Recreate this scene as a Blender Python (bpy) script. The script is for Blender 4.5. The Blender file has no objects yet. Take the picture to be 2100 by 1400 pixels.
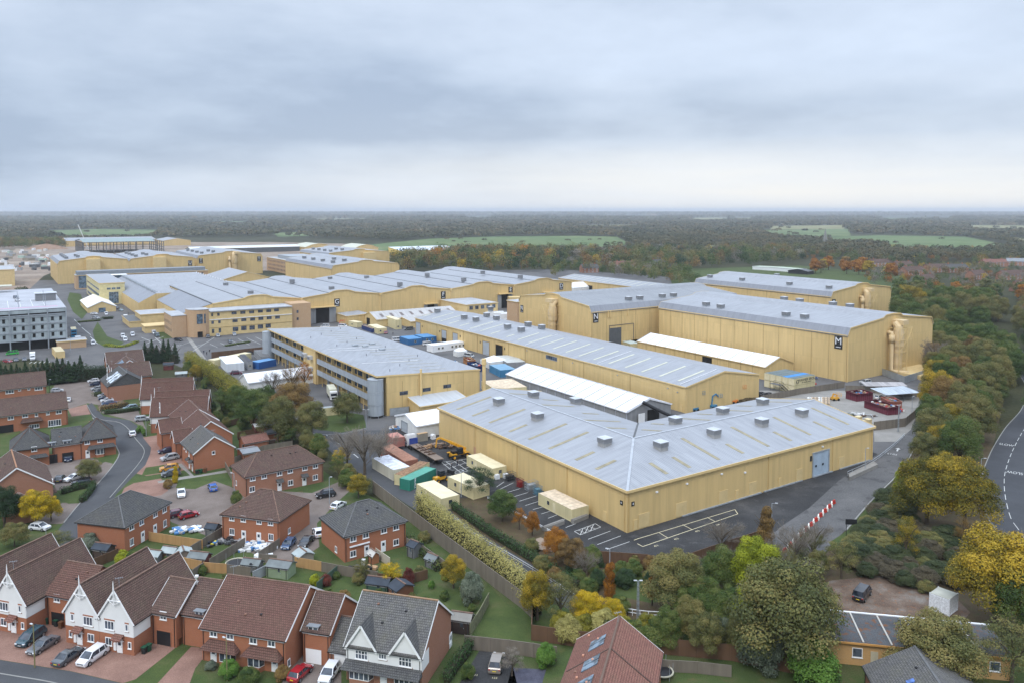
import bpy,bmesh,math,random
from mathutils import Vector,Matrix,noise
random.seed(7)
R=math.radians
SC=bpy.context.scene
COL=SC.collection
PI=math.pi
# ------------------------------------------------------------------ camera
FPX,Y0,CX,HC=1610.0,532.0,1050.0,65.0
PITCH=math.atan(100.0/1610.0)
cam_d=bpy.data.cameras.new('camera');cam=bpy.data.objects.new('camera',cam_d);COL.objects.link(cam)
cam.location=(0,0,HC);cam.rotation_euler=(PI/2-PITCH,0,0)
cam_d.sensor_width=36;cam_d.lens=FPX/2100*36;cam_d.shift_y=-(700-Y0)/2100.0
cam_d.clip_start=1;cam_d.clip_end=60000
SC.camera=cam
# ------------------------------------------------------------------ light, exposure
SC.view_settings.view_transform='Standard';SC.view_settings.look='None'
SC.view_settings.gamma=1;SC.view_settings.exposure=0.06
SUN_EL,SUN_AZ=R(48),R(205)
sd=bpy.data.lights.new('sun','SUN');sd.energy=1.5;sd.angle=R(20);sd.color=(1,.96,.9)
sun=bpy.data.objects.new('sun',sd);COL.objects.link(sun)
sdir=Vector((math.sin(SUN_AZ)*math.cos(SUN_EL),math.cos(SUN_AZ)*math.cos(SUN_EL),math.sin(SUN_EL)))
sun.rotation_euler=sdir.to_track_quat('Z','Y').to_euler()
W=bpy.data.worlds.new('World');SC.world=W;W.use_nodes=True
nt=W.node_tree;nt.nodes.clear()
def wn(t,**k):
 n=nt.nodes.new(t)
 for a,b in k.items():setattr(n,a,b)
 return n
def wmath(op,a,b=None,clamp=False):
 n=wn('ShaderNodeMath',operation=op);n.use_clamp=clamp
 for i,v in enumerate((a,b)):
  if v is None:continue
  if isinstance(v,(int,float)):n.inputs[i].default_value=v
  else:nt.links.new(v,n.inputs[i])
 return n.outputs[0]
sky=wn('ShaderNodeTexSky',sky_type='NISHITA');sky.sun_disc=False
sky.sun_elevation=SUN_EL;sky.sun_rotation=SUN_AZ
tc=wn('ShaderNodeTexCoord');sep=wn('ShaderNodeSeparateXYZ');nt.links.new(tc.outputs['Generated'],sep.inputs[0])
zc=wmath('MAXIMUM',sep.outputs[2],0.0)
den=wmath('ADD',zc,0.15)
cu=wmath('DIVIDE',sep.outputs[0],den);cv=wmath('DIVIDE',sep.outputs[1],den)
comb=wn('ShaderNodeCombineXYZ');nt.links.new(wmath('MULTIPLY',cu,0.85),comb.inputs[0]);nt.links.new(cv,comb.inputs[1])
def wnoise(scale,detail,rough,off):
 mp=wn('ShaderNodeMapping');mp.inputs['Location'].default_value=off;nt.links.new(comb.outputs[0],mp.inputs[0])
 n=wn('ShaderNodeTexNoise');n.inputs['Scale'].default_value=scale;n.inputs['Detail'].default_value=detail
 n.inputs['Roughness'].default_value=rough;nt.links.new(mp.outputs[0],n.inputs['Vector']);return n.outputs[0]
n1=wnoise(0.55,7,.5,(3.1,1.7,0));n2n=wn('ShaderNodeTexNoise');n2n.inputs['Scale'].default_value=1.0;n2n.inputs['Detail'].default_value=7;n2n.inputs['Roughness'].default_value=.55;mp2=wn('ShaderNodeMapping');mp2.inputs['Rotation'].default_value=(0,.35,0);mp2.inputs['Scale'].default_value=(3.2,3.2,9);nt.links.new(tc.outputs['Generated'],mp2.inputs[0]);nt.links.new(mp2.outputs[0],n2n.inputs['Vector']);n2=n2n.outputs[0];n3=wnoise(.32,2,.4,(1.3,9.9,5))
# thicker cloud in a layer some way above the horizon, heavier towards the left
lay=wn('ShaderNodeValToRGB');nt.links.new(wmath('ADD',zc,wmath('MULTIPLY',wmath('SUBTRACT',n3,.5),.06)),lay.inputs[0]);le=lay.color_ramp.elements
le[0].position=.03;le[0].color=(.25,)*3+(1,);le[1].position=.30;le[1].color=(.12,)*3+(1,)
for p_,v_ in((.055,.72),(.10,.95),(.15,.62),(.21,.30)):x_=le.new(p_);x_.color=(v_,)*3+(1,)
lr=wmath('ADD',wmath('MULTIPLY',sep.outputs[0],-.55),.62,True)
dens=wmath('ADD',wmath('ADD',wmath('ADD',wmath('MULTIPLY',n1,.34),wmath('MULTIPLY',n2,.50)),wmath('MULTIPLY',wmath('MULTIPLY',lay.outputs[0],lr),.30)),.085)
cr=wn('ShaderNodeValToRGB');nt.links.new(dens,cr.inputs[0])
e=cr.color_ramp.elements
e[0].position=.45;e[0].color=(.63,.72,.86,1)
e[1].position=.72;e[1].color=(.35,.43,.56,1)
m_=cr.color_ramp.elements.new(.56);m_.color=(.545,.63,.76,1)
m_=cr.color_ramp.elements.new(.65);m_.color=(.445,.53,.66,1)
# brighter bands of thin cloud close to the horizon
hb=wn('ShaderNodeValToRGB');nt.links.new(zc,hb.inputs[0])
h=hb.color_ramp.elements;h[0].position=0.0;h[0].color=(.92,)*3+(1,);h[1].position=.17;h[1].color=(0,0,0,1)
q=hb.color_ramp.elements.new(.045);q.color=(.66,)*3+(1,)
q=hb.color_ramp.elements.new(.09);q.color=(.14,)*3+(1,)
side=wmath('ADD',wmath('MULTIPLY',sep.outputs[0],1.5),.78,True)
nb=wn('ShaderNodeTexNoise');nb.inputs['Scale'].default_value=1.0;nb.inputs['Detail'].default_value=5
mpb=wn('ShaderNodeMapping');mpb.inputs['Scale'].default_value=(2.2,2.2,26);nt.links.new(tc.outputs['Generated'],mpb.inputs[0]);nt.links.new(mpb.outputs[0],nb.inputs['Vector'])
hf=wmath('MULTIPLY',wmath('MULTIPLY',hb.outputs[0],side),wmath('ADD',wmath('MULTIPLY',nb.outputs[0],1.5),.25),True)
mixh=wn('ShaderNodeMixRGB');nt.links.new(hf,mixh.inputs[0]);nt.links.new(cr.outputs[0],mixh.inputs[1]);mixh.inputs[2].default_value=(.84,.825,.79,1)
mixc=wn('ShaderNodeMixRGB',blend_type='ADD');mixc.inputs[0].default_value=1.0
nt.links.new(mixh.outputs[0],mixc.inputs[1])
skm=wn('ShaderNodeMixRGB',blend_type='MULTIPLY');skm.inputs[0].default_value=1;nt.links.new(sky.outputs[0],skm.inputs[1]);skm.inputs[2].default_value=(.008,.008,.008,1)
nt.links.new(skm.outputs[0],mixc.inputs[2])
# an overcast sky is brightest overhead, out of the frame
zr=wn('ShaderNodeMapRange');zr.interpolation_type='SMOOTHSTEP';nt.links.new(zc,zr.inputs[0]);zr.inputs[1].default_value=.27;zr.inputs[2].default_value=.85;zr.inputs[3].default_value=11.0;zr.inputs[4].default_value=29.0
# cloud layer seen as radiance 1 = background strength .1 x 10
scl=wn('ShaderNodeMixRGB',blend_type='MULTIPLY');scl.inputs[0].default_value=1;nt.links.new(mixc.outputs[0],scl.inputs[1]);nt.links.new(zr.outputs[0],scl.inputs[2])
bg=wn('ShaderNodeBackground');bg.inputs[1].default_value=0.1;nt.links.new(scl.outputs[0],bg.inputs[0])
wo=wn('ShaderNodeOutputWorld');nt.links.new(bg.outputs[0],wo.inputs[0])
SC.cycles.max_bounces=5;SC.cycles.diffuse_bounces=3;SC.cycles.glossy_bounces=2;SC.cycles.transparent_max_bounces=6
SC.cycles.volume_bounces=0;SC.cycles.transmission_bounces=2;SC.cycles.caustics_reflective=False;SC.cycles.caustics_refractive=False
SC.cycles.use_denoising=True
# ------------------------------------------------------------------ projection of a photo point onto the ground / a height / a wall
_c,_s=math.cos(PITCH),math.sin(PITCH)
def ray(px,py):
 x=(px-CX)/FPX;y=(Y0-py)/FPX
 return Vector((x,_c+y*_s,-_s+y*_c))
def P(px,py,z=0.0):
 d=ray(px,py);t=(z-HC)/d.z
 return Vector((d.x*t,d.y*t,z))
def onwall(px,py,S,n):
 d=ray(px,py);c=Vector((0,0,HC));t=(S-c).dot(n)/d.dot(n)
 return c+d*t
def V3(a,z=None):
 return Vector((a[0],a[1],a[2]if z is None else z))if(len(a)>2 or z is not None)else Vector((a[0],a[1],0))
UP=Vector((0,0,1))
# ------------------------------------------------------------------ mesh building
class MB:
 def __init__(s):s.v=[];s.f=[];s.mi=[];s.uv=None;s.sm=False
 def face(s,pts,m=0):
  b=len(s.v);s.v.extend([Vector(p)for p in pts]);s.f.append(tuple(range(b,b+len(pts))));s.mi.append(m);return s
 def box(s,c,sz,rz=0,m=0,bottom=True):
  M=Matrix.Rotation(rz,3,'Z');c=Vector(c);x,y,z=sz[0]/2,sz[1]/2,sz[2]/2
  q=[c+M@Vector((i*x,j*y,k*z))for k in(-1,1)for i,j in((-1,-1),(1,-1),(1,1),(-1,1))]
  b=len(s.v);s.v.extend(q)
  fs=[(0,1,5,4),(1,2,6,5),(2,3,7,6),(3,0,4,7),(4,5,6,7)]
  if bottom:fs.append((3,2,1,0))
  for f in fs:s.f.append(tuple(b+i for i in f));s.mi.append(m)
  return s
 def boxd(s,a,d,n,L,T,z0,z1,m=0):
  """box from point a, length L along d, thickness T along n"""
  a=Vector((a[0],a[1],0));d=Vector(d).normalized();n=Vector(n).normalized()
  return s.prism([a,a+d*L,a+d*L+n*T,a+n*T],z0,z1,m)
 def prism(s,poly,z0,z1,m=0,mtop=None,cap=True,bottom=False):
  p=[Vector((a[0],a[1],0))for a in poly]
  ar=sum(p[i].x*p[(i+1)%len(p)].y-p[(i+1)%len(p)].x*p[i].y for i in range(len(p)))
  if ar<0:p=p[::-1]
  n=len(p)
  for i in range(n):
   a,b=p[i],p[(i+1)%n]
   s.face([(a.x,a.y,z0),(b.x,b.y,z0),(b.x,b.y,z1),(a.x,a.y,z1)],m)
  if cap:s.face([(a.x,a.y,z1)for a in p],m if mtop is None else mtop)
  if bottom:s.face([(a.x,a.y,z0)for a in p[::-1]],m)
  return s
 def beam(s,a,b,w,h=None,m=0):
  a=Vector(a);b=Vector(b);h=h or w;d=b-a
  if d.length<1e-5:return s
  d.normalize();x=d.cross(UP)
  if x.length<1e-3:x=Vector((1,0,0))
  x.normalize();y=x.cross(d)
  q=[p+x*(i*w/2)+y*(j*h/2)for p in(a,b)for i,j in((-1,-1),(1,-1),(1,1),(-1,1))]
  k=len(s.v);s.v.extend(q)
  for f in((0,1,5,4),(1,2,6,5),(2,3,7,6),(3,0,4,7),(4,5,6,7),(3,2,1,0)):s.f.append(tuple(k+i for i in f));s.mi.append(m)
  return s
 def tube(s,pts,r,seg=8,m=0,cap=True):
  pts=[Vector(p)for p in pts];n=len(pts);rs=r if isinstance(r,(list,tuple))else[r]*n
  b=len(s.v);px=None
  for i,p in enumerate(pts):
   d=(pts[min(i+1,n-1)]-pts[max(i-1,0)]).normalized()
   x=d.cross(UP)if px is None else px-d*px.dot(d)
   if x.length<1e-3:x=Vector((1,0,0))if abs(d.x)<.9 else Vector((0,1,0));x=x-d*x.dot(d)
   x.normalize();px=x;y=d.cross(x)
   for k in range(seg):
    a=2*PI*k/seg;s.v.append(p+(x*math.cos(a)+y*math.sin(a))*rs[i])
  for i in range(n-1):
   for k in range(seg):
    k2=(k+1)%seg
    s.f.append((b+i*seg+k,b+i*seg+k2,b+(i+1)*seg+k2,b+(i+1)*seg+k));s.mi.append(m)
  if cap:
   s.f.append(tuple(b+k for k in range(seg))[::-1]);s.mi.append(m)
   s.f.append(tuple(b+(n-1)*seg+k for k in range(seg)));s.mi.append(m)
  return s
 def cyl(s,c,r,z0,z1,seg=16,m=0,r2=None):
  return s.tube([(c[0],c[1],z0),(c[0],c[1],z1)],[r,r if r2 is None else r2],seg,m)
 def build(s,name,mats,parent=None,world=True,smooth=False):
  me=bpy.data.meshes.new(name)
  vs=s.v
  if parent is not None and world:
   Mi=wmat(parent).inverted();vs=[Mi@v for v in vs]
  me.from_pydata([tuple(v)for v in vs],[],s.f)
  mats=mats if isinstance(mats,(list,tuple))else[mats]
  for m in mats:me.materials.append(m)
  if len(mats)>1:me.polygons.foreach_set('material_index',s.mi)
  uvl=me.uv_layers.new(name='UVMap');dat=[0.0]*(2*len(me.loops));li=0
  for fi,f in enumerate(s.f):
   if s.uv is not None:
    for _ in f:dat[2*li]=s.uv[fi][0];dat[2*li+1]=s.uv[fi][1];li+=1
    continue
   p=[s.v[i]for i in f];n=Vector((0,0,0))
   for i in range(len(p)):n+=(p[i]-p[0]).cross(p[(i+1)%len(p)]-p[0])
   if n.length<1e-9:n=Vector((0,0,1))
   n.normalize()
   if abs(n.z)>.995:u=Vector((1,0,0));v=Vector((0,1,0))
   else:u=UP.cross(n).normalized();v=n.cross(u)
   for q in p:dat[2*li]=q.dot(u);dat[2*li+1]=q.dot(v);li+=1
  uvl.data.foreach_set('uv',dat)
  if smooth:me.polygons.foreach_set('use_smooth',[True]*len(me.polygons))
  me.update()
  o=bpy.data.objects.new(name,me);COL.objects.link(o)
  if parent is not None:o.parent=parent
  return o
def wmat(o):
 M=o.matrix_basis.copy()if False else Matrix.LocRotScale(o.location,o.rotation_euler,o.scale)
 return wmat(o.parent)@M if o.parent else M
def tag(o,label=None,cat=None,group=None,kind=None):
 if label:o['label']=label
 if cat:o['category']=cat
 if group:o['group']=group
 if kind:o['kind']=kind
 return o
def thing(name,label,cat,loc=(0,0,0),rz=0,group=None):
 o=bpy.data.objects.new(name,None);COL.objects.link(o);o.empty_display_size=.5
 o.location=loc;o.rotation_euler=(0,0,rz);return tag(o,label,cat,group)
def structure(name,mb,mat):
 return tag(mb.build(name,mat),kind='structure')
def copy_tree(o,parent=None):
 c=o.copy();COL.objects.link(c);c.parent=parent
 for ch in CH.get(o.name,()):copy_tree2(ch,c)
 return c
CH={}
def remember(o):
 CH.clear()if False else None
 for x in bpy.data.objects:
  if x.parent is o:CH.setdefault(o.name,[]);(x in CH[o.name])or CH[o.name].append(x);remember(x)
def copy_tree2(o,parent):
 c=o.copy();COL.objects.link(c);c.parent=parent
 for ch in CH.get(o.name,()):copy_tree2(ch,c)
def place(proto,label,loc,rz,group=None,scale=None,cat=None):
 """copy of a prototype thing; the first use takes the prototype itself"""
 if not proto.get('_used'):
  proto['_used']=1;remember(proto);o=proto
 else:
  o=copy_tree(proto)
 o.location=loc;o.rotation_euler=(0,0,rz);o['label']=label
 if scale is not None:o.scale=scale if isinstance(scale,(tuple,Vector))else(scale,)*3
 if group:o['group']=group
 if cat:o['category']=cat
 return o
def kids(o):return[x for x in o.children]if False else[x for x in COL.objects if x.parent is o]
# ------------------------------------------------------------------ materials
MATS={}
def lin(r,g,b):return tuple(((c/255.)/12.92 if c/255.<.04045 else((c/255.+.055)/1.055)**2.4)for c in(r,g,b))
class NT:
 def __init__(s,name):
  s.m=bpy.data.materials.new(name);s.m.use_nodes=True;s.t=s.m.node_tree
  s.b=s.t.nodes['Principled BSDF'];s.out=s.t.nodes['Material Output']
 def n(s,t,**k):
  x=s.t.nodes.new(t)
  for a,b in k.items():setattr(x,a,b)
  return x
 def L(s,a,b):s.t.links.new(a,b)
 def math(s,op,a,b=None,clamp=False):
  n=s.n('ShaderNodeMath',operation=op);n.use_clamp=clamp
  for i,v in enumerate((a,b)):
   if v is None:continue
   if isinstance(v,(int,float)):n.inputs[i].default_value=v
   else:s.L(v,n.inputs[i])
  return n.outputs[0]
 def coord(s,kind='Object',scale=(1,1,1)):
  tc=s.n('ShaderNodeTexCoord');mp=s.n('ShaderNodeMapping');mp.inputs['Scale'].default_value=scale
  s.L(tc.outputs[kind],mp.inputs[0]);return mp.outputs[0]
 def noise(s,vec,scale,detail=4,rough=.55):
  n=s.n('ShaderNodeTexNoise');n.inputs['Scale'].default_value=scale;n.inputs['Detail'].default_value=detail
  n.inputs['Roughness'].default_value=rough;s.L(vec,n.inputs['Vector']);return n.outputs[0]
 def ramp(s,fac,stops):
  r=s.n('ShaderNodeValToRGB');s.L(fac,r.inputs[0]);els=r.color_ramp.elements
  while len(els)>1:els.remove(els[-1])
  els[0].position=stops[0][0];els[0].color=tuple(stops[0][1])+(1,)
  for p,c in stops[1:]:x=els.new(p);x.color=tuple(c)+(1,)
  return r.outputs[0]
 def mix(s,fac,a,b,mode='MIX'):
  n=s.n('ShaderNodeMixRGB',blend_type=mode)
  for i,v in enumerate((fac,a,b)):
   if isinstance(v,(int,float)):n.inputs[i].default_value=v
   elif isinstance(v,tuple):n.inputs[i].default_value=tuple(v)+(1,)
   else:s.L(v,n.inputs[i])
  return n.outputs[0]
 def bump(s,h,strength=.3,dist=.05):
  b=s.n('ShaderNodeBump');b.inputs['Strength'].default_value=strength;b.inputs['Distance'].default_value=dist
  s.L(h,b.inputs['Height']);s.L(b.outputs[0],s.b.inputs['Normal'])
def sc3(c,k):return tuple(min(1,x*k)for x in c)
def mat(name,c,rough=.8,metal=0,var=.12,vscale=.6,spec=.3,fine=0):
 """plain surface with soft large scale variation"""
 if name in MATS:return MATS[name]
 t=NT(name);co=t.coord('Object')
 f=t.noise(co,vscale,5)
 col=t.mix(t.ramp(f,[(.3,(0,0,0)),(.7,(1,1,1))]),sc3(c,1-var),sc3(c,1+var))
 if fine:
  g=t.noise(co,9,3);col=t.mix(fine,col,t.ramp(g,[(.35,sc3(c,.55)),(.65,sc3(c,1.4))]))
 t.L(col,t.b.inputs['Base Color']);t.b.inputs['Roughness'].default_value=rough;t.b.inputs['Metallic'].default_value=metal
 t.b.inputs['Specular IOR Level'].default_value=spec
 MATS[name]=t.m;return t.m
def clad(name,c=0,period=.35,var=.07,axis=0,rough=.6,depth=.5,stain=.25):
 """profiled metal sheet: ribs along one UV axis plus streaky dirt"""
 if name in MATS:return MATS[name]
 t=NT(name);uv=t.coord('UV');sp=t.n('ShaderNodeSeparateXYZ');t.L(uv,sp.inputs[0])
 w=t.math('SINE',t.math('MULTIPLY',sp.outputs[axis],2*PI/period))
 st=t.n('ShaderNodeMapping');st.inputs['Scale'].default_value=(1.1,.12,1)if axis==0 else(.12,1.1,1);t.L(uv,st.inputs[0])
 dn=t.noise(st.outputs[0],.8,5,.6);big=t.noise(t.coord('Object'),.05,4)
 col=t.mix(t.ramp(dn,[(.35,(0,0,0)),(.75,(1,1,1))]),sc3(c,1+var),sc3(c,1-stain*.55))
 col=t.mix(t.ramp(big,[(.35,(0,0,0)),(.7,(.6,.6,.6))]),col,sc3(c,1+var*1.2))
 fl=t.math('FLOOR',t.math('DIVIDE',sp.outputs[axis],1.02));fl2=t.math('FLOOR',t.math('DIVIDE',sp.outputs[1-axis],7.3));cx=t.n('ShaderNodeCombineXYZ');t.L(fl,cx.inputs[0]);t.L(fl2,cx.inputs[1])
 wn_=t.n('ShaderNodeTexWhiteNoise');t.L(cx.outputs[0],wn_.inputs['Vector']);col=t.mix(1,col,t.ramp(wn_.outputs[0],[(0,(.955,)*3),(1,(1.045,)*3)]),'MULTIPLY')
 lap=t.math('LESS_THAN',t.math('FRACT',t.math('DIVIDE',sp.outputs[1-axis],7.3)),.013);col=t.mix(t.math('MULTIPLY',lap,.22),col,sc3(c,.55))
 pn=t.math('FRACT',t.math('DIVIDE',sp.outputs[axis],6.1));jn=t.math('LESS_THAN',pn,.012)
 col=t.mix(t.math('MULTIPLY',jn,.35),col,sc3(c,.5))
 t.L(col,t.b.inputs['Base Color']);t.b.inputs['Roughness'].default_value=rough
 t.b.inputs['Specular IOR Level'].default_value=.35
 t.bump(w,depth,.04)
 MATS[name]=t.m;return t.m
def tiles(name,c1,c2,rowh=.34,colw=.33,moss=(.16,.15,.09),mossf=.25):
 if name in MATS:return MATS[name]
 t=NT(name);uv=t.coord('UV')
 br=t.n('ShaderNodeTexBrick');t.L(uv,br.inputs['Vector']);br.inputs['Scale'].default_value=1
 br.inputs['Brick Width'].default_value=colw;br.inputs['Row Height'].default_value=rowh
 br.inputs['Mortar Size'].default_value=.03;br.inputs['Color1'].default_value=c1+(1,);br.inputs['Color2'].default_value=c2+(1,)
 br.inputs['Mortar'].default_value=sc3(c1,.38)+(1,);br.inputs['Mortar Smooth'].default_value=.3;br.inputs['Bias'].default_value=-.1
 f=t.noise(uv,.45,6,.65);g=t.noise(uv,3.2,3)
 col=t.mix(t.ramp(f,[(.45,(0,0,0)),(.72,(mossf,)*3)]),br.outputs[0],moss)
 col=t.mix(t.ramp(g,[(.4,(0,0,0)),(.7,(.28,)*3)]),col,sc3(c2,1.45))
 sp=t.n('ShaderNodeSeparateXYZ');t.L(uv,sp.inputs[0])
 row=t.math('FRACT',t.math('DIVIDE',sp.outputs[1],rowh))
 t.L(col,t.b.inputs['Base Color']);t.b.inputs['Roughness'].default_value=.9;t.b.inputs['Specular IOR Level'].default_value=.2
 t.bump(t.math('SUBTRACT',t.math('MULTIPLY',br.outputs['Fac'],-1.0),row),.9,.06)
 MATS[name]=t.m;return t.m
def bricks(name,c1,c2,mortar,bw=.24,bh=.075):
 if name in MATS:return MATS[name]
 t=NT(name);uv=t.coord('UV')
 br=t.n('ShaderNodeTexBrick');t.L(uv,br.inputs['Vector']);br.inputs['Scale'].default_value=1
 br.inputs['Brick Width'].default_value=bw;br.inputs['Row Height'].default_value=bh
 br.inputs['Mortar Size'].default_value=.012;br.inputs['Color1'].default_value=c1+(1,);br.inputs['Color2'].default_value=c2+(1,)
 br.inputs['Mortar'].default_value=mortar+(1,)
 f=t.noise(uv,.5,6,.6);g=t.noise(uv,4,4,.6)
 col=t.mix(t.ramp(f,[(.35,(0,0,0)),(.7,(.5,)*3)]),br.outputs[0],sc3(c2,.8))
 col=t.mix(t.ramp(g,[(.35,(0,0,0)),(.7,(.4,)*3)]),col,sc3(c1,1.35))
 t.L(col,t.b.inputs['Base Color']);t.b.inputs['Roughness'].default_value=.92;t.b.inputs['Specular IOR Level'].default_value=.15
 MATS[name]=t.m;return t.m
def ground_mat(name,stops,scale=.12,fine=(2.5,.35),rough=.95,patch=None):
 """ground surface: broad patches x fine grain"""
 if name in MATS:return MATS[name]
 t=NT(name);co=t.coord('Object')
 f=t.noise(co,scale,8,.62);col=t.ramp(f,stops)
 g=t.noise(co,fine[0],6,.7)
 k=t.ramp(g,[(.3,(1-fine[1],)*3),(.7,(1+fine[1],)*3)])
 col=t.mix(1,col,k,'MULTIPLY')
 if patch:
  pf=t.noise(co,patch[0],5,.6);col=t.mix(t.ramp(pf,[(patch[1],(0,0,0)),(patch[1]+.1,(patch[2],)*3)]),col,patch[3])
 t.L(col,t.b.inputs['Base Color']);t.b.inputs['Roughness'].default_value=rough;t.b.inputs['Specular IOR Level'].default_value=.15
 MATS[name]=t.m;return t.m
def leafmat(name,cs,rnd=.25,rough=.7,gain=1.4):
 """foliage: colour differs per leaf, per clump and per tree"""
 if name in MATS:return MATS[name]
 t=NT(name);tc=t.n('ShaderNodeTexCoord');sp=t.n('ShaderNodeSeparateXYZ');t.L(tc.outputs['UV'],sp.inputs[0])
 oi=t.n('ShaderNodeObjectInfo')
 f=t.math('ADD',t.math('MULTIPLY',sp.outputs[0],.45),t.math('MULTIPLY',sp.outputs[1],.55))
 f=t.math('ADD',f,t.math('MULTIPLY',t.math('SUBTRACT',oi.outputs['Random'],.5),rnd),True)
 cs=[sc3(c,gain)for c in cs];n=len(cs)
 col=t.ramp(f,[(.12+.76*i/(n-1),c)for i,c in enumerate(cs)])
 t.L(col,t.b.inputs['Base Color']);t.b.inputs['Roughness'].default_value=rough;t.b.inputs['Specular IOR Level'].default_value=.2
 tr=t.n('ShaderNodeBsdfTranslucent');t.L(col,tr.inputs[0]);mx=t.n('ShaderNodeMixShader');mx.inputs[0].default_value=.22
 t.L(t.b.outputs[0],mx.inputs[1]);t.L(tr.outputs[0],mx.inputs[2]);t.L(mx.outputs[0],t.out.inputs[0])
 MATS[name]=t.m;return t.m
def glassmat(name,c=(.02,.025,.03),rough=.08):
 if name in MATS:return MATS[name]
 t=NT(name);co=t.coord('Object');f=t.noise(co,.7,2)
 t.L(t.mix(t.ramp(f,[(.42,(0,0,0)),(.58,(1,1,1))]),c,sc3(c,2.6)),t.b.inputs['Base Color'])
 t.b.inputs['Roughness'].default_value=rough;t.b.inputs['Specular IOR Level'].default_value=.7
 MATS[name]=t.m;return t.m
YEL=(.59,.425,.19);
yel=clad('cream_cladding',YEL,stain=.22)
yelp=mat('cream_paint',(.60,.45,.22),.7,var=.08)
yelt=mat('cream_trim',(.64,.47,.22),.6,var=.05)
yeld=mat('cream_joint',(.36,.25,.11),.7)
groof=clad('grey_roof_sheet',(.285,.296,.318),period=.6,rough=.55,stain=.4)
groof2=clad('grey_mansard_sheet',(.225,.237,.265),period=.5,rough=.55,stain=.3)
oldroof=clad('old_cement_sheet',(.42,.41,.40),period=.3,rough=.9,stain=.5)
flatroof=mat('flat_roof_felt',(.36,.37,.385),.85,var=.2,vscale=.25,fine=.15)
skylite=mat('rooflight_plastic',(.27,.235,.15),.5,var=.25)
skylite2=mat('rooflight_plastic_pale',(.50,.50,.40),.5,var=.12)
louvre=clad('louvre_grey',(.20,.205,.215),period=.3,axis=1,depth=.9)
ventcap=mat('vent_cap',(.46,.48,.50),.5)
white=mat('white_paint',(.74,.75,.76),.5,var=.05)
upvc=mat('white_frame',(.80,.80,.79),.4,var=.03)
pvcw=mat('white_tent_fabric',(.70,.71,.735),.55,var=.07,vscale=.25)
greyw=clad('grey_tent_panel',(.24,.245,.255),period=.25,var=.1)
galv=mat('galvanised_steel',(.34,.37,.40),.5,.3,var=.15)
dark=mat('dark_opening',(.012,.011,.010),.9)
black=mat('black_paint',(.02,.02,.022),.4)
glass=glassmat('window_glass',(.035,.042,.055))
glassb=glassmat('glass_blue',(.05,.075,.10))
rollg=clad('roller_shutter_grey',(.38,.41,.44),period=.25,axis=1)
dgrey=mat('dark_grey_metal',(.09,.095,.10),.5)
asph=ground_mat('asphalt_road',[(.3,(.060,.061,.065)),(.7,(.082,.084,.088))],.15,(6,.2))
asphd=ground_mat('asphalt_dark',[(.3,(.030,.030,.031)),(.5,(.044,.044,.045)),(.62,(.062,.061,.061)),(.72,(.088,.086,.084))],.11,(3.5,.35),patch=(.35,.60,.5,(.11,.108,.105)))
asphl=ground_mat('asphalt_old',[(.3,(.082,.08,.08)),(.5,(.115,.112,.112)),(.7,(.14,.135,.13))],.08,(4,.2))
conc=ground_mat('concrete_ground',[(.3,(.20,.19,.17)),(.7,(.28,.265,.245))],.2,(4,.15))
kerbm=mat('kerb_stone',(.24,.235,.22),.9)
grassm=ground_mat('grass_lawn',[(.3,(.042,.062,.02)),(.55,(.062,.085,.026)),(.8,(.098,.10,.042))],.25,(9,.45))
fieldm=ground_mat('field_grass',[(.3,(.075,.115,.045)),(.5,(.10,.145,.055)),(.7,(.15,.17,.075))],.006,(.05,.25))
fieldb=ground_mat('field_pale',[(.3,(.17,.17,.08)),(.7,(.23,.22,.11))],.004,(.04,.15))
soil=ground_mat('bare_soil',[(.3,(.06,.045,.028)),(.6,(.095,.07,.04)),(.8,(.13,.10,.055))],.3,(7,.4),patch=(1.2,.55,.6,(.05,.07,.02)))
land=ground_mat('woodland_floor',[(.3,(.025,.030,.014)),(.6,(.045,.045,.020)),(.8,(.07,.06,.03))],.02,(.8,.4))
paver=ground_mat('brick_paving',[(.3,(.19,.11,.085)),(.6,(.26,.155,.12)),(.8,(.31,.20,.155))],.25,(6,.3))
paver2=ground_mat('brown_paving',[(.3,(.13,.105,.09)),(.7,(.20,.165,.145))],.2,(6,.3))
mud=ground_mat('building_site_mud',[(.3,(.16,.125,.10)),(.5,(.24,.19,.15)),(.7,(.33,.27,.215))],.02,(.4,.3),patch=(.03,.6,.7,(.19,.11,.07)))
linew=mat('road_marking_white',(.50,.50,.48),.8,var=.2,vscale=3)
liney=mat('road_marking_cream',(.60,.54,.36),.8,var=.2,vscale=3)
wood_f=clad('weathered_fence',(.17,.145,.115),period=.15,depth=.6,stain=.5,var=.25)
wood_b=clad('brown_fence',(.12,.068,.04),period=.15,depth=.6,stain=.5,var=.25)
wood_o=clad('new_orange_fence',(.42,.25,.11),period=.15,depth=.6,stain=.3,var=.2)
wood_g=clad('green_fence',(.06,.10,.07),period=.15,depth=.6,stain=.3,var=.2)
bark=mat('bark',(.09,.07,.05),.95,var=.3,vscale=4)
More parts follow.
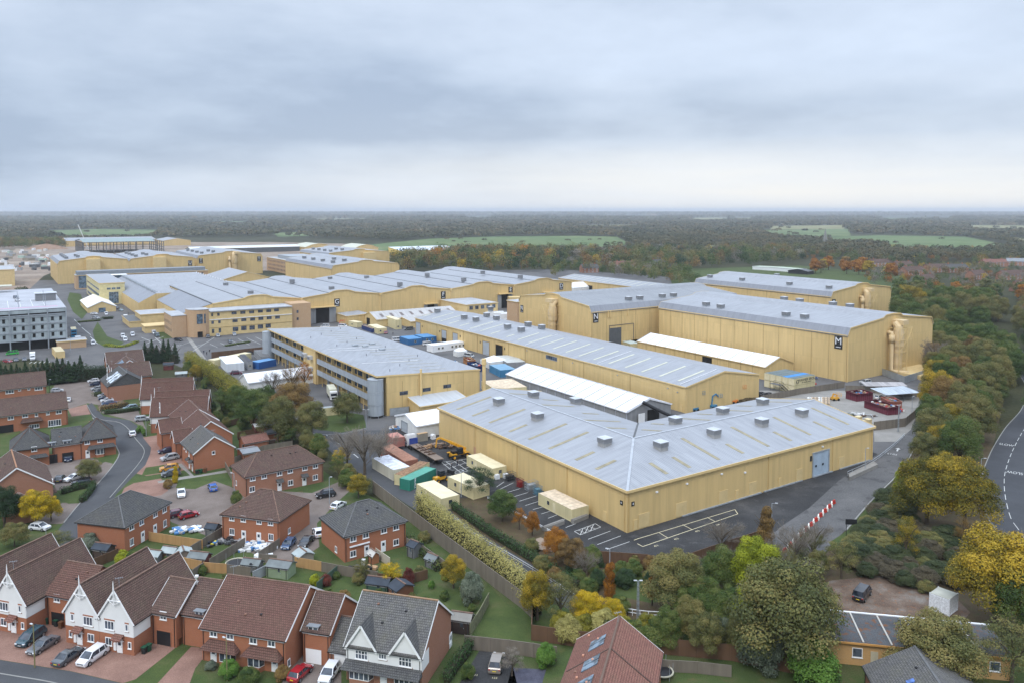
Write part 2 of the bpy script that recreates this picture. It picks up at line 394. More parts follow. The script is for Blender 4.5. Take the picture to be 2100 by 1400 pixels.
# ================================================================== campus grid: s along the stage fronts, t away from the viewer
CA=R(33.5);CU=Vector((math.cos(CA),math.sin(CA),0));CV=Vector((-math.sin(CA),math.cos(CA),0))
def cw(s,t,z=0):return CU*s+CV*t+UP*z
def textmesh(name,s,size,loc,xdir,updir,m,parent,extrude=.02,align='CENTER',world=True):
 cu=bpy.data.curves.new(name,'FONT');cu.body=s;cu.size=size;cu.align_x=align;cu.align_y='CENTER';cu.extrude=extrude
 ob=bpy.data.objects.new(name+'_tmp',cu);COL.objects.link(ob)
 bpy.context.view_layer.update()
 me=bpy.data.meshes.new_from_object(ob.evaluated_get(bpy.context.evaluated_depsgraph_get()))
 COL.objects.unlink(ob);bpy.data.objects.remove(ob)
 x=Vector(xdir).normalized();y=Vector(updir).normalized();z=x.cross(y)
 M=Matrix((x,y,z)).transposed().to_4x4();M.translation=Vector(loc)
 if parent is not None and world:M=wmat(parent).inverted()@M
 me.transform(M);me.materials.clear();me.materials.append(m);me.name=name
 o=bpy.data.objects.new(name,me);COL.objects.link(o)
 if parent is not None:o.parent=parent
 return o
class Shed:
 """prismatic building: profile across 'a', pushed along 'b'"""
 def __init__(s,name,label,cat,O,a,b,w,L,prof,wall=None,roof=None,roofs=None,trim=None,joint=0,thick=.18,over=.25,group=None,base=0,ends=True,wallname='wall'):
  s.O=Vector((O[0],O[1],0));s.a=a;s.b=b;s.w=w;s.L=L;s.prof=prof;s.base=base
  c=s.O+a*(w/2)+b*(L/2);s.root=thing(name,label,cat,c,CA,group)
  wall=wall or yel;roof=roof or groof;trim=trim or yelt
  e=MB();p=prof
  for y,flip in((0,False),(L,True)):
   pts=[s.wp(0,y,base)]+[s.wp(x,y,z)for x,z in p]+[s.wp(w,y,base)]
   e.face(pts if flip else pts[::-1])
  e.face([s.wp(0,0,base),s.wp(0,L,base),s.wp(0,L,p[0][1]),s.wp(0,0,p[0][1])][::-1])
  e.face([s.wp(w,0,base),s.wp(w,L,base),s.wp(w,L,p[-1][1]),s.wp(w,0,p[-1][1])])
  if roof is not None:
   e.build(wallname,wall,s.root)
  mats=[roof]+(roofs or[]);r=MB();T=MB()
  for i in range(len(p)-1):
   (x0,z0),(x1,z1)=p[i],p[i+1]
   d=Vector((x1-x0,z1-z0));n=Vector((-d.y,d.x)).normalized()*thick
   xa=x0-(over if i==0 else 0)*1;xb=x1+(over if i==len(p)-2 else 0)
   za=z0-(over*d.y/d.x if i==0 and abs(d.x)>.1 else 0);zb=z1+(over*d.y/d.x if i==len(p)-2 and abs(d.x)>.1 else 0)
   m=0 if not roofs else(1 if abs(d.y)>abs(d.x)*.55 else 0)
   zz=n.y if abs(d.y)<abs(d.x)*.55 else thick
   q=[s.wp(xa,-over,za+zz),s.wp(xb,-over,zb+zz),s.wp(xb,L+over,zb+zz),s.wp(xa,L+over,za+zz)]
   lo=[v-UP*zz*.98 for v in q]
   r.face(q,m);r.face(lo[::-1],m)
   T.face([lo[0],lo[1],q[1],q[0]]);T.face([lo[2],lo[3],q[3],q[2]])
   if i==0:r.face([lo[3],lo[0],q[0],q[3]],m)
   if i==len(p)-2:r.face([lo[1],lo[2],q[2],q[1]],m)
  r.build('roof',mats,s.root)
  for y in(-over-.06,L+over+.01):
   for i in range(len(p)-1):
    (x0,z0),(x1,z1)=p[i],p[i+1]
    a0=s.wp(x0,y,z0-.25);a1=s.wp(x1,y,z1-.25);b1=s.wp(x1,y,z1+thick+.08);b0=s.wp(x0,y,z0+thick+.08)
    nn=s.b*(.05)
    T.face([a0,a1,b1,b0]);T.face([a0+nn,b0+nn,b1+nn,a1+nn]);T.face([b0,b1,b1+nn,b0+nn])
  for x,n in((-over-.16,-1),(w+over,1)):
   z=(p[0]if n<0 else p[-1])[1]
   T.prism([s.wp(x,-.2,0),s.wp(x+.16,-.2,0),s.wp(x+.16,L+.2,0),s.wp(x,L+.2,0)],z-.22,z+.10,bottom=True)
  T.build('roof_edge',trim,s.root)
  if joint:
   J=MB();n=max(1,int(round(L/joint)))
   for i in range(n+1):
    y=min(max(L*i/n,.12),L-.12)
    for x,o in((0,-.07),(w,.07)):
     J.boxd(s.wp(x,y-.08,0),s.b,s.a*(1 if o>0 else-1),.16,.07,base,(p[0]if o<0 else p[-1])[1]-.25)
   J.build('wall_joint',yeld if wall is yel else galv,s.root)
 def wp(s,x,y,z=0):return s.O+s.a*x+s.b*y+UP*z
 def rz(s,x):
  for(x0,z0),(x1,z1)in zip(s.prof,s.prof[1:]):
   if x0<=x<=x1:return z0+(z1-z0)*(x-x0)/(x1-x0+1e-9)
  return s.prof[-1][1]
 def vent(s,x,y,sz=2.6,h=1.9):
  z=s.rz(x);c=s.wp(x,y)
  base=MB();base.box(c+UP*(z+.15),(sz*.9,sz*.9,1.2),CA);v=base.build('roof_vent',galv,s.root)
  m=MB();m.box(c+UP*(z+.6+h*.5-.2),(sz,sz,h-.6),CA);m.build('louvre',louvre,v)
  m=MB();m.box(c+UP*(z+h+.1),(sz+.15,sz+.15,.14),CA);m.build('cap',ventcap,v)
 def strip(s,x0,x1,y,wd=1.0,m=None):
  q=MB();k=.26
  pts=[s.wp(x0,y-wd/2,s.rz(x0)+k),s.wp(x1,y-wd/2,s.rz(x1)+k),s.wp(x1,y+wd/2,s.rz(x1)+k),s.wp(x0,y+wd/2,s.rz(x0)+k)]
  q.face(pts);q.face([v-UP*.06 for v in pts][::-1])
  for i in range(4):
   a,b=pts[i],pts[(i+1)%4];q.face([a-UP*.06,b-UP*.06,b,a])
  q.build('rooflight',m or skylite,s.root)
def wallbox(root,name,S,d,n,off,z,w,h,m,t=.06,emb=.03):
 """flat box on a wall: S wall start, d direction, n outward normal, off = centre along d, z = sill"""
 q=MB();q.boxd(S+d*(off-w/2)-n*emb,d,n,w,t+emb,z,z+h);q.v=[v for v in q.v]
 q.face([q.v[0],q.v[1],q.v[2],q.v[3]])if False else None
 return q.build(name,m,root)
def window(root,S,d,n,off,z,w,h,fm=None,cols=2,rows=1,gm=None,fw=.07,sill=True,name='window',proud=.07):
 fw=.10 if fm is None else fw;fm=fm or upvc;gm=gm or glass
 f=MB();a=S+d*(off-w/2)
 def bar(o0,o1,z0,z1,t=proud):f.boxd(a+d*o0-n*.02,d,n,o1-o0,t+.02,z0,z1)
 bar(0,fw,z,z+h);bar(w-fw,w,z,z+h);bar(fw,w-fw,z,z+fw);bar(fw,w-fw,z+h-fw,z+h)
 for i in range(1,cols):x=w*i/cols;bar(x-fw*.45,x+fw*.45,z+fw,z+h-fw,proud*.9)
 for j in range(1,rows):y=z+h*j/rows;bar(fw,w-fw,y-fw*.35,y+fw*.35,proud*.8)
 if sill:bar(-.06,w+.06,z-.09,z-.003,proud+.07)
 fo=f.build(name,fm,root)
 g=MB();p=a+d*fw*.7+n*(proud*.62)
 g.face([p+UP*(z+fw*.7),p+d*(w-1.4*fw)+UP*(z+fw*.7),p+d*(w-1.4*fw)+UP*(z+h-fw*.7),p+UP*(z+h-fw*.7)])
 g.build('pane',gm,fo)
 return fo
def rollerdoor(root,S,d,n,off,z,w,h,m=None,open_=0,name='roller_door',fm=None):
 """frame proud of wall, shutter set in; open_ = fraction open showing dark inside"""
 f=MB();a=S+d*(off-w/2);fm=fm or yeld
 for o0,o1,z0,z1 in((-.25,0,z,z+h+.25),(w,w+.25,z,z+h+.25),(0,w,z+h,z+h+.25)):f.boxd(a+d*o0-n*.02,d,n,o1-o0,.2,z0,z1)
 fo=f.build(name,fm,root)
 q=MB();b=a+n*.04
 if open_<1:
  q.face([b+UP*(z+h*open_),b+d*w+UP*(z+h*open_),b+d*w+UP*(z+h),b+UP*(z+h)]);q.build('shutter',m or rollg,fo)
 if open_>0:
  q=MB();b=a+n*.02;q.face([b+UP*z,b+d*w+UP*z,b+d*w+UP*(z+h*open_),b+UP*(z+h*open_)]);q.build('opening',dark,fo)
 return fo
def stage_prof(w,z0=17.8,z1=20.4,z2=22.6,z3=24.0,inset=1.5,hump=5):
 m=w/2
 return[(0,z0),(inset,z1),(m-hump-2,z2),(m-hump,z3-.35),(m,z3),(m+hump,z3-.35),(m+hump+2,z2),(w-inset,z1),(w,z0)]
def sign(root,ch,S,d,n,off,z,w=3.2,h=4.6):
 q=MB();q.boxd(S+d*(off-w/2),d,n,w,.12,z,z+h);b=q.build('letter_sign',mat('sign_black',(.02,.02,.022),.5),root)
 textmesh('letter',ch,w*1.15,S+d*off+n*.16+UP*(z+h*.60),d,UP,white,b)
 q=MB();q.boxd(S+d*(off-w*.3)+n*.12,d,n,w*.6,.03,z+h*.12,z+h*.17);q.build('stage_line',white,b)
BR_TAN=bricks('tan_brick',(.42,.26,.14),(.50,.32,.18),(.45,.36,.26))
# ------------------------------------------------------------------ L-shaped workshop in the foreground
def l_workshop():
 ez,rz_=8.7,12.0;s0,s1,t0,t1=105,190.5,116.5,196.5;w=36.0;k=.2
 root=thing('workshop','L-shaped cream workshop with pale grey hipped roof in the foreground, its corner nearest the viewer','workshop',cw(s0,t0),CA)
 c=[(s0,t0),(s1,t0),(s1,t0+w),(s0+w,t0+w),(s0+w,t1),(s0,t1)]
 m=MB()
 for i in range(6):
  a,b=c[i],c[(i+1)%6];m.face([cw(*a),cw(*b),cw(*b,ez),cw(*a,ez)])
 m.face([cw(s1,t0,ez),cw(s1,t0+w,ez),cw(s1,t0+w/2,rz_)]);m.face([cw(s0+w,t1,ez),cw(s0,t1,ez),cw(s0+w/2,t1,rz_)])
 m.build('wall',yel,root)
 o=.35;J=(s0+w/2,t0+w/2)
 r=MB()
 def q(*pts):r.face([cw(a,b,z+k)for a,b,z in pts])
 dz=(rz_-ez)/(w/2)*o
 q((s0-o,t0-o,ez-dz),(s1+o,t0-o,ez-dz),(s1+o,J[1],rz_),(J[0],J[1],rz_))
 q((s0-o,t1+o,ez-dz),(s0-o,t0-o,ez-dz),(J[0],J[1],rz_),(J[0],t1+o,rz_))
 q((s1+o,J[1],rz_),(s1+o,t0+w+o,ez-dz),(s0+w+o,t0+w+o,ez-dz),(J[0],J[1],rz_))
 q((J[0],J[1],rz_),(s0+w+o,t0+w+o,ez-dz),(s0+w+o,t1+o,ez-dz),(J[0],t1+o,rz_))
 r.build('roof',groof,root)
 T=MB()
 for(a,b)in((c[0],c[1]),(c[5],c[0])):
  A=cw(*a);B=cw(*b);d=(B-A).normalized();n=Vector((d.y,-d.x,0));T.boxd(A+n*o-d*.4,d,n,(B-A).length+.8,.18,ez-.35,ez+.18)
 for(a,b)in((c[2],c[3]),(c[3],c[4])):
  A=cw(*a);B=cw(*b);d=(B-A).normalized();n=Vector((d.y,-d.x,0));T.boxd(A+n*o,d,n,(B-A).length-.5,.15,ez-.3,ez+.05)
 for a,b in(((s1+o+.05,t0-o,ez-dz),(s1+o+.05,J[1],rz_)),((s1+o+.05,J[1],rz_),(s1+o+.05,t0+w+o,ez-dz)),((s0-o,t1+o+.05,ez-dz),(J[0],t1+o+.05,rz_)),((J[0],t1+o+.05,rz_),(s0+w+o,t1+o+.05,ez-dz))):
  T.beam(cw(*a)+UP*.05,cw(*b)+UP*.05,.12,.55)
 T.build('roof_edge',yelt,root)
 rd=MB();x=.30
 for a,b in(((J[0],J[1],rz_),(J[0],t1+o,rz_)),((J[0],J[1],rz_),(s1+o,J[1],rz_)),((s0-o,t0-o,ez-dz),(J[0],J[1],rz_))):
  rd.beam(cw(*a)+UP*(k+.04),cw(*b)+UP*(k+.04),.55,.1)
 rd.build('ridge_cap',mat('ridge_pale',(.37,.39,.42),.55),root)
 vl=MB();vl.beam(cw(J[0],J[1],rz_)+UP*(k+.03),cw(s0+w+o,t0+w+o,ez-dz)+UP*(k+.03),.5,.06);vl.build('valley_gutter',dgrey,root)
 JJ=MB()
 SU,SV=cw(s0,t0),cw(s0,t1);nU=-CV;nV=-CU
 for S_,d_,n_,xs in((SU,CU,nU,(.3,43.5,68,84.8)),(SV,-CV,nV,(20,40,60,79.2))):
  for x in xs:JJ=MB();JJ.boxd(S_+d_*x,d_,n_,.22,.1,0,ez-.35);JJ.build('downpipe',mat('cream_downpipe',(.50,.34,.14),.6),root)
 def rz2(u,v):
  a=min(u-s0,v-t0)if not(u>s0+w/2 and v>t0+w/2)else None
  if a is not None and(u<=J[0]or v<=J[1]):h=min(a,w/2)
  else:h=max(min(s0+w-u,w/2),min(t0+w-v,w/2))
  return ez+(rz_-ez)*h/(w/2)
 def vent(u,v,sz=2.5,h=1.9):
  z=rz2(u,v);p=cw(u,v)
  b=MB();b.box(p+UP*(z+.2),(sz*.92,sz*.92,1.5),CA);vo=b.build('roof_vent',mat('vent_base',(.30,.295,.285),.8),root)
  b=MB();b.box(p+UP*(z+.95+(h-.9)/2),(sz,sz,h-.9),CA);b.build('louvre',louvre,vo)
  b=MB();b.box(p+UP*(z+h+.12),(sz+.2,sz+.2,.14),CA);b.build('cap',ventcap,vo)
 def rl(u0,v0,u1,v1):
  n=1 if abs(u1-u0)>abs(v1-v0)else 0
  d=CU*.5 if n==0 else CV*.5
  a=cw(u0,v0,rz2(u0,v0)+k+.05);b=cw(u1,v1,rz2(u1,v1)+k+.05);g=MB()
  pts=[a-d,a+d,b+d,b-d];g.face(pts if n==1 else pts);g.face([p-UP*.045 for p in pts][::-1])
  for i in range(4):p,q_=pts[i],pts[(i+1)%4];g.face([p-UP*.045,q_-UP*.045,q_,p])
  g.build('rooflight',skylite,root)
 global L_ROOF_PTS
 for px,py in((1023,826),(1102,857),(1240,909),(1181,825),(1094,812),(1355,917),(1464,891),(1562,869),(1644,849),(1385,866),(1482,846),(1564,827)):
  if(px,py)==(1094,812):pass
  z=11.0
  for _ in range(8):
   p=P(px,py+2,z);u,v=p.dot(CU),p.dot(CV);z=rz2(u,v)+.3
  vent(u,v)
 for A,B in(((936,838),(1008,813)),((969,852),(1003,839)),((1003,866),(1077,838)),((1044,884),(1081,870)),((1084,900),(1162,868)),((1126,919),(1206,885)),((1180,942),(1219,926)),((1222,961),(1263,943)),((1045,806),(1088,809)),((1115,819),(1143,820)),((1115,830),(1175,832)),((1196,847),(1226,848)),((1200,861),(1270,863)),((1244,877),(1282,877)),
    ((1330,949),(1371,970)),((1377,937),(1418,957)),((1396,898),(1477,941)),((1487,910),(1527,928)),((1498,875),(1579,914)),((1584,885),(1625,902)),((1583,855),(1666,890)),((1666,864),(1707,880)),((1662,836),(1743,869)),((1318,880),(1355,883)),((1335,868),(1363,869)),((1395,857),(1455,861)),((1432,848),(1460,849)),((1492,840),(1541,843)),((1512,831),(1541,832)),((1570,822),(1620,825))):
  e2=[]
  for px,py in(A,B):
   z=10.5
   for _ in range(8):
    p=P(px,py,z);u,v=p.dot(CU),p.dot(CV);z=rz2(u,v)+k
   e2.append((u,v))
  (u0,v0),(u1,v1)=e2
  if abs(u1-u0)>abs(v1-v0):v0=v1=(v0+v1)/2
  else:u0=u1=(u0+u1)/2
  rl(u0,v0,u1,v1)
 def wu(px,py):p=onwall(px,py,SU,nU);return(p-SU).dot(CU),p.z
 def wv(px,py):p=onwall(px,py,SV,nV);return(p-SV).dot(-CV),p.z
 x0,_=wu(1667,945);x1,_=wu(1699,935)
 rollerdoor(root,SU,CU,nU,(x0+x1)/2,.3,x1-x0,5.6,mat('roller_blue_grey',(.34,.42,.50),.5),fm=galv)
 for px in(1673,1687):
  x,_=wu(px,958);wallbox(root,'door_window',SU,CU,nU,x,2.4,.6,.5,black,.1)
 x,_=wu(1663,935);wallbox(root,'number_plate',SU,CU,nU,x,4.2,.7,1.3,black,.08)
 for px,wd in((1321,3.0),(1397,3.2),(1483,2.8),(1543,2.6),(1638,2.4),(1724,2.2)):
  x,_=wu(px,1010);h_=wallbox(root,'wall_hatch',SU,CU,nU,x,.25,wd,2.9,yelp,.09)
 for px in(1511,1598,1769,1303):
  x,_=wu(px,1030);wallbox(root,'fire_door',SU,CU,nU,x,.2,1.0,2.1,yelt,.1)
 for px,py in((1346,1007),(1408,990),(1479,970),(1527,967),(1686,914)):
  x,z=wu(px,py);wallbox(root,'wall_lamp',SU,CU,nU,x,z-.2,.5,.3,white,.3)
 x,z=wv(1241,1062);wallbox(root,'fire_door',SV,-CV,nV,x,.2,1.1,2.1,yelt,.1)
 x,z=wv(974,925);wallbox(root,'fire_door',SV,-CV,nV,x,.2,1.1,2.3,mat('door_salmon',(.5,.3,.18),.6),.1)
 for S_,d,n,x in((SU,CU,nU,1.5),(SV,-CV,nV,78.3)):
  b=wallbox(root,'letter_plate',S_,d,n,x,5.3,.8,.9,black,.1)
  textmesh('letter','4',.7,S_+d*x+n*.13+UP*5.75,d,UP,white,b)
 g=MB()
 for x0_,x1_ in((15.5,41),(42,56),(60,68),(71,84)):
  g.boxd(SU+CU*x0_,CU,nU,x1_-x0_,.35,.05,.28)
 g.build('wall_kerb_rail',galv,root)
l_workshop()
# ------------------------------------------------------------------ long workshop with rows of rooflights
b2=Shed('workshop','long cream workshop with grey roof, eight box vents and rows of pale rooflights','workshop',cw(184.2,177),CU,CV,35.6,193.5,[(0,8.5),(17.8,11.6),(35.6,8.5)],joint=0)
S2=cw(184.2,370.5);d2=-CV;n2=-CU
def b2x(px,py):p=onwall(px,py,S2,n2);return(p-S2).dot(d2),p.z
J=MB()
for px,py in((896,680),(950,680),(979,690),(1043,710),(1077,720),(1154,740),(1197,750),(1292,780)):
 x,_=b2x(px,py);J=MB();J.boxd(S2+d2*x,d2,n2,.25,.1,0,8.2);J.build('downpipe',yeld,b2.root)
for px,py,w,op in((858,690,5.2,0),(911,695,4.8,.35),(934,700,4.8,0),(997,715,5.6,0),(1024,725,5.6,1)):
 x,_=b2x(px,py);rollerdoor(b2.root,S2,d2,n2,x,.1,w,6.6 if px<900 else 6.0,rollg,op)
for px,py in((866,669),(902,679),(944,689),(985,701),(1035,714)):
 x,z=b2x(px,py);wallbox(b2.root,'number_plate',S2,d2,n2,x,z-.6,.6,1.0,black,.08)
x,z=b2x(1131,734);window(b2.root,S2,d2,n2,x,z-.6,7.5,1.5,galv,5)
for px,py in((1081,719),(1175,744),(1267,769),(1370,796),(1390,804)):
 x,z=b2x(px,py);wallbox(b2.root,'wall_lamp',S2,d2,n2,x,z,.4,.3,galv,.3)
SG=cw(184.2,177)
x=(onwall(1397,838,S2,n2)-S2).dot(d2);wallbox(b2.root,'fire_door',S2,d2,n2,x,.1,1.2,2.3,yelt,.1)
for px,py in((897,637),(1006,634-2),(952,650),(976,655),(998,646),(1018,652),(1041,670),(1069,676),(1083,665),(1111,671)):
 z=11.5
 for _ in range(8):p=P(px,py+4,z);z=b2.rz(min(max(p.dot(CU)-184.2,0),35.6))+.4
 b2.vent(p.dot(CU)-184.2,p.dot(CV)-177,2.5,2.3)
for A,B in(((886,654),(930,642)),((903,659),(945,647)),((921,664),(941,658)),((943,669),(962,663)),((964,674),(1011,660)),((984,679),(1033,665)),((1006,685),(1026,679)),((1039,691),(1055,686)),((1060,697),(1106,683)),((1083,703),(1132,688)),((1108,709),(1157,694)),((1134,715),(1183,699)),((1160,722),(1211,705)),((1187,730),(1238,712)),((1217,737),(1269,719)),((1248,745),(1301,726)),((1282,753),(1334,734)),((1315,762),(1369,742)),((1352,771),(1406,750)),((1390,780),(1445,759)),((868,649),(884,645))):
 e2=[]
 for px,py in(A,B):
  z=10
  for _ in range(8):p=P(px,py,z);z=b2.rz(min(max(p.dot(CU)-184.2,0),35.6))+.2
  e2.append((p.dot(CU)-184.2,p.dot(CV)-177))
 b2.strip(e2[0][0],min(e2[1][0],17.3),(e2[0][1]+e2[1][1])/2,.9,skylite2)
for y in(3,45,92,140):
 q=MB();q.beam(b2.wp(.5,y,b2.rz(.5)+.3),b2.wp(17.3,y,b2.rz(17.3)+.3),.15,.12);q.build('roof_safety_rail',white,b2.root)
# ------------------------------------------------------------------ gallery office
def gallery_office():
 O=cw(102.5,227);w,L=34.5,117.5
 sh=Shed('gallery_office','cream office block with grey mesh walkways and round stair towers at its ends','office building',O,CU,CV,w,L,[(0,12.9),(w,11.0)],joint=0,over=.1)
 root=sh.root
 q=MB();pts=[sh.wp(-3.4,-.2,13.25),sh.wp(0,-.2,13.08),sh.wp(0,L+.2,13.08),sh.wp(-3.4,L+.2,13.25)]
 q.face(pts);lo=[p-UP*.5 for p in pts];q.face(lo[::-1])
 for i in range(4):q.face([lo[i],lo[(i+1)%4],pts[(i+1)%4],pts[i]])
 q.build('roof_overhang',yelt,root)
 q=MB();q.face([p+UP*.02 for p in pts]);q.build('overhang_sheet',groof,root)
 S=sh.wp(0,L);d=-CV;n=-CU
 mesh=clad('walkway_mesh',(.30,.33,.36),period=.9,var=.15,rough=.5,stain=.3)
 for z in(4.0,8.2):
  for(x0,x1)in((3,46.5),(61,L-2)):
   q=MB();q.boxd(S+d*x0,d,n,x1-x0,2.6,z-.3,z);q.boxd(S+d*x0+n*2.6,d,n,x1-x0,.08,z-.3,z+1.75)
   q.face([S+d*x0+UP*z,S+d*x1+UP*z,S+d*x1+n*2.6+UP*z,S+d*x0+n*2.6+UP*z]);q.face([S+d*x0+UP*(z-.3),S+d*x0+n*2.6+UP*(z-.3),S+d*x1+n*2.6+UP*(z-.3),S+d*x1+UP*(z-.3)])
   q.build('walkway',mesh,root)
 q=MB()
 x=3
 while x<L-1:
  if not 47<x<60.5:q.boxd(S+d*x+n*2.3,d,n,.18,.2,0,12.6)
  x+=4.83
 q.build('post',yelt,root)
 q=MB();q.boxd(S+d*47,d,n,13.6,3.0,0,12.75);q.build('plant_bay',yel,root)
 for z in(4.6,8.9):
  for x in(49.5,55.5):
   q=MB();q.boxd(S+d*x+n*3.0,d,n,2.2,1.5,z,z+1.4);q.build('air_unit',ventcap,root)
   q=MB();q.boxd(S+d*(x-.1)+n*4.5,d,n,2.4,.05,z+.1,z+1.2);q.build('air_grille',louvre,root)
 for z,h in((4.9,1.6),(9.1,1.9),(.6,1.8)):
  x=5
  while x<L-8:
   if not 44<x<61:
    if z>1:window(root,S,d,n,x+3,z+.2,6.4,h,dgrey,6,gm=glassb,sill=False)
    else:rollerdoor(root,S,d,n,x+3,.1,2.6,2.9,dark if int(x)%2 else rollg,0)
   x+=9.66
 for k,(x,r)in enumerate(((L-1.2,2.5),(1.0,2.5))):
  c=S+d*x+n*3.2
  q=MB();q.cyl(c,r,.8,12.2,24);t_=q.build('stair_tower',mesh,root)
  q=MB()
  for z in(.8,4.2,8.2,12.1):q.tube([(c.x,c.y,z-.12),(c.x,c.y,z+.12)],r+.06,24)
  q.build('ring',galv,t_)
  q=MB()
  for a in range(6):q.cyl((c.x+math.cos(a*PI/3)*(r-.1),c.y+math.sin(a*PI/3)*(r-.1)),.1,0,.9,6)
  q.build('foot',galv,t_)
 Sg=sh.wp(0,0);dg=CU;ng=-CV
 def gx(px,py):p=onwall(px,py,Sg,ng);return(p-Sg).dot(dg),p.z
 for px,py in((828,805),(875,798),(917,791)):
  x,z=gx(px,py);window(root,Sg,dg,ng,x,z-.6,2.9,1.2,dgrey,4,sill=False)
 x,_=gx(862,790);q=MB();p=Sg+dg*x+ng*.5;q.cyl(p,.35,4.6,13.8,10);q.build('flue',yelt,root)
 x,_=gx(987,780);q=MB();p=Sg+dg*(x+1)+ng*.2;q.cyl(p,.6,0,13.5,10);q.cyl(p,.85,12.6,14.6,10);q.build('flue',yelt,root)
 q=MB()
 for x in(0,5.5,11,16.5,22,28,34.2):q.boxd(Sg+dg*x,dg,ng,.12,.04,0,10.6)
 q.build('wall_joint',yeld,root)
 for x,y in((14,60),(17,57),(22,62),(20,48)):
  q=MB();q.box(sh.wp(x,y,sh.rz(x)+.5),(2.2,1.6,.5),CA);q.build('roof_vent',galv,root)
 for i in range(14):
  q=MB();xx=4+(i*7.3)%24;yy=6+i*7.9;q.cyl(sh.wp(xx,yy),.1,sh.rz(xx),sh.rz(xx)+1.0,6);q.build('soil_pipe',dgrey,root)
 for i in range(20):
  y=5+i*5.6
  sh.strip(12+(i%3)*1.5,24+(i%3)*1.5,y,.5,mat('rooflight_worn',(.36,.35,.31),.6))
 for i in range(3):
  q=MB();y=(22,50,55)[i];q.beam(sh.wp(1,y,sh.rz(1)+.3),sh.wp(22,y,sh.rz(22)+.3),.25,.12);q.build('roof_safety_rail',white,root)
 a=Shed('lean_to','low cream lean-to with mono-pitch grey roof against the gable of the gallery office','outbuilding',cw(110,218.5),CV,CU,8.3,17.5,[(0,3.8),(8.3,5.0)],roof=clad('lean_roof',(.42,.44,.46),.4),over=.25)
 a2=MB();p=cw(112,217.6)
 for k in range(4):pass
gallery_office()
# ------------------------------------------------------------------ the lettered sound stages
def duct(root,c,dout,side,h=17,sc=1.0,mirrored=1,r=1.1):
 """air handling tower on a gable: lattice, fat stack and side pipe; c = foot on the wall, dout = away from wall, side = along wall"""
 duc=mat('cream_duct',(.60,.45,.25),.5,var=.06)
 q=MB();x=c+dout*3.4*sc
 q.tube([c+dout*3.4*sc+UP*z for z in(2,h*.55)],2.3*sc,16);q.tube([x+UP*z for z in(h*.55,h*.62,h*.84)],[2.3*sc,2.9*sc,2.9*sc],12)
 q.tube([x+UP*z for z in(h*.84,h*.93,h*1.02)]+[x-dout*2*sc+UP*h*1.1],[2.9*sc,2.7*sc,2.2*sc,2.0*sc],12)
 q.box(c+dout*2.6*sc+side*2.2*sc+UP*(h*1.12),(5.2*sc,7.5*sc,2.4*sc),CA)
 q.build('air_duct',duc,root,smooth=False)
 q=MB();s_=side*(-4.4*sc*mirrored);y=c+dout*2.4*sc+s_
 q.tube([y-dout*2.3*sc+UP*(h*.90),y+UP*(h*.90),y+UP*(h*.84),y+UP*(2.2),y+dout*1.5+side*mirrored*1.2+UP*1.3,y+dout*7*sc+side*mirrored*5*sc+UP*1.3],r*sc,12)
 q.tube([y+UP*h*.86,y+UP*h*.70],1.55*sc,12)
 q.build('duct_pipe',duc,root,smooth=True)
 q=MB();W_=3.6*sc;D_=6.4*sc;zs=[0,h*.25,h*.5,h*.75,h]
 cs=[c+dout*.3-side*W_,c+dout*.3+side*W_,c+dout*D_+side*W_,c+dout*D_-side*W_]
 for p in cs:q.beam(p,p+UP*h,.22)
 for z0,z1 in zip(zs,zs[1:]):
  for i in(1,2,3):
   a,b=cs[i-1]if i else cs[3],cs[i]
   q.beam(a+UP*z1,b+UP*z1,.16);q.beam(a+UP*z0,b+UP*z1,.12)if int(z0)%2==0 else q.beam(b+UP*z0,a+UP*z1,.12)
  q.beam(cs[3]+UP*z1,cs[0]+UP*z1,.16)
 top=c+side*(W_+5*sc)+dout*D_
 q.beam(cs[2]+UP*h,top+UP*h,.2);q.beam(top+UP*h,cs[2]+UP*h*.72,.2);q.beam(top+UP*h,top+UP*h*.74,.16);q.beam(cs[2]+UP*h*.75,top+UP*h*.75,.16)
 q.build('lattice',yelt,root)
def stage(letter,label,s0,t0,w,L,along,joints=8,vents=(),**k):
 if along=='V':O,a,b=cw(s0,t0),CU,CV
 else:O,a,b=cw(s0,t0),CV,CU
 z=k.pop('prof',None)or stage_prof(w)
 if along=='U':z=z
 return Shed('sound_stage',label,'sound stage',O,a,b,w,L,z,joint=joints,roofs=[groof2],over=.3,**k)
# note: for 'U' the frame (CV, CU) is left handed, so faces are double sided anyway
M=stage('M','big cream sound stage lettered M, nearest big stage, duct tower on its end',269,176,60,101,'V',7.8)
SM=cw(269,277);sign(M.root,'M',SM,-CV,-CU,97.3,12.2,3.4,4.8)
duct(M.root,cw(269+30,176),-CV,CU,18.5,.74)
q=MB();c=cw(306,163)
q.prism([cw(297,176),cw(297,162),cw(316,158),cw(320,166),cw(320,176)],0,1.4);q.build('plant_base',yelp,M.root)
q=MB();q.boxd(cw(306,166),CU,CV,12,.3,1.4,4.6);q.build('plant_screen',yelp,M.root)
for px,py in((1448,624),(1478,629),(1612,645),(1650,650),(1608,613),(1640,617),(1708,624),(1743,628)):
 z=21.5
 for _ in range(8):p=P(px,py+3,z);z=M.rz(min(max(p.dot(CU)-269,2),58))+.4
 M.vent(p.dot(CU)-269,min(max(p.dot(CV)-176,3),98),2.6,2.0)
wallbox(M.root,'fire_door',SM,-CV,-CU,99.3,.1,1.3,2.4,yelt,.1);wallbox(M.root,'downpipe',cw(269,176),CU,-CV,.5,0,.4,17,yelt,.3)
N=stage('N','cream sound stage lettered N with ducts climbing its end wall, seen beyond the long workshop',231,282,60,101,'U',9.2,roof=clad('grey_roof_older',(.235,.245,.26),period=.6,rough=.6,stain=.4))
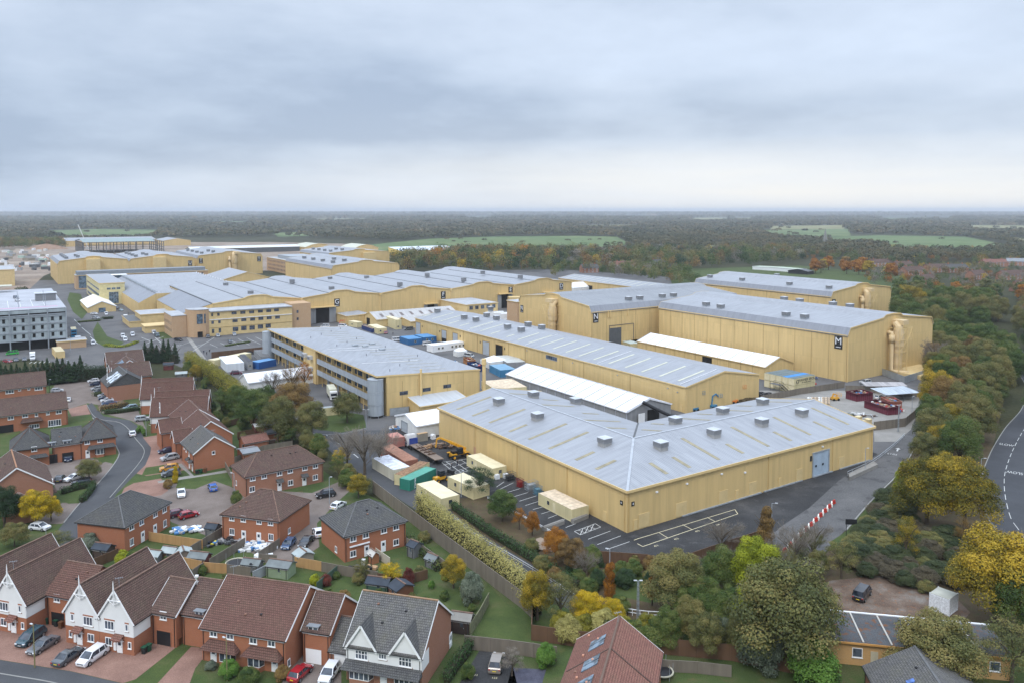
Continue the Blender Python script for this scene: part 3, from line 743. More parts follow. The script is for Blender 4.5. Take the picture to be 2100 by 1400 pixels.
SN=cw(231,282);sign(N.root,'N',SN,CU,-CV,2.5,12.8,3.2,4.6);
sign(N.root,'N',cw(231,342),-CV,-CU,2.5,11.5,2.6,3.8)
duct(N.root,cw(231,309),-CU,CV,18.5,.74,-1)
rollerdoor(N.root,SN,CU,-CV,18.5,0,15,10.5,yel,0,fm=dgrey);q=MB();q.boxd(SN+CU*11-CV*.09,CU,-CV,7.2,.1,0,9.4);q.build('sliding_door',dgrey,N.root)
for x in(9.6,11,22):q=MB();q.boxd(SN+CU*x,CU,-CV,.5,.5,14.6,17.6);q.build('wall_box',yelt,N.root)
for px,py in((1147,597-3),(1289,613),(1312,611),(1358,607),(1381,605)):
 z=21.5
 for _ in range(8):p=P(px,py+3,z);z=N.rz(min(max(p.dot(CV)-282,2),58))+.4
 N.vent(p.dot(CV)-282,max(p.dot(CU)-231,3),2.6,2.0)
Pp=stage('P','cream sound stage lettered P farthest right, before the playing field',382,260.5,58,100,'V',14)
sign(Pp.root,'P',cw(382,260.5),CU,-CV,2.6,11.5,3.2,4.8);duct(Pp.root,cw(412,260.5),-CV,CU,18,.74)
for px,py in((1456,567),(1522,573),(1619,582),(1700,590),(1593,564),(1639,567),(1687,571)):
 z=21.5
 for _ in range(8):p=P(px,py+3,z);z=Pp.rz(min(max(p.dot(CU)-382,2),56))+.4
 Pp.vent(p.dot(CU)-382,min(max(p.dot(CV)-260.5,3),97),2.6,2.0)
# the five-bay stage block
def five_bays():
 s0=97.0;bw=48.6;t0,t1=438,558
 root=thing('sound_stage','very long cream stage block with five humped bays lettered G F E D','sound stage',cw(s0+2.5*bw,t0),CA)
 def bay(i):
  b=s0+i*bw;m=b+bw/2
  return[(b,15.0),(m-8,16.9),(m-5.5,17.9),(m-3,18.35),(m+3,18.35),(m+5.5,17.9),(m+8,16.9),(b+bw,15.0)]
 prof=[]
 for i in range(5):prof+=bay(i)if i==0 else bay(i)[1:]
 w=MB();f=[cw(s,t0,z)for s,z in prof]
 w.face([cw(s0,t0)]+[cw(s0+5*bw,t0)]+f[::-1]);bk=[cw(s,t1,z)for s,z in prof];w.face([cw(s0+5*bw,t1),cw(s0,t1)]+bk)
 w.face([cw(s0,t1),cw(s0,t0),cw(s0,t0,15),cw(s0,t1,15)]);w.face([cw(s0+5*bw,t0),cw(s0+5*bw,t1),cw(s0+5*bw,t1,15),cw(s0+5*bw,t0,15)])
 w.build('wall',yel,root)
 for i in range(5):
  p=bay(i);r=MB();te=t1+(12 if i==4 else 0)
  for(a,za),(b,zb)in zip(p,p[1:]):r.face([cw(a,t0-.3,za+.2),cw(b,t0-.3,zb+.2),cw(b,te,zb+.2),cw(a,te,za+.2)])
  r.build('roof',groof,root)
  T=MB()
  for(a,za),(b,zb)in zip(p,p[1:]):T.beam(cw(a,t0-.35,za+.02),cw(b,t0-.35,zb+.02),.12,.5)
  T.build('roof_edge',yelt,root)
  g=MB();g.prism([cw(p[0][0]-.4,t0),cw(p[0][0]+.4,t0),cw(p[0][0]+.4,t1),cw(p[0][0]-.4,t1)],15.2,15.4);g.build('valley_gutter',dgrey,root)
  for x in(p[1][0],p[-2][0]):
   g=MB();g.beam(cw(x,t0,17.2),cw(x,t1,17.2),.35,.2);g.build('roof_seam',dgrey,root)
  d=MB();d.boxd(cw(s0+(i+1)*bw,t0),CU,-CV,.4,.35,3,14.6);d.box(cw(s0+(i+1)*bw+.2,t0-.4,14.4),(1.4,.6,.9),CA);d.build('downpipe',yelt,root)
 r=MB();r.face([cw(s0-13,t0+12,9.5),cw(s0,t0-.3,15.2),cw(s0,t1-30,15.2),cw(s0-13,t1-30,9.5)]);r.build('side_roof',groof2,root)
 w=MB();w.face([cw(s0-13,t1-30),cw(s0-13,t0+12),cw(s0-13,t0+12,9.3),cw(s0-13,t1-30,9.3)]);w.face([cw(s0-13,t0+12),cw(s0,t0),cw(s0,t0,15),cw(s0-13,t0+12,9.3)]);w.build('side_wall',yel,root)
 S=cw(s0,t0);
 for ch,px,py in(('G',691,621),('F',909,605.5),('E',1047,596),('D',1151,588)):
  p=onwall(px,py,S,-CV);sign(root,ch,S,CU,-CV,(p-S).dot(CU),p.z-2.3,3.3,4.7)
 for px,w_,h_,op in((661,17,8.6,1),(883,10,6,1),(1035,12,9,1),(1125,12,8,1)):
  p=onwall(px,640,S,-CV);x=(p-S).dot(CU)
  rollerdoor(root,S,CU,-CV,x,0,w_*.45,h_,dark,1,fm=dgrey,name='stage_door')
  for k in(-1,1):q=MB();q.boxd(S+CU*(x+k*w_*.36-w_*.12)-CV*.3,CU,-CV,w_*.24,.25,0,h_);q.build('sliding_door',clad('door_leaf_grey',(.26,.27,.28),.5),root)
  q=MB();q.boxd(S+CU*(x-w_*.45),CU,-CV,w_*.9,2.2,h_+.4,h_+.9,);q.build('canopy',yelt,root)
 for px,py in((463,582),(514,599),(599,575),(680,590),(677,571-2),(752,567),(820,581),(876,562),(951,572),(1067,566),(990,557)):
  z=17
  for _ in range(8):
   p=P(px,py+3,z);s=p.dot(CU);i=min(max(int((s-s0)/bw),0),4);pr=bay(i)
   for(a,za),(b,zb)in zip(pr,pr[1:]):
    if a<=s<=b:z=za+(zb-za)*(s-a)/(b-a)+.3
  b=MB();b.box(p+UP*.3,(2.6,2.6,2.4),CA);b.build('roof_vent',louvre,root)
 return root
five_bays()
# saw-tooth roofed block north west of it
def sawtooth():
 s0,s1,t0,t1=84,139,530,684;root=thing('factory_block','old factory block with a pale saw-tooth roof behind the stage block','factory',cw((s0+s1)/2,(t0+t1)/2),CA)
 w=MB();w.prism([cw(s0-10,t0),cw(s1,t0),cw(s1,t1),cw(s0-10,t1)],0,8,cap=False);w.face([cw(s1,t0,8),cw(s1,t1,8),cw(s1,t1,13),cw(s1,t0,13)]);w.face([cw(s0-10,t0,8),cw(s1,t0,8),cw(s1,t0,13.2),cw(s0,t0,13.2)]);w.build('wall',yel,root)
 r=MB();n=19;dt=(t1-t0)/n
 for i in range(n):
  a=t0+i*dt
  r.face([cw(s0,a,13.2),cw(s1,a,13.2),cw(s1,a+dt*.75,14.4),cw(s0,a+dt*.75,14.4)]);r.face([cw(s0,a+dt*.75,14.4),cw(s1,a+dt*.75,14.4),cw(s1,a+dt,13.2),cw(s0,a+dt,13.2)],1)
  for s in(s0,s1):r.face([cw(s,a,13.2),cw(s,a+dt,13.2),cw(s,a+dt*.75,14.4)])
 r.build('roof',[groof,groof2],root)
 r=MB();r.face([cw(s0-10,t0,8),cw(s0,t0,13.2),cw(s0,t1,13.2),cw(s0-10,t1,8)]);r.build('side_roof',groof2,root)
 for i in range(n):
  d=MB();a=t0+i*dt;d.box(cw(s1,a+dt*.5,13.8),(.5,1.2,2.0),CA);d.build('roof_cowl',white,root)
  d=MB();d.box(cw(s0+.5,a+dt*.6,13.6),(2.2,2.4,1.3),CA);d.build('roof_hood',galv,root)
sawtooth()
# offices in front of the stage block
def office_front():
 t0,t1=423,437.6;s0,s1=92,135.5
 root=thing('office_building','three storey cream and tan brick office with a bowed corner entrance facing the car park','office building',cw(110,430),CA)
 q=MB();q.prism([cw(s0,t0),cw(s1,t0),cw(s1,t1),cw(s0,t1)],0,12.4);q.build('wall',yelp,root)
 q=MB();q.prism([cw(s0+.5,t0-.6),cw(s1,t0-.6),cw(s1,t1),cw(s0+.5,t1)],12.42,12.9,bottom=True);q.build('roof',flatroof,root)
 for z in(4.1,8.3):q=MB();q.boxd(cw(s0+.1,t0),CU,-CV,s1-s0-.2,.3 if z>8 else.1,z,z+.3);q.build('cornice',white if z>8 else yeld,root)
 S=cw(s0,t0)
 def ox(px,py):p=onwall(px,py,S,-CV);return(p-S).dot(CU),p.z
 for px,py,w in((435,646,.9),(448,645,1.2),(480,642,2.6),(498,641,2.6),(516,640,2.6),(534,638.5,2.6),(551,637.5,2.6),(567,636,2.6),(436,661.5,1.2),(450,660,1.2),(482,658,2.6),(500,656,2.6),(518,655,2.6),(535,653.5,2.6),(552,652,2.6),(569,651,2.6),(437,679,1.2),(451,677.5,1.2),(483,675,2.8),(500,673,2.8),(517,672,2.8),(534,670,2.8),(550,668,2.8)):
  x,z=ox(px,py);window(root,S,CU,-CV,x,z-(.75 if z>3.5 else 1.1),w,1.5 if z>3.5 else 2.2,dgrey,3 if w>2 else 1,sill=False)
 q=MB();q.prism([cw(s1+.02,t0+1.5),cw(146.5,t0+1.5),cw(146.5,t1),cw(s1+.02,t1)],0,13.8);q.build('brick_tower',BR_TAN,root)
 for z in(8.6,4.6):window(root,cw(s1,t0+1.5),CU,-CV,3.5,z,1.1,1.5,dgrey,1,sill=False)
 pts=[cw(82,429),cw(82.6,425.5),cw(84.5,423),cw(87,421.8),cw(90,421.8),cw(92,423),cw(92,431),cw(82,431)]
 q=MB();q.prism(pts,0,14.0);q.build('bowed_entrance',BR_TAN,root)
 q=MB();q.prism([p-CV*.2 for p in pts],14.02,14.3,bottom=True);q.build('coping',flatroof,root)
 Sb=cw(84.5,423);db=(cw(87,421.8)-cw(84.5,423)).normalized();nb_=Vector((db.y,-db.x,0))
 S3=cw(87,421.8);window(root,S3,CU,-CV,.2,7.0,2.9,5.0,dgrey,3,4,gm=glassb,sill=False);window(root,S3,CU,-CV,2.7,7.0,.8,5.0,dgrey,1,4,gm=glassb,sill=False)
 rollerdoor(root,S3,CU,-CV,0.2,0,2.6,3,dark,1,name='entrance_door',fm=BR_TAN)
 q=MB();q.prism([cw(75,428),cw(82,428),cw(82,450),cw(75,450)],0,11.0);q.build('side_wing',BR_TAN,root)
 q=MB();q.prism([cw(74.8,427.8),cw(82,427.8),cw(82,450.2),cw(74.8,450.2)],11.02,11.3,bottom=True);q.build('wing_roof',flatroof,root)
 for z in(2,5.5,8.4)[:2]:
  for k in range(6):window(root,cw(75,450),-CV,-CU,2.2+k*3.4,z+.8,1.1,1.5,dgrey,1,sill=False)
 q=MB();q.boxd(cw(109,430),CU,CV,20,5,12.9,14.2);q.build('plant_box',galv,root)if False else None
office_front()
# ================================================================== ground sheets
def sheet(name,pts,m,z,px=True,sub=0):
 q=MB();v=[P(a,b)if px else Vector((a,b,0))for a,b in pts]
 ar=sum(v[i].x*v[(i+1)%len(v)].y-v[(i+1)%len(v)].x*v[i].y for i in range(len(v)))
 if ar<0:v=v[::-1]
 q.face([(p.x,p.y,z)for p in v]);return structure(name,q,m)
q=MB();q.face([(-16000,-400,0),(16000,-400,0),(16000,30000,0),(-16000,30000,0)]);structure('ground',q,land)
gardenm=ground_mat('garden_ground',[(.3,(.040,.060,.02)),(.5,(.058,.083,.026)),(.62,(.080,.088,.036)),(.75,(.11,.095,.055))],.16,(6,.5),patch=(.5,.60,.45,(.13,.085,.04)))
sheet('garden_ground',[(-900,840),(-100,790),(230,775),(480,835),(700,990),(860,1060),(1010,1160),(1110,1230),(1300,1290),(2200,1330),(2300,2600),(-1500,2600),(-900,1100)],gardenm,.004)
sheet('hardstanding',[(-260,750),(60,735),(225,762),(330,735),(400,765),(500,840),(560,872),(640,890),(700,945),(850,1040),(930,1045),(1080,1065),(1197,1130),(1327,1141),(1400,1146),(1560,1120),(1605,1135),(1700,1110),(1735,1085),(1790,1020),(1845,965),(1885,900),(1905,860),(1925,800),(1915,730),(1800,690),(1720,630),(1400,570),(1150,553),(900,556),(700,560),(560,575),(60,575),(-300,600)],asphl,.008)
sheet('workshop_yard',[(800,880),(800,930),(850,985),(905,1020),(940,1022),(1002,1020),(1079,1063),(1146,1101),(1197,1130),(1327,1141),(1365,1164),(1362,1143),(1394,1146),(1500,1109),(1590,1090),(1600,1080),(1660,1040),(1720,985),(1800,930),(1786,925),(1300,1085),(905,880)],asphd,.012)
sheet('building_site',[(-700,700),(40,612),(90,566),(105,560),(400,556),(700,556),(800,545),(900,526),(880,514),(700,500),(560,497),(0,497),(-600,497)],mud,.010)
sheet('access_track',[(615,872),(640,890),(700,945),(860,1050),(1000,1135),(1110,1205),(1180,1260),(1215,1262),(1215,1235),(1135,1180),(1040,1120),(980,1085),(930,1050),(850,1005),(780,955),(720,905),(650,875)],asph,.016)
sheet('junction',[(600,868),(640,876),(720,884),(800,880),(860,930),(850,975),(780,955),(700,925),(640,890)],asph,.020)
sheet('grass_verge',[(620,868),(650,850),(700,842),(745,850),(752,876),(700,886),(650,880)],grassm,.024)
sheet('planting_bed',[(935,1021),(1002,1018),(1079,1062),(1143,1097),(1197,1130),(1327,1143),(1480,1290),(1330,1300),(1215,1245),(1140,1185),(1050,1133),(970,1083),(927,1050)],soil,.020)
sheet('orchard_lawn',[(1255,1190),(1330,1170),(1400,1185),(1420,1230),(1330,1235),(1240,1215)],grassm,.024)
sheet('access_road',[(1925,800),(1908,810),(1880,850),(1868,880),(1840,905),(1800,930),(1720,985),(1660,1040),(1590,1100),(1540,1160),(1490,1230),(1620,1240),(1700,1120),(1735,1085),(1790,1020),(1845,965),(1885,900),(1905,860),(1935,810)],ground_mat('asphalt_worn',[(.3,(.085,.083,.083)),(.5,(.105,.103,.102)),(.7,(.135,.13,.128))],.12,(3,.3),patch=(.22,.54,.7,(.045,.045,.046))),.016)
sheet('concrete_apron',[(1792,880),(1868,862),(1880,850),(1868,880),(1840,905),(1793,905)],conc,.020)
sheet('scrap_yard_ground',[(1480,850),(1560,800),(1700,800),(1900,800),(1905,815),(1850,862),(1792,875),(1700,845),(1570,850)],conc,.014)
sheet('verge',[(1700,1112),(1738,1087),(1794,1020),(1800,1024),(1760,1085),(1710,1125)],grassm,.024)
sheet('bank_ground',[(1710,1120),(1760,1085),(1850,965),(1910,860),(1935,810),(2010,830),(2060,820),(2040,900),(2020,970),(2030,1050),(2100,1160),(2200,1300),(1990,1280),(1700,1260),(1600,1240),(1620,1200)],soil,.012)
sheet('leafy_clearing',[(1700,1190),(1800,1180),(1960,1225),(1990,1255),(1960,1290),(1850,1300),(1700,1290),(1680,1240)],ground_mat('leaf_litter',[(.3,(.09,.06,.045)),(.5,(.14,.10,.075)),(.7,(.19,.17,.15))],.3,(8,.5),patch=(1.4,.58,.6,(.28,.11,.04))),.022)
sheet('corner_lawn',[(980,1245),(1000,1195),(1050,1250),(1100,1310),(1085,1318),(975,1300)],grassm,.012)
# main road on the right, swept along its centre line
def catmull(pts,n=8):
 out=[]
 for i in range(len(pts)-1):
  p0,p1,p2,p3=pts[max(i-1,0)],pts[i],pts[i+1],pts[min(i+2,len(pts)-1)]
  for k in range(n):
   t=k/n;out.append(.5*((2*p1)+(p2-p0)*t+(2*p0-5*p1+4*p2-p3)*t*t+(3*p1-p0-3*p2+p3)*t**3))
 out.append(pts[-1]);return out
def ribbon(name,line,w0,w1,z,m,kind=True):
 q=MB()
 for i in range(len(line)-1):
  qs=[]
  for j in(i,i+1):
   d=(line[min(j+1,len(line)-1)]-line[max(j-1,0)]).normalized();n=Vector((d.y,-d.x,0));qs.append((line[j]-n*w0,line[j]+n*w1))
  q.face([(v.x,v.y,z)for v in(qs[0][0],qs[0][1],qs[1][1],qs[1][0])])
 return structure(name,q,m)
road=catmull([P(2230,1270),P(2150,1170),P(2089,1085),P(2072,1059),P(2061,1013),P(2060,975),P(2069,942),P(2081,914),P(2100,880),P(2130,840),P(2135,800),P(2115,765),P(2085,730),P(2060,705),P(2030,690)])
ribbon('main_road',road,4.4,4.4,.030,ground_mat('asphalt_blue',[(.3,(.050,.052,.057)),(.7,(.070,.073,.080))],.1,(5,.15)))
ribbon('road_kerb',road,4.62,-4.38,.10,kerbm);ribbon('road_kerb',road,-4.38,4.62,.10,kerbm)
def dashes(name,line,on,off,w,z,m,start=0,lat=0):
 q=MB();acc=start;i=0;n=0
 L=[0]
 for a,b in zip(line,line[1:]):L.append(L[-1]+(b-a).length)
 def at(s):
  for k in range(len(line)-1):
   if L[k]<=s<=L[k+1]:
    d=(line[k+1]-line[k]).normalized();return line[k]+d*(s-L[k])+Vector((d.y,-d.x,0))*lat,d
 s=start
 while s+on<L[-1]:
  (p,d),(p2,d2)=at(s),at(s+on);n_=Vector((d.y,-d.x,0))*w/2;n2_=Vector((d2.y,-d2.x,0))*w/2
  q.face([(v.x,v.y,z)for v in(p-n_,p+n_,p2+n2_,p2-n2_)]);s+=on+off
 return structure(name,q,m)
dashes('road_marking',road,4.0,2.2,.13,.036,linew)
for txt,px,py,up in(('SLOW',2064,911,1),('SLOW',2081,968,-1)):
 c=P(px,py,.04);i=min(range(len(road)),key=lambda k:(road[k]-c).length);d=(road[min(i+1,len(road)-1)]-road[max(0,i-1)]).normalized()*up
 o=textmesh('road_lettering',txt,1.25,c,Vector((d.y,-d.x,0)),d,linew,None,.001);o.data.transform(Matrix.Translation(-c));o.data.transform(Matrix.Scale(2.3,4,d));o.data.transform(Matrix.Translation(c));tag(o,kind='structure')
# residential street
street=[(131,1071),(100,1110),(60,1160),(-60,1180),(-60,1240),(110,1200),(170,1130),(239,1012),(270,979),(298,953),(308,930),(310,917),(293,892),(280,871),(265,861),(213,853),(203,843),(188,825),(178,831),(180,836),(190,856),(226,892),(229,901),(243,924),(243.6,933),(237,946),(220,969),(196,996),(164,1031)]
sheet('street',street,asph,.02)
def pline(name,pts,w,z,m,h=0):
 L=catmull([P(*p)for p in pts],5);q=MB()
 for a,b in zip(L,L[1:]):
  d=(b-a).normalized();n=Vector((d.y,-d.x,0))
  if h:q.prism([a-n*w/2,a+n*w/2,b+n*w/2,b-n*w/2],0,h)
  else:q.face([(v.x,v.y,z)for v in(a-n*w/2,a+n*w/2,b+n*w/2,b-n*w/2)])
 return structure(name,q,m)
pline('kerb',[(225,1020),(239,1004),(262,977),(283,952),(293,936),(295,920),(278,899),(266,882),(245,866),(206,859.5),(190,850),(178,829)],.18,0,kerbm,.12)
pline('kerb',[(131,1071),(164,1031),(196,996),(220,969),(237,946),(243.6,933),(243,924),(229,901),(190,856)],.25,0,kerbm,.10)
sheet('front_road',[(-300,1290),(0,1352.6),(146,1376),(252,1401),(330,1420),(330,1600),(-400,1600)],asph,.020)
pline('kerb',[(-200,1345),(0,1380),(110,1399),(200,1425)],.2,0,kerbm,.05)
sheet('brick_drive',[(-300,1200),(100,1250),(230,1330),(345,1290),(372,1318),(278,1392),(252,1400),(146,1375.5),(0,1352),(-300,1289)],paver,.024)
sheet('grass_strip',[(372,1318),(392,1325),(312,1412),(275,1395)],grassm,.028)
sheet('brick_drive',[(392,1325),(432,1330),(400,1370),(385,1412),(312,1412)],paver,.024)
sheet('brick_drive',[(590,1360),(625,1335),(700,1345),(700,1460),(570,1430)],paver2,.024)
sheet('courtyard',[(298,1010),(340,985),(400,1000),(440,985),(480,1000),(640,1010),(700,985),(740,985),(690,1030),(650,1072),(655,1120),(600,1160),(560,1150),(352,1070)],paver2,.016)
sheet('brick_drive',[(293,896),(345,888),(372,905),(398,960),(300,975),(280,970),(298,953),(308,930),(310,917)],paver,.024)
sheet('brick_drive',[(274,990),(330,980),(345,1005),(330,1015),(240,1030),(255,1000)],paver,.024)
sheet('lawn',[(299,958),(365,948),(372,962),(290,975)],grassm,.028)
sheet('lawn',[(366,985),(425,970),(440,985),(400,1002),(360,1000)],grassm,.028)
sheet('footpath',[(365,952),(372,949),(398,975),(470,962),(472,967),(325,990),(323,986),(390,974)],conc,.032)
sheet('brown_court',[(100,780),(175,768),(190,790),(205,830),(180,826),(140,838),(110,815)],paver2,.016)
sheet('brick_court',[(139,838),(178,828),(190,848),(147,853)],paver,.020)
sheet('parking_court',[(170,770),(215,780),(250,820),(282,838),(300,880),(270,862),(205,845),(190,790)],paver2,.012)
sheet('lawn',[(98,788),(115,775),(190,768),(205,775),(115,785),(104,800)],grassm,.020)
sheet('front_court',[(95,950),(155,930),(232,950),(220,969),(196,996),(165,1000),(115,1005)],paver2,.016)
sheet('lawn',[(226,895),(230,905),(243,926),(240,938),(205,950),(200,940),(225,930)],grassm,.024)
sheet('lawn',[(125,1015),(165,1005),(180,1025),(160,1031),(140,1032),(120,1020)],grassm,.024)
sheet('brick_drive',[(128,1030),(163,1031),(140,1062),(128,1073),(60,1075),(100,1050)],paver2,.020)
sheet('parking_asphalt',[(985,1330),(1045,1338),(1060,1400),(1010,1470),(900,1470)],asphd,.016)
sheet('slate_bed',[(1050,1368),(1120,1372),(1100,1440),(1030,1440)],ground_mat('slate_chips',[(.3,(.05,.05,.07)),(.7,(.10,.10,.13))],.8,(9,.5)),.016)
sheet('lawn',[(610,1190),(655,1165),(700,1185),(690,1230),(600,1225)],grassm,.008)
sheet('lawn',[(655,1235),(700,1190),(760,1215),(740,1240)],grassm,.0085)
sheet('lawn',[(815,1150),(845,1130),(882,1160),(850,1175)],grassm,.0085)
sheet('lawn',[(850,1220),(895,1200),(945,1215),(960,1260),(915,1270),(860,1235)],grassm,.0085)
sheet('lawn',[(370,1145),(405,1120),(440,1125),(410,1142)],grassm,.0085)
sheet('lawn',[(405,1190),(455,1175),(470,1195),(430,1205)],grassm,.0085)
# ================================================================== houses
B_RED=bricks('red_brick',(.30,.105,.052),(.38,.145,.070),(.30,.18,.13))
B_BRN=bricks('brown_brick',(.27,.12,.075),(.35,.165,.10),(.30,.2,.15))
T_BR=tiles('brown_tiles',(.100,.063,.053),(.138,.085,.069))
T_RB=tiles('red_brown_tiles',(.118,.063,.050),(.158,.083,.065),mossf=.12)
T_RED=tiles('red_tiles',(.195,.092,.072),(.255,.12,.092),mossf=.2)
T_GR=tiles('grey_tiles',(.080,.080,.082),(.112,.110,.108),mossf=.2)
hipc=mat('ridge_tile_grey',(.12,.12,.12),.9,var=.2,vscale=2)
T_GR2=tiles('pale_grey_tiles',(.105,.102,.10),(.150,.144,.138),mossf=.35)
render_w=mat('white_render',(.72,.72,.70),.85,var=.04)
lead=mat('lead_flashing',(.20,.215,.23),.5)
class House:
 def __init__(s,label,x,y,ang,La,Lb,ez,rz,ridge='a',hip=0,wall=None,roof=None,oh=.35,name='house',cat='house',barge=True,group=None,cap=None,closed=True):
  s.root=thing(name,label,cat,(x,y,0),R(ang),group);s.La,s.Lb,s.ez,s.rz=La,Lb,ez,rz;s.M=wmat(s.root)
  s.wallm=wall or B_RED;s.roofm=roof or T_BR;s.ridge=ridge
  a,b=(La,Lb)if ridge=='a' else(Lb,La)
  def L(u,v,z):
   p=Vector((u,v,z))if ridge=='a' else Vector((v,u,z))
   return s.M@p
  s.L=L;w=MB()
  for(p,q_)in(((0,0),(a,0)),((a,0),(a,b)),((a,b),(0,b)),((0,b),(0,0))):w.face([L(*p,0),L(*q_,0),L(*q_,ez),L(*p,ez)])
  if not hip:
   for u in(0,a):w.face([L(u,0,ez),L(u,b,ez),L(u,b/2,rz-.08)])
  w.build('wall',s.wallm,s.root)
  sl=(rz-ez)/(b/2);e=ez-oh*sl;r=MB();t=.12
  hl=hip if hip else 0
  g=.25 if not hip else 0
  if hip:
   A=[(-oh,-oh),(a+oh,-oh),(a+oh,b+oh),(-oh,b+oh)];R1,R2=(hl,b/2),(a-hl,b/2)
   c=[L(*p,e)for p in A];r1=L(*R1,rz);r2=L(*R2,rz)
   for f in((c[0],c[1],r2,r1),(c[1],c[2],r2),(c[2],c[3],r1,r2),(c[3],c[0],r1)):r.face([v+UP*t for v in f])
   for i in range(4):r.face([c[i],c[(i+1)%4],c[(i+1)%4]+UP*t,c[i]+UP*t])
   r.face(c[::-1])
  else:
   for v0,v1 in((-oh,b/2),(b+oh,b/2)):
    f=[L(-g,v0,e),L(a+g,v0,e),L(a+g,v1,rz),L(-g,v1,rz)]
    r.face([v+UP*t for v in f]);r.face([v-UP*.03 for v in f][::-1])
    for i in range(4):r.face([f[i]-UP*.03,f[(i+1)%4]-UP*.03,f[(i+1)%4]+UP*t,f[i]+UP*t])
  r.build('roof',s.roofm,s.root)
  k=MB();capm=cap or mat('ridge_tile_brown',(.16,.10,.075),.9,var=.3,vscale=1.5)
  k.beam(L(hl-(g if not hip else 0),b/2,rz+t),L(a-hl+(g if not hip else 0),b/2,rz+t),.28,.12)
  if hip:
   for p,q_ in(((-oh,-oh),R1),((-oh,b+oh),R1),((a+oh,-oh),R2),((a+oh,b+oh),R2)):k.beam(L(*p,e+t),L(*q_,rz+t),.22,.10)
  k.build('ridge_tiles',capm,s.root)
  gt=MB()
  ed=[((-oh,-oh),(a+oh,-oh)),((-oh,b+oh),(a+oh,b+oh))]+([((-oh,-oh),(-oh,b+oh)),((a+oh,-oh),(a+oh,b+oh))]if hip else[])
  for p,q_ in ed:gt.beam(L(*p,e-.02),L(*q_,e-.02),.12,.1)
  gt.build('gutter',black,s.root)
  fs=MB()
  for p,q_ in(((-.02,-oh+.1),(a+.02,-oh+.1)),((-.02,b+oh-.1),(a+.02,b+oh-.1))):fs.beam(L(*p,e-.14),L(*q_,e-.14),.06,.18)
  if barge and not hip:
   for u in(-g-.03,a+g+.03):
    for v0 in(-oh,b+oh):fs.beam(L(u,v0,e-.02),L(u,b/2,rz-.02),.05,.26)
  fs.build('fascia',upvc,s.root)
  if name=='house' and a>6:
   rr=random.Random(int(abs(x*7+y)));
   for _ in range(3):u=rr.uniform(.2,.8)*a;f_=rr.uniform(.25,.8);q=MB();q.box(L(u,b/2*f_,ez+(rz-ez)*f_+.2),(.3,.3,.16),R(ang));q.build('vent_tile',mat('vent_tile2',(.22,.12,.085),.8)if rr.random()<.6 else black,s.root)
   if rr.random()<.6:
    q=MB();p_=L(a*rr.choice([.06,.94]),b/2,rz);q.beam(p_,p_+UP*1.5,.04);q.beam(p_+UP*1.45-Vector((.5,.2,0)),p_+UP*1.45+Vector((.5,.2,0)),.04)
    for k in(-.4,-.1,.2,.45):q.beam(p_+UP*1.45+Vector((k-.1,k*.4+.25,0)),p_+UP*1.45+Vector((k+.1,k*.4-.25,0)),.025)
    q.build('aerial',galv,s.root)
  for u in(.25,a-.25):
   d=MB();c=L(u,-.08,0);d.tube([c+UP*.1,c+UP*(ez-.2)],.05,6);d.build('downpipe',black,s.root)
 def W(s,wall):
  o=s.M@Vector((0,0,0));ax=(s.M.to_3x3()@Vector((1,0,0)));ay=(s.M.to_3x3()@Vector((0,1,0)))
  if wall=='front':return o,ax,-ay
  if wall=='left':return o+ay*s.Lb,-ay,-ax
  if wall=='right':return o+ax*s.La,ay,ax
  return o+ax*s.La+ay*s.Lb,-ax,ay
 def px(s,wall,x,y):S,d,n=s.W(wall);p=onwall(x,y,S,n);return(p-S).dot(d),p.z
 def win(s,wall,lst,w=1.25,h=1.25,cols=2,rows=1,fm=None,proud=.07):
  S,d,n=s.W(wall)
  for it in lst:
   x,z=s.px(wall,it[0],it[1]);ww=it[2]if len(it)>2 else w;hh=it[3]if len(it)>3 else h
   L=s.La if wall in('front','back')else s.Lb
   x=min(max(x,ww/2+.15),L-ww/2-.15);window(s.root,S,d,n,x,z-hh/2,ww,hh,fm,cols if ww>.8 else 1,rows if hh>1 else 1,proud=proud)
 def door(s,wall,x,y,w=1.0,h=2.1,m=None,canopy=None,pxz=True,off=None):
  S,d,n=s.W(wall);o=s.px(wall,x,y)[0]if off is None else off
  q=MB();q.boxd(S+d*(o-w/2),d,n,w,.08,.1,.1+h);dr=q.build('door',m or upvc,s.root)
  q=MB();q.boxd(S+d*(o-w*.25)+n*.08,d,n,w*.5,.015,1.25,1.85);q.build('door_light',glass,dr)
  q=MB();q.boxd(S+d*(o+w*.33)+n*.08,d,n,.08,.05,1.0,1.12);q.build('handle',galv,dr)
  if canopy:
   q=MB();a=S+d*(o-w/2-.35);ww=w+.7
   q.face([a+UP*2.95+n*.02,a+n*1.0+UP*2.4,a+n*1.0+d*ww+UP*2.4,a+d*ww+UP*2.95+n*.02]);q.face([a+UP*2.85+n*.02,a+d*ww+UP*2.85+n*.02,a+n*1.0+d*ww+UP*2.3,a+n*1.0+UP*2.3])
   q.face([a+n*1.0+UP*2.3,a+n*1.0+d*ww+UP*2.3,a+n*1.0+d*ww+UP*2.4,a+n*1.0+UP*2.4])
   q.face([a+UP*2.95,a+n+UP*2.4,a+n+UP*2.3,a+UP*2.85]);q.face([a+d*ww+UP*2.95,a+d*ww+n+UP*2.4,a+d*ww+n+UP*2.3,a+d*ww+UP*2.85])
   c=q.build('porch_roof',canopy,s.root)
   for k in(.1,ww-.1):b_=MB();b_.beam(a+d*k+UP*1.9,a+d*k+n*.85+UP*2.3,.08);b_.build('bracket',upvc,c)
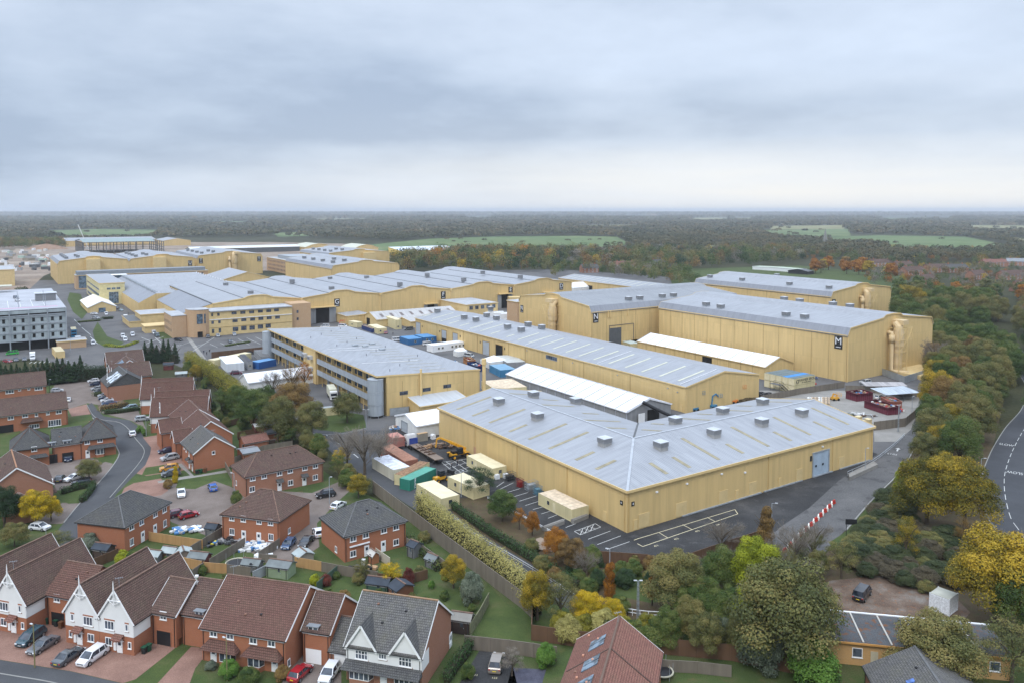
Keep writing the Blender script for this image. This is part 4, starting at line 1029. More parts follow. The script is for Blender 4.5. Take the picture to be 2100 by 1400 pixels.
 def garage(s,wall,x,y,w=2.4,h=2.2,m=None,off=None):
  S,d,n=s.W(wall);o=s.px(wall,x,y)[0]if off is None else off
  q=MB();q.boxd(S+d*(o-w/2-.12),d,n,.12,.06,0,h+.12);q.boxd(S+d*(o+w/2),d,n,.12,.06,0,h+.12);q.boxd(S+d*(o-w/2),d,n,w,.06,h,h+.12);f=q.build('garage_door',s.wallm,s.root)
  q=MB();q.boxd(S+d*(o-w/2),d,n,w,.03,.02,h);q.build('garage_panel',m or black,f)
 def bay(s,wall,x,y,w=2.2,h=1.5,z=.75,dep=.7,off=None,roof=None,ztop=3.2,rw=None,shift=0):
  S,d,n=s.W(wall);o=s.px(wall,x,y)[0]if off is None else off
  q=MB();p=[S+d*(o-w/2),S+d*(o-w/2+.35)+n*dep,S+d*(o+w/2-.35)+n*dep,S+d*(o+w/2)];q.prism(p,0,z);q.build('bay_wall',s.wallm,s.root)
  q=MB();q.prism(p,z+.002,z+h);b_=q.build('bay_window',upvc,s.root)
  q=MB()
  for a,b in zip(p,p[1:]):
   dd=(b-a).normalized();nn=Vector((dd.y,-dd.x,0));L=(b-a).length;k=max(1,int(L/.6))
   for i in range(k):
    u0=L*i/k+.06;u1=L*(i+1)/k-.06
    q.face([a+dd*u0+nn*.012+UP*(z+.12),a+dd*u1+nn*.012+UP*(z+.12),a+dd*u1+nn*.012+UP*(z+h-.1),a+dd*u0+nn*.012+UP*(z+h-.1)])
  q.build('pane',glass,b_)
 def leanroof(s,wall,o0,o1,z0,z1,dep,m,name='porch_roof',end=.5):
  S,d,n=s.W(wall);a=S+d*o0;b=S+d*o1
  q=MB();at,bt=a+d*end+UP*z1,b-d*end+UP*z1;ae,be=a+n*dep+UP*z0,b+n*dep+UP*z0
  q.face([ae,be,bt,at]);q.face([a+UP*z0,ae,at]);q.face([be,b+UP*z0,bt]);q.face([a+UP*(z0-.1),b+UP*(z0-.1),be-UP*.1,ae-UP*.1]);q.face([ae-UP*.1,be-UP*.1,be,ae])
  q.face([a+UP*(z0-.1),ae-UP*.1,ae,a+UP*z0]);q.face([b+UP*(z0-.1),be-UP*.1,be,b+UP*z0])
  q.build(name,m,s.root)
 def band(s,wall,o0,o1,z0,z1,m=None,t=.04,name='render',gable=False):
  S,d,n=s.W(wall);q=MB();q.boxd(S+d*o0,d,n,o1-o0,t,z0,z1)
  if gable:
   L=s.La if wall in('front','back')else s.Lb
   q.face([S+n*t+d*o0+UP*z1,S+n*t+d*o1+UP*z1,S+n*t+d*(L/2)+UP*(s.rz-.15)])
  q.build(name,m or render_w,s.root)
 def slab(s,wall,o,z,w,h,m,name,t=.1):S,d,n=s.W(wall);return wallbox(s.root,name,S,d,n,o,z,w,h,m,t)
def dormer(h,wall,o,z,w=1.6,hh=1.0,dep=1.2,m=None):
 S,d,n=h.W(wall)
 q=MB();a=S+d*(o-w/2)+n*.05;q.prism([a,a+d*w,a+d*w-n*dep,a-n*dep],z,z+hh);b=q.build('dormer',upvc,h.root)
 q=MB();a=S+d*(o-w/2-.2)+n*.25;q.prism([a,a+d*(w+.4),a+d*(w+.4)-n*(dep+.2),a-n*(dep+.2)],z+hh+.002,z+hh+.12,bottom=True);q.build('dormer_roof',lead,b)
 q=MB();a=S+n*.062
 for k in(0,1):u=o-w/2+.08+k*w/2;q.face([a+d*u+UP*(z+.1),a+d*(u+w/2-.16)+UP*(z+.1),a+d*(u+w/2-.16)+UP*(z+hh-.1),a+d*u+UP*(z+hh-.1)])
 q.build('pane',glass,b)
def solar(h,side,u0,u1,v0,v1,n=2,m=None):
 """panels on a roof slope of a ridge-'b' house; u along ridge (0..1), v up the slope (0..1); side -1 = x=0 slope"""
 La,Lb=h.La,h.Lb
 for i in range(n):
  ua=u0+(u1-u0)*i/n+.004;ub=u0+(u1-u0)*(i+1)/n-.004;pts=[]
  for u,v in((ua,v0),(ub,v0),(ub,v1),(ua,v1)):
   x=v*La/2 if side<0 else La-v*La/2;pts.append(h.M@Vector((x,u*Lb,h.ez+(h.rz-h.ez)*v+.28)))
  q=MB();q.face(pts)
  for k in range(4):a,b=pts[k],pts[(k+1)%4];q.face([a,b,b-UP*.12,a-UP*.12])
  q.face([p-UP*.12 for p in pts][::-1]);q.build('solar_panel',m or glassmat('solar_glass',(.07,.10,.13),.15),h.root)
# --- the hipped houses of the courtyard
hd=House('grey hipped red brick house beside the boundary fence, with a white awning over its patio',-31.0,141.7,35.8,12.7,11.0,5.1,8.6,'a',5.0,roof=T_GR,cap=hipc)
hd.win('front',[(724,1102.5),(750,1095.5),(787,1085.5),(812,1079)]);hd.win('front',[(724,1134),(812,1110.5)],1.2,1.2);hd.win('left',[(689.5,1125)],.9,1.1)
hd.door('front',752,1131);hd.door('front',786,1121);S_,d_,n_=hd.W('front')
q=MB();x=hd.px('front',737,1117)[0];q.beam(S_+d_*(x-2)+n_*.2+UP*2.75,S_+d_*(x+2)+n_*.2+UP*2.75,.25,.2);q.build('awning',white,hd.root)
hc=House('brown hipped red brick house in mid court, rubble bags at its back door',-57.6,152.5,-16,12.9,11.2,5.1,8.6,'a',5.0,roof=T_BR)
hc.win('front',[(475.5,1060),(499,1062.5),(531.5,1067),(555,1069.5)],1.15,1.25);hc.win('front',[(476,1089),(556,1100)],1.1,1.3);hc.win('right',[(593,1087)],.9,1.1)
hc.door('front',500,1094);hc.door('front',531,1100)
h3=House('long brown hipped brick house with two white front doors beside the wooded bank',-60.4,174.3,36.5,18.6,9.8,5.1,8.5,'a',4.5,wall=B_BRN,roof=T_BR)
h3.win('front',[(518,979),(541.5,974.6),(573,968.6),(595,963.6),(625,958),(646.5,953.6)]);h3.win('front',[(517,1002),(595.7,988.6),(646.5,977.6)]);h3.win('left',[(485,989)],.7,1.1)
h3.door('front',573,993,canopy=T_GR);h3.door('front',624,990,canopy=T_GR)
h4=House('grey hipped red brick house on the inner corner of the street bend',-84.2,148.6,-14,10.7,13.0,5.1,8.7,'b',4.8,roof=T_GR,cap=hipc)
h4.win('right',[(269.5,1079),(290,1068.7),(318,1053),(337,1043.5)]);h4.win('right',[(270,1110),(338,1072)],1.0,1.4);h4.door('right',292.6,1100);h4.door('right',317.6,1082)
# --- top left terraces
tl1=House('rear brown-roofed brick terrace at the left edge, below the dark conifer hedge',-160.7+(-33*math.cos(R(34))),267.6-33*math.sin(R(34)),34,33,11,5.2,9.0,'a',wall=B_RED,roof=T_BR,barge=False)
tl1.win('front',[(20,802,2.4,1.3),(40,798,.8,.9),(59,796,.8,.9),(79.4,795,2.4,1.3)],1.5,1.1,3)
tl1.win('front',[(20,820,1.6,1.2),(60,815,1.6,1.2)])
tl2=House('second brown-roofed brick terrace at the left edge with a dark carport',-135.6-30*math.cos(R(35)),236.2-30*math.sin(R(35)),35,30,11,5.2,9.0,'a',roof=T_BR,barge=False)
tl2.win('front',[(22,855.7,1.5,1.2),(51.4,851,1.5,1.2),(74.6,849,.8,1.2),(98,845.5,.9,1.2),(120.4,843,1.5,1.3)]);tl2.win('front',[(112,866,3.4,1.9)],cols=5)
tl2.garage('front',13,879,3.6,2.3);x0=tl2.px('front',42,868)[0];x1=tl2.px('front',88,862)[0];tl2.leanroof('front',x0,x1,2.5,3.4,1.2,T_BR)
tl2.win('front',[(70,873,2.6,1.2)],cols=4)
# --- grey house with two wings and a link
wl=House('left wing of the grey-roofed link house with a pyramid roof',-125.7,193.6,32,8.2,11,5.1,9.0,'b',5.2,roof=T_GR,cap=T_BR)
wl.win('front',[(70,919.5)]);wl.leanroof('front',3.6,8.0,2.5,3.2,1.0,T_GR)
wm=House('middle link of the grey-roofed house with two dormers over dark garages',-118.5,199.2,32,6.6,8,4.7,7.8,'a',roof=T_GR,barge=False,cap=hipc)
for k,(px,py)in enumerate(((105.7,905),(137.5,900.5))):
 x,z=wm.px('front',px,py);dormer(wm,'front',x,4.1,1.7,1.25)
wm.garage('front',106,934,2.6,2.3);wm.garage('front',139,928,2.6,2.3)
wr=House('right wing of the grey-roofed link house with a bay window and white door',-112.9,202.6,32,8.0,11,5.1,9.0,'b',5.2,roof=T_GR,cap=T_BR)
wr.win('front',[(178.7,905),(205,901)]);x=wr.px('front',205,925)[0];wr.bay('front',205,925,2.3,1.5);wr.leanroof('front',1.2,7.9,2.45,3.3,1.1,T_GR);wr.door('front',180,932)
h7=House('big brown-roofed brick house at the left edge with white bargeboards, behind the yellow maple',-111.9,161.9,36,13.2,15.4,5.2,9.9,'b',roof=T_BR,wall=B_BRN,cap=mat('ridge_tile_tan',(.30,.16,.09),.9))
h7b=House('low brown-roofed gabled annex in front of the big brick house at the left edge',-104.6,158.0,36,6,4.6,3.0,5.2,'b',roof=T_BR,wall=B_BRN)
h7.leanroof('right',2.0,5.2,2.3,3.2,1.0,T_BR);h7.win('right',[(118,1012,1.2,1.2)])
# --- the row down the right side of the street
pa=dict(roof=T_RB)
ra=House('last brown-roofed brick house of the street row, against the conifers',-156.5,300.5,32,13,12,5.3,9.4,'a',roof=T_BR,wall=B_RED)
rb=House('brown-roofed brick house second from the far end of the street row',-142.5,276.5,34,13,11,5.3,9.4,'a',roof=T_BR,wall=B_RED)
ra2=House('small cross-gabled brick house tucked between the two farthest houses of the row',-148.5,289.5,33,11,10,5.2,8.9,'b',roof=T_BR,wall=B_RED)
solar(ra2,-1,.25,.8,.2,.7,3);solar(ra2,1,.1,.4,.3,.6,1)
rc=House('grey gabled house of the street row with solar panels on its roof',-137.6,264.2,36,12.0,15.5,5.3,9.2,'b',roof=T_GR,wall=B_BRN,cap=hipc,barge=False)
for k in(0,1,2):solar(rc,-1,.08+k*.2,.22+k*.2,.15,.75,2,glassmat('solar_pale',(.30,.33,.36),.2))
rc.band('front',.1,11.9,5.2,5.3,T_GR,.05,'tile_hanging',True)
rc.win('left',[(258,792),(262,803),(268,811)],1.0,1.1)
for(px_,py_)in((260,806),(265,815),(262,822),(268,828)):rc.win('left',[(px_,py_,.9,1.1)])
for hh_,pts in((ra,[(225,757),(228,775),(226,765)]),(rb,[(246,795),(248,780),(243,800)])):
 hh_.win('left',pts,1.0,1.1)
def white_gable(label,x,y,ang,La,Lb,front,ez=5.2,rz=9.6,side='left',finial=True,grp=None,whiteside=None,roof=None):
 h=House(label,x,y,ang,La,Lb,ez,rz,'b' if front=='front' else 'a',roof=roof or T_BR,group=grp)
 h.band(front,.0,(La if front=='front' else Lb),2.75,ez-.01,gable=True)
 S,d,n=h.W(front);L=La if front=='front' else Lb;m=S+d*(L/2)+n*.35
 if finial:
  q=MB();q.tube([m+UP*(rz-.9),m+UP*(rz+.1),m+UP*(rz+1.0),m+UP*(rz+1.5)],[.09,.11,.07,.02],6);q.beam(m-d*1.15+UP*(rz-1.5),m+d*1.15+UP*(rz-1.5),.1,.12);q.beam(m+UP*(rz-2.2),m+UP*(rz-.2),.12)
  for k in(-1,1):q.beam(m+d*k*1.05+UP*(rz-1.5),m+UP*(rz-2.1),.08)
  q.build('finial',upvc,h.root)
 if whiteside:
  wall,o0,o1=whiteside;h.band(wall,o0,o1,2.75,ez-.15)
 return h
def wbands(h,wall,o,z,w,hh,m=None):
 S,d,n=h.W(wall);m=m or B_RED
 for zz in(z-.22,z+hh+.02):q=MB();q.boxd(S+d*(o-w/2-.1)+n*.04,d,n,w+.2,.03,zz,zz+.2);q.build('brick_band',m,h.root)
for lab,x,y,ang,ws in(('far half of the upper white-gabled pair in the street row',-121.2,253.2,13,None),('near half of the upper white-gabled pair in the street row',-118.8,247.8,13,('front',0,5)),
    ('far half of the lower white-gabled pair in the street row',-108.7,235.0,13,None),('near half of the lower white-gabled pair, white upper side wall over red brick',-105.9,229.0-2.3,13,('front',0,5.2))):
 h=white_gable('white-gabled house, '+lab,x,y,ang,15.5 if 'near' in lab or 'far' in lab else 14,6.4,'left',5.2,9.5,whiteside=ws,roof=T_RB)
 S,d,n=h.W('left')
 window(h.root,S,d,n,3.2,3.2,1.5,1.3,None,3,proud=.12);window(h.root,S,d,n,1.6,.9,1.2,1.2,None,2)
 h.door('left',0,0,off=4.6,canopy=T_RB)
rf2=House('brown-roofed gabled house behind the grey one, second brick gable up the row',-94.5+1.2,215.0+1.6,34,10.6,13,5.2,9.0,'b',roof=T_RB)
rf=House('brown-roofed gabled brick house next up the hill from the grey-roofed corner one',-85.9+1.2,200.8+1.8,34,11.0,14.5,5.2,9.3,'b',roof=T_RB)
rx=House('low cross wing with a brown roof and white-framed bay, fronting the gabled brick house',-95.5,210.3,34,5.5,6.4,4.9,7.6,'a',roof=T_RB)
rx.win('left',[(397,905),(398,918)],1.0,1.3);rx.win('front',[(402,880)],.9,1.1)
rx2=House('small gabled porch wing with a brown roof beside the grey-roofed corner house',-88.6,203.0,34,4.5,4.5,4.6,6.9,'a',roof=T_RB)
rg=House('grey-roofed gabled brick house with one small window at the corner of the court',-78.9,191.4,36.4,9.8,12.0,5.0,8.5,'b',roof=T_GR2,cap=hipc)
rg.win('front',[(437.8,927,.8,.9)]);rg.win('left',[(388,930),(382,921),(378,915)],.9,1.1);
S,d,n=rg.W('left')
for o in(7.5,10.3):rg.door('left',0,0,off=o,canopy=T_GR)
rga=House('small grey flat-topped brick garage behind the grey-roofed corner house',-69.5,199.5,36.4,4.2,5,2.4,2.9,'a',roof=lead,name='garage',cat='garage',barge=False)
rgb=House('small red-roofed brick garage behind the gabled house on the row',-72.2,208.5,36.4,6.5,5,2.4,3.6,'a',roof=T_RED,name='garage',cat='garage',barge=False)
# --- front rows: white gabled semis
def f1unit(k,x,y,side,lab):
 h=white_gable(lab,x,y,-17,6.25,13.2,'front',5.2,9.5,whiteside=('right',0,3.3)if side=='R' else None)
 S,d,n=h.W('front')
 if side=='L':o1,o2,od,os=4.3,1.7,2.6,1.2
 else:o1,o2,od,os=1.95,4.6,3.7,5.3
 window(h.root,S,d,n,o1,3.35,1.75,1.35,None,3,proud=.12);wbands(h,'front',o1,3.35,1.75,1.35)
 window(h.root,S,d,n,5.1 if side=='R' else 1.35,3.6,.55,1.05,None,1,proud=.12);wbands(h,'front',5.1 if side=='R' else 1.35,3.6,.55,1.05)
 window(h.root,S,d,n,1.7 if side=='R' else 4.7,.9,1.2,1.2,None,2);window(h.root,S,d,n,5.5 if side=='R' else.9,1.0,.6,1.0,None,1)
 h.door('front',0,0,off=od,canopy=T_RED)
 q=MB();q.boxd(S+d*(od-1.0),d,n,.45,.2,.4,1.5);q.build('meter_box',upvc,h.root)
 return h
u=Vector((math.cos(R(-17)),math.sin(R(-17)),0))
o=Vector((-67.3,114.8,0))
f1a=f1unit(0,o.x,o.y,'L','left half of the nearer white-gabled pair, its white spire at the front gable')
p=o+u*6.3;f1b=f1unit(1,p.x,p.y,'R','right half of the nearer white-gabled pair with a white car before its door')
o2=o+Vector((-19.1,5.5,0));f1c=f1unit(2,o2.x,o2.y,'L','left half of the white-gabled pair at the bottom left edge')
p=o2+u*6.3;f1d=f1unit(3,p.x,p.y,'R','right half of the white-gabled pair at the bottom left edge beside the brick link')
v=Vector((-u.y,u.x,0))
p=o+u*12.65+v*3.6;lk=House('brick link wing with a brown roof and black garage right of the white gables',p.x,p.y,-17,4.3,8.6,5.1,8.3,'a',roof=T_BR)
lk.win('front',[(335,1261)],1.2,1.25);lk.garage('front',336,1304,2.5,2.2)
S,d,n=lk.W('right');q=MB();c=S+d*4.3+n*.4+UP*8.5;q.beam(c-UP*.7,c+UP*.5,.06);q.box(c+UP*.6,(.5,.3,.3));q.build('camera_mast',upvc,lk.root)
p=o2+u*12.65+v*3.6;lk2=House('brick link wing with a black garage between the two white-gabled pairs',p.x,p.y,-17,6.7,8.6,5.1,8.3,'a',roof=T_RB,barge=False)
lk2.win('front',[(117,1225)],1.2,1.25);lk2.garage('front',119,1264,2.6,2.2)
# brown roofed brick pair
f2=House('large brown-roofed red brick pair with two bay porches at the bottom of the picture',-44.9,110.1,-14.8,13.5,13.4,5.1,9.6,'a',roof=T_RB)
f2.win('front',[(438,1295.5),(472,1301),(519.5,1309.8),(556.8,1315.6)],1.2,1.25,2)
for o0,o1,ob,od in((.3,6.3,4.3,1.9),(7.0,13.2,8.9,11.8)):
 f2.bay('front',0,0,2.5,1.45,.75,.8,off=ob);f2.leanroof('front',o0,o1,2.35,3.45,1.25,T_RB,end=1.0);f2.door('front',0,0,off=od)
f2.win('right',[(592,1358,.7,1.1)])
f2w=House('narrow brick side wing with a dormer over a white garage door',-30.1,109.6,-14.8,4.2,8.8,5.0,8.4,'a',roof=T_BR,barge=True)
x=f2w.px('front',642,1285)[0];dormer(f2w,'front',x,4.3,1.5,1.2);f2w.garage('front',643,1326,2.5,2.2,upvc)
f2l=House('small brick side wing with a dormer on the left of the big brick pair',-49.4,114.2,-14.8,3.9,8.6,5.0,8.3,'a',roof=T_BR,barge=False)
dormer(f2l,'front',2.9,4.3,1.4,1.2)
# grey roof, white front
f3=House('grey-roofed house with a white rendered front and two small front gables',-23.0,105.4,-15.4,11.2,11.6,5.1,9.9,'a',roof=T_GR2,wall=B_BRN,cap=mat('ridge_tile_lichen',(.27,.17,.10),.9,var=.3))
f3.band('front',0,11.2,2.75,5.0);f3.band('right',0,2.6,2.75,4.9)
S,d,n=f3.W('front')
for k,(c0)in enumerate((2.35,8.85)):
 wd=4.3;q=MB();a=S+d*(c0-wd/2)+n*.10;b=a+d*wd;t=S+d*c0+n*.10+UP*8.1
 q.face([a+UP*4.6,b+UP*4.6,b+UP*5.0,t,a+UP*5.0]);g_=q.build('front_gable',render_w,f3.root)
 q=MB();tb=S+d*c0-n*4.0+UP*8.25;n3=n*.5
 q.face([a+n*.25-d*.25+UP*4.75,t+n*.25+UP*.2,tb,S+d*(c0-wd/2-.25)+n*.2+UP*4.8]);q.face([t+n*.25+UP*.2,b+n*.25+d*.25+UP*4.75,S+d*(c0+wd/2+.25)+n*.2+UP*4.8,tb]);q.build('gable_roof',T_GR,g_)
 q=MB();q.beam(a+n*.28-d*.25+UP*4.62,t+n*.28+UP*.05,.06,.28);q.beam(b+n*.28+d*.25+UP*4.62,t+n*.28+UP*.05,.06,.28);q.build('bargeboard',upvc,g_)
 window(f3.root,S,d,n,c0,3.3,1.9,1.5,None,4,2,proud=.16);wbands(f3,'front',c0,3.3,1.9,1.5)
window(f3.root,S,d,n,5.5,3.8,1.2,1.1,None,3,proud=.12);wbands(f3,'front',5.5,3.8,1.2,1.1)
f3.leanroof('front',-.2,11.3,2.3,3.1,1.5,T_GR,end=.1);f3.bay('front',0,0,3.6,1.4,.8,.9,off=2.3);f3.bay('front',0,0,3.6,1.4,.8,.9,off=9.0);f3.door('front',0,0,off=5.6)
f3.win('right',[(923.5,1307,.7,1.1)]);f3.door('right',924,1360)
f3w=House('low grey-roofed garage wing on the left of the white-fronted house',-25.9,108.3,-15.4,3.0,7.5,2.7,5.6,'a',roof=T_GR2,wall=B_BRN,name='garage',cat='garage',barge=False)
f3w.garage('front',0,0,2.2,2.1,upvc,off=1.7)
# red gabled block bottom centre
f4=House('red-tiled gabled block with dark solar panels at the bottom edge of the picture',2.3,80.8,-16,11.2,25.0,6.0,10.0,'b',roof=T_RED,wall=B_RED,oh=.3,cap=mat('ridge_tile_dark',(.13,.085,.065),.9))
for v0,v1 in((.32,.60),(.32,.60)):pass
solar(f4,-1,.765,.865,.42,.78,2);solar(f4,-1,.575,.675,.42,.78,2);solar(f4,-1,.40,.49,.42,.78,2)
for k in range(7):
 q=MB();c=f4.M@Vector((1.6+(k*1.7)%3.2,24-2.6*k,6+4*(1.6+(k*1.7)%3.2)/5.6+.25));q.box(c,(.25,.35,.2),R(-16));q.build('roof_tile_vent',mat('vent_tile',(.45,.22,.14),.8),f4.root)
q=MB();a=f4.M@Vector((0,17.0,6.14));b=f4.M@Vector((5.6,17.0,10.14));q.beam(a,b,.25,.08);q.beam(b,f4.M@Vector((11.2,17.0,6.14)),.25,.08);q.build('party_wall_line',T_BR,f4.root)
f5=House('grey-tiled gabled bungalow at the bottom right edge',45.3,86.5,-8,12.4,15.5,4.0,7.1,'b',roof=T_GR2,wall=B_BRN,barge=False,cap=hipc)
solar(f5,-1,.58,.63,.5,.64,1,glassmat('skylight_blue',(.03,.07,.2),.3))
f6=thing('flat_roofed_hall','low yellow brick building with a leaf-strewn flat roof among the trees at bottom right','building',(59,111,0),R(-11))
def f6p(x,y,z=0):return wmat(f6)@Vector((x,y,z))
fy=bricks('yellow_brick',(.48,.27,.10),(.56,.33,.13),(.45,.33,.2))
q=MB();q.prism([f6p(-15,-4),f6p(11,-4),f6p(11,4),f6p(-15,4)],0,3.3);q.build('wall',fy,f6)
q=MB();q.prism([f6p(-15.3,-4.4),f6p(11.3,-4.4),f6p(11.3,4.3),f6p(-15.3,4.3)],3.35,3.6,bottom=True);q.build('roof',ground_mat('leafy_felt',[(.3,(.055,.058,.062)),(.7,(.10,.104,.11))],.3,(5,.4),patch=(1.1,.53,.8,(.16,.07,.03))),f6)
for x in(-12,-8.2,-4.4,-.6,3.2,7):q=MB();q.beam(f6p(x,-4.3,3.66),f6p(x,4.2,3.66),.22,.12);q.build('roof_batten',mat('batten_pale',(.42,.40,.36),.8),f6)
q=MB();q.beam(f6p(-15.3,4.3,3.68),f6p(11.3,4.3,3.68),.25,.15);q.build('rear_kerb',white,f6)
q=MB();q.beam(f6p(-15.3,-4.5,3.45),f6p(11.3,-4.5,3.45),.1,.28);q.build('fascia',mat('fascia_orange',(.52,.27,.08),.6),f6)
S=f6p(-15,-4);d=wmat(f6).to_3x3()@Vector((1,0,0));n=Vector((d.y,-d.x,0))
for px,py in((1758,1341),(2040,1372)):p=onwall(px,py,S,n);window(f6,S,d,n,(p-S).dot(d),1.2,1.4,1.4,None,1)
p=onwall(1793,1345,S,n);q=MB();q.boxd(S+d*((p-S).dot(d)-.5),d,n,1,.08,.1,2.3);q.build('door',mat('door_cream',(.5,.45,.33),.6),f6)
# ================================================================== vegetation
rnd=random.Random(11)
G_GREEN=leafmat('leaf_green',[(.018,.032,.010),(.035,.062,.014),(.060,.085,.020),(.10,.11,.03)],gain=1.55)
G_DARK=leafmat('leaf_dark_green',[(.010,.022,.010),(.020,.040,.016),(.034,.058,.022)])
G_OLIVE=leafmat('leaf_olive',[(.040,.048,.018),(.072,.078,.026),(.11,.105,.034),(.155,.125,.042)],gain=1.55)
G_IVY=leafmat('leaf_ivy',[(.022,.034,.016),(.040,.056,.024),(.065,.075,.03)],gain=1.2)
G_SCRUB=leafmat('leaf_scrub',[(.05,.045,.03),(.085,.072,.045),(.12,.10,.06)],gain=1.1)
G_BROWN=leafmat('leaf_brown',[(.055,.038,.016),(.11,.070,.026),(.17,.10,.032),(.20,.14,.045)])
G_ORANGE=leafmat('leaf_orange',[(.16,.065,.012),(.30,.12,.016),(.42,.19,.025)],gain=1.0)
G_GOLD=leafmat('leaf_gold',[(.07,.075,.015),(.16,.13,.016),(.31,.225,.02),(.45,.30,.028)],.3,gain=1.05)
G_YEL=leafmat('leaf_yellow',[(.20,.17,.012),(.48,.34,.014),(.70,.46,.02)],gain=.95)
G_LIME=leafmat('leaf_lime',[(.12,.15,.012),(.26,.30,.018),(.40,.42,.03)],gain=.95)
G_HEDGE=leafmat('leaf_gold_hedge',[(.17,.155,.05),(.27,.24,.075),(.38,.335,.115)],gain=1.15)
G_HEDGE2=leafmat('leaf_olive_hedge',[(.09,.095,.014),(.17,.165,.022),(.27,.23,.03)],gain=1.0)
G_LAUREL=leafmat('leaf_laurel',[(.012,.030,.010),(.022,.052,.014),(.05,.085,.03)])
G_GREY=leafmat('leaf_grey_green',[(.05,.065,.045),(.09,.11,.075),(.15,.17,.12)])
G_RED=leafmat('leaf_dark_red',[(.05,.012,.012),(.10,.025,.02),(.16,.05,.03)])
G_FRESH=leafmat('leaf_fresh_green',[(.03,.07,.012),(.06,.13,.02),(.11,.19,.035)])
G_TWIG=leafmat('twigs',[(.10,.085,.07),(.16,.14,.115),(.21,.185,.15)])
G_FAR=leafmat('leaf_far_mixed',[(.028,.036,.018),(.044,.050,.024),(.066,.064,.03),(.095,.076,.034),(.12,.088,.04)],rnd=0)
def rdir(r):
 z=r.uniform(-1,1);a=r.uniform(0,2*PI);q=math.sqrt(1-z*z);return Vector((q*math.cos(a),q*math.sin(a),z))
def leafmesh(name,quads,mtl):
 """quads: list of (centre, normal, size, u, v)"""
 vs=[];fs=[];uv=[]
 for c,n,s,u,v,r in quads:
  x=n.cross(UP);x=x.normalized()if x.length>1e-3 else Vector((1,0,0));y=n.cross(x)
  ca,sa=math.cos(r),math.sin(r);x,y=(x*ca+y*sa)*s*.5,(y*ca-x*sa)*s*.5*.75
  b=len(vs);vs+=[tuple(c-x),tuple(c-y),tuple(c+x),tuple(c+y)];fs.append((b,b+1,b+2,b+3));uv+=[u,v]*4
 me=bpy.data.meshes.new(name);me.from_pydata(vs,[],fs);l=me.uv_layers.new(name='UVMap');l.data.foreach_set('uv',uv);me.materials.append(mtl);me.update();return me
def crown_quads(r,lumps,nq,size,inner=.25):
 """lumps: (centre, radius xyz)"""
 tot=sum(a[1][0]*a[1][2]for a in lumps);out=[]
 for c,rad in lumps:
  k=int(nq*rad[0]*rad[2]/tot);lv=r.random()
  for _ in range(k):
   d=rdir(r);
   if d.z<-.35 and r.random()<.6:d.z=-d.z
   q=(1-inner*r.random()**1.6)*(1+.10*r.gauss(0,1)*.6)
   p=c+Vector((d.x*rad[0],d.y*rad[1],d.z*rad[2]))*q
   n=(d+rdir(r)*.55+UP*.35).normalized()
   out.append((p,n,size*r.uniform(.6,1.35),r.random(),min(1,max(0,lv+r.gauss(0,.12))),r.uniform(0,PI)))
 return out
def broad_lumps(r,n=16,spread=.62,flat=.8,low=.20,core=.42):
 """unit tree: crown inside x,y in [-.5,.5], z in [low..1]"""
 L=[(Vector((0,0,(low+1)/2)),(core*.72,core*.72,(1-low)*.36))]
 for i in range(n):
  a=2*PI*(i*.618+r.random()*.1);t=(i+.5)/n;zz=low+.13+(.80-low)*t+r.uniform(-.05,.05)
  rr=spread*.5*math.sqrt(max(.05,1-((zz-(low+.18))/(1.02-low-.18))**2 if zz>low+.18 else 1))*r.uniform(.8,1.05)
  s=r.uniform(.13,.20)*(1-.25*t);L.append((Vector((math.cos(a)*rr,math.sin(a)*rr,zz)),(s,s,s*flat*.85)))
 L.append((Vector((r.uniform(-.06,.06),r.uniform(-.06,.06),.90)),(.15,.15,.10)))
 return L
def trunk_mesh(name,r,H,limbs=6,low=.3,rad=.028):
 q=MB();top=Vector((r.uniform(-.03,.03),r.uniform(-.03,.03),.62))*1;q.tube([Vector((0,0,-.01)),Vector((0,0,low*.6)),top*.7,top],[rad*1.25,rad,rad*.7,rad*.35],7)
 for i in range(limbs):
  a=i*2.4+r.random();z0=low*.7+.25*r.random();e=Vector((math.cos(a)*.32,math.sin(a)*.32,z0+.3+.15*r.random()));b=Vector((0,0,z0))
  q.tube([b,b.lerp(e,.5)+Vector((0,0,.03)),e],[rad*.6,rad*.4,rad*.15],5)
 me=bpy.data.meshes.new(name);me.from_pydata([tuple(v)for v in q.v],[],q.f);me.materials.append(bark);me.update();return me
def bare_quads(r,nq=5200,size=.03,spread=.48,low=.15):
 """fine twigs as thin slivers fanning up from the limbs"""
 vs=[];fs=[];uv=[]
 def sliver(a,b,w,u):
  d=(b-a).normalized();x=d.cross(rdir(r)).normalized()*w;k=len(vs);vs.extend([tuple(a-x),tuple(a+x),tuple(b)]);fs.append((k,k+1,k+2));uv.extend([u,r.random()]*3)
 def grow(p,d,L,w,lev):
  e=p+d*L;sliver(p,e,w,r.random());
  if lev==0:return
  for i in range(5 if lev>1 else 6):
   t=r.uniform(.3,1);nd=(d+rdir(r)*.62+UP*.12).normalized();grow(p+d*L*t,nd,L*r.uniform(.5,.75),w*.6,lev-1)
 for i in range(11):
  a=i*2.4+r.random()*.5;z0=low+.35*r.random();d=Vector((math.cos(a),math.sin(a),r.uniform(.7,1.6))).normalized();grow(Vector((0,0,z0)),d,.30,.0072,4)
 return vs,fs,uv
def meshraw(name,vs,fs,uv,m):
 me=bpy.data.meshes.new(name);me.from_pydata(vs,[],fs);l=me.uv_layers.new(name='UVMap');l.data.foreach_set('uv',uv);me.materials.append(m);me.update();return me
CROWN={}
for k in range(4):
 r=random.Random(100+k);CROWN['broad%d'%k]=leafmesh('crown',crown_quads(r,broad_lumps(r,24+3*k,.70,.9,.20,.5),26000,.0205,.35),G_GREEN)
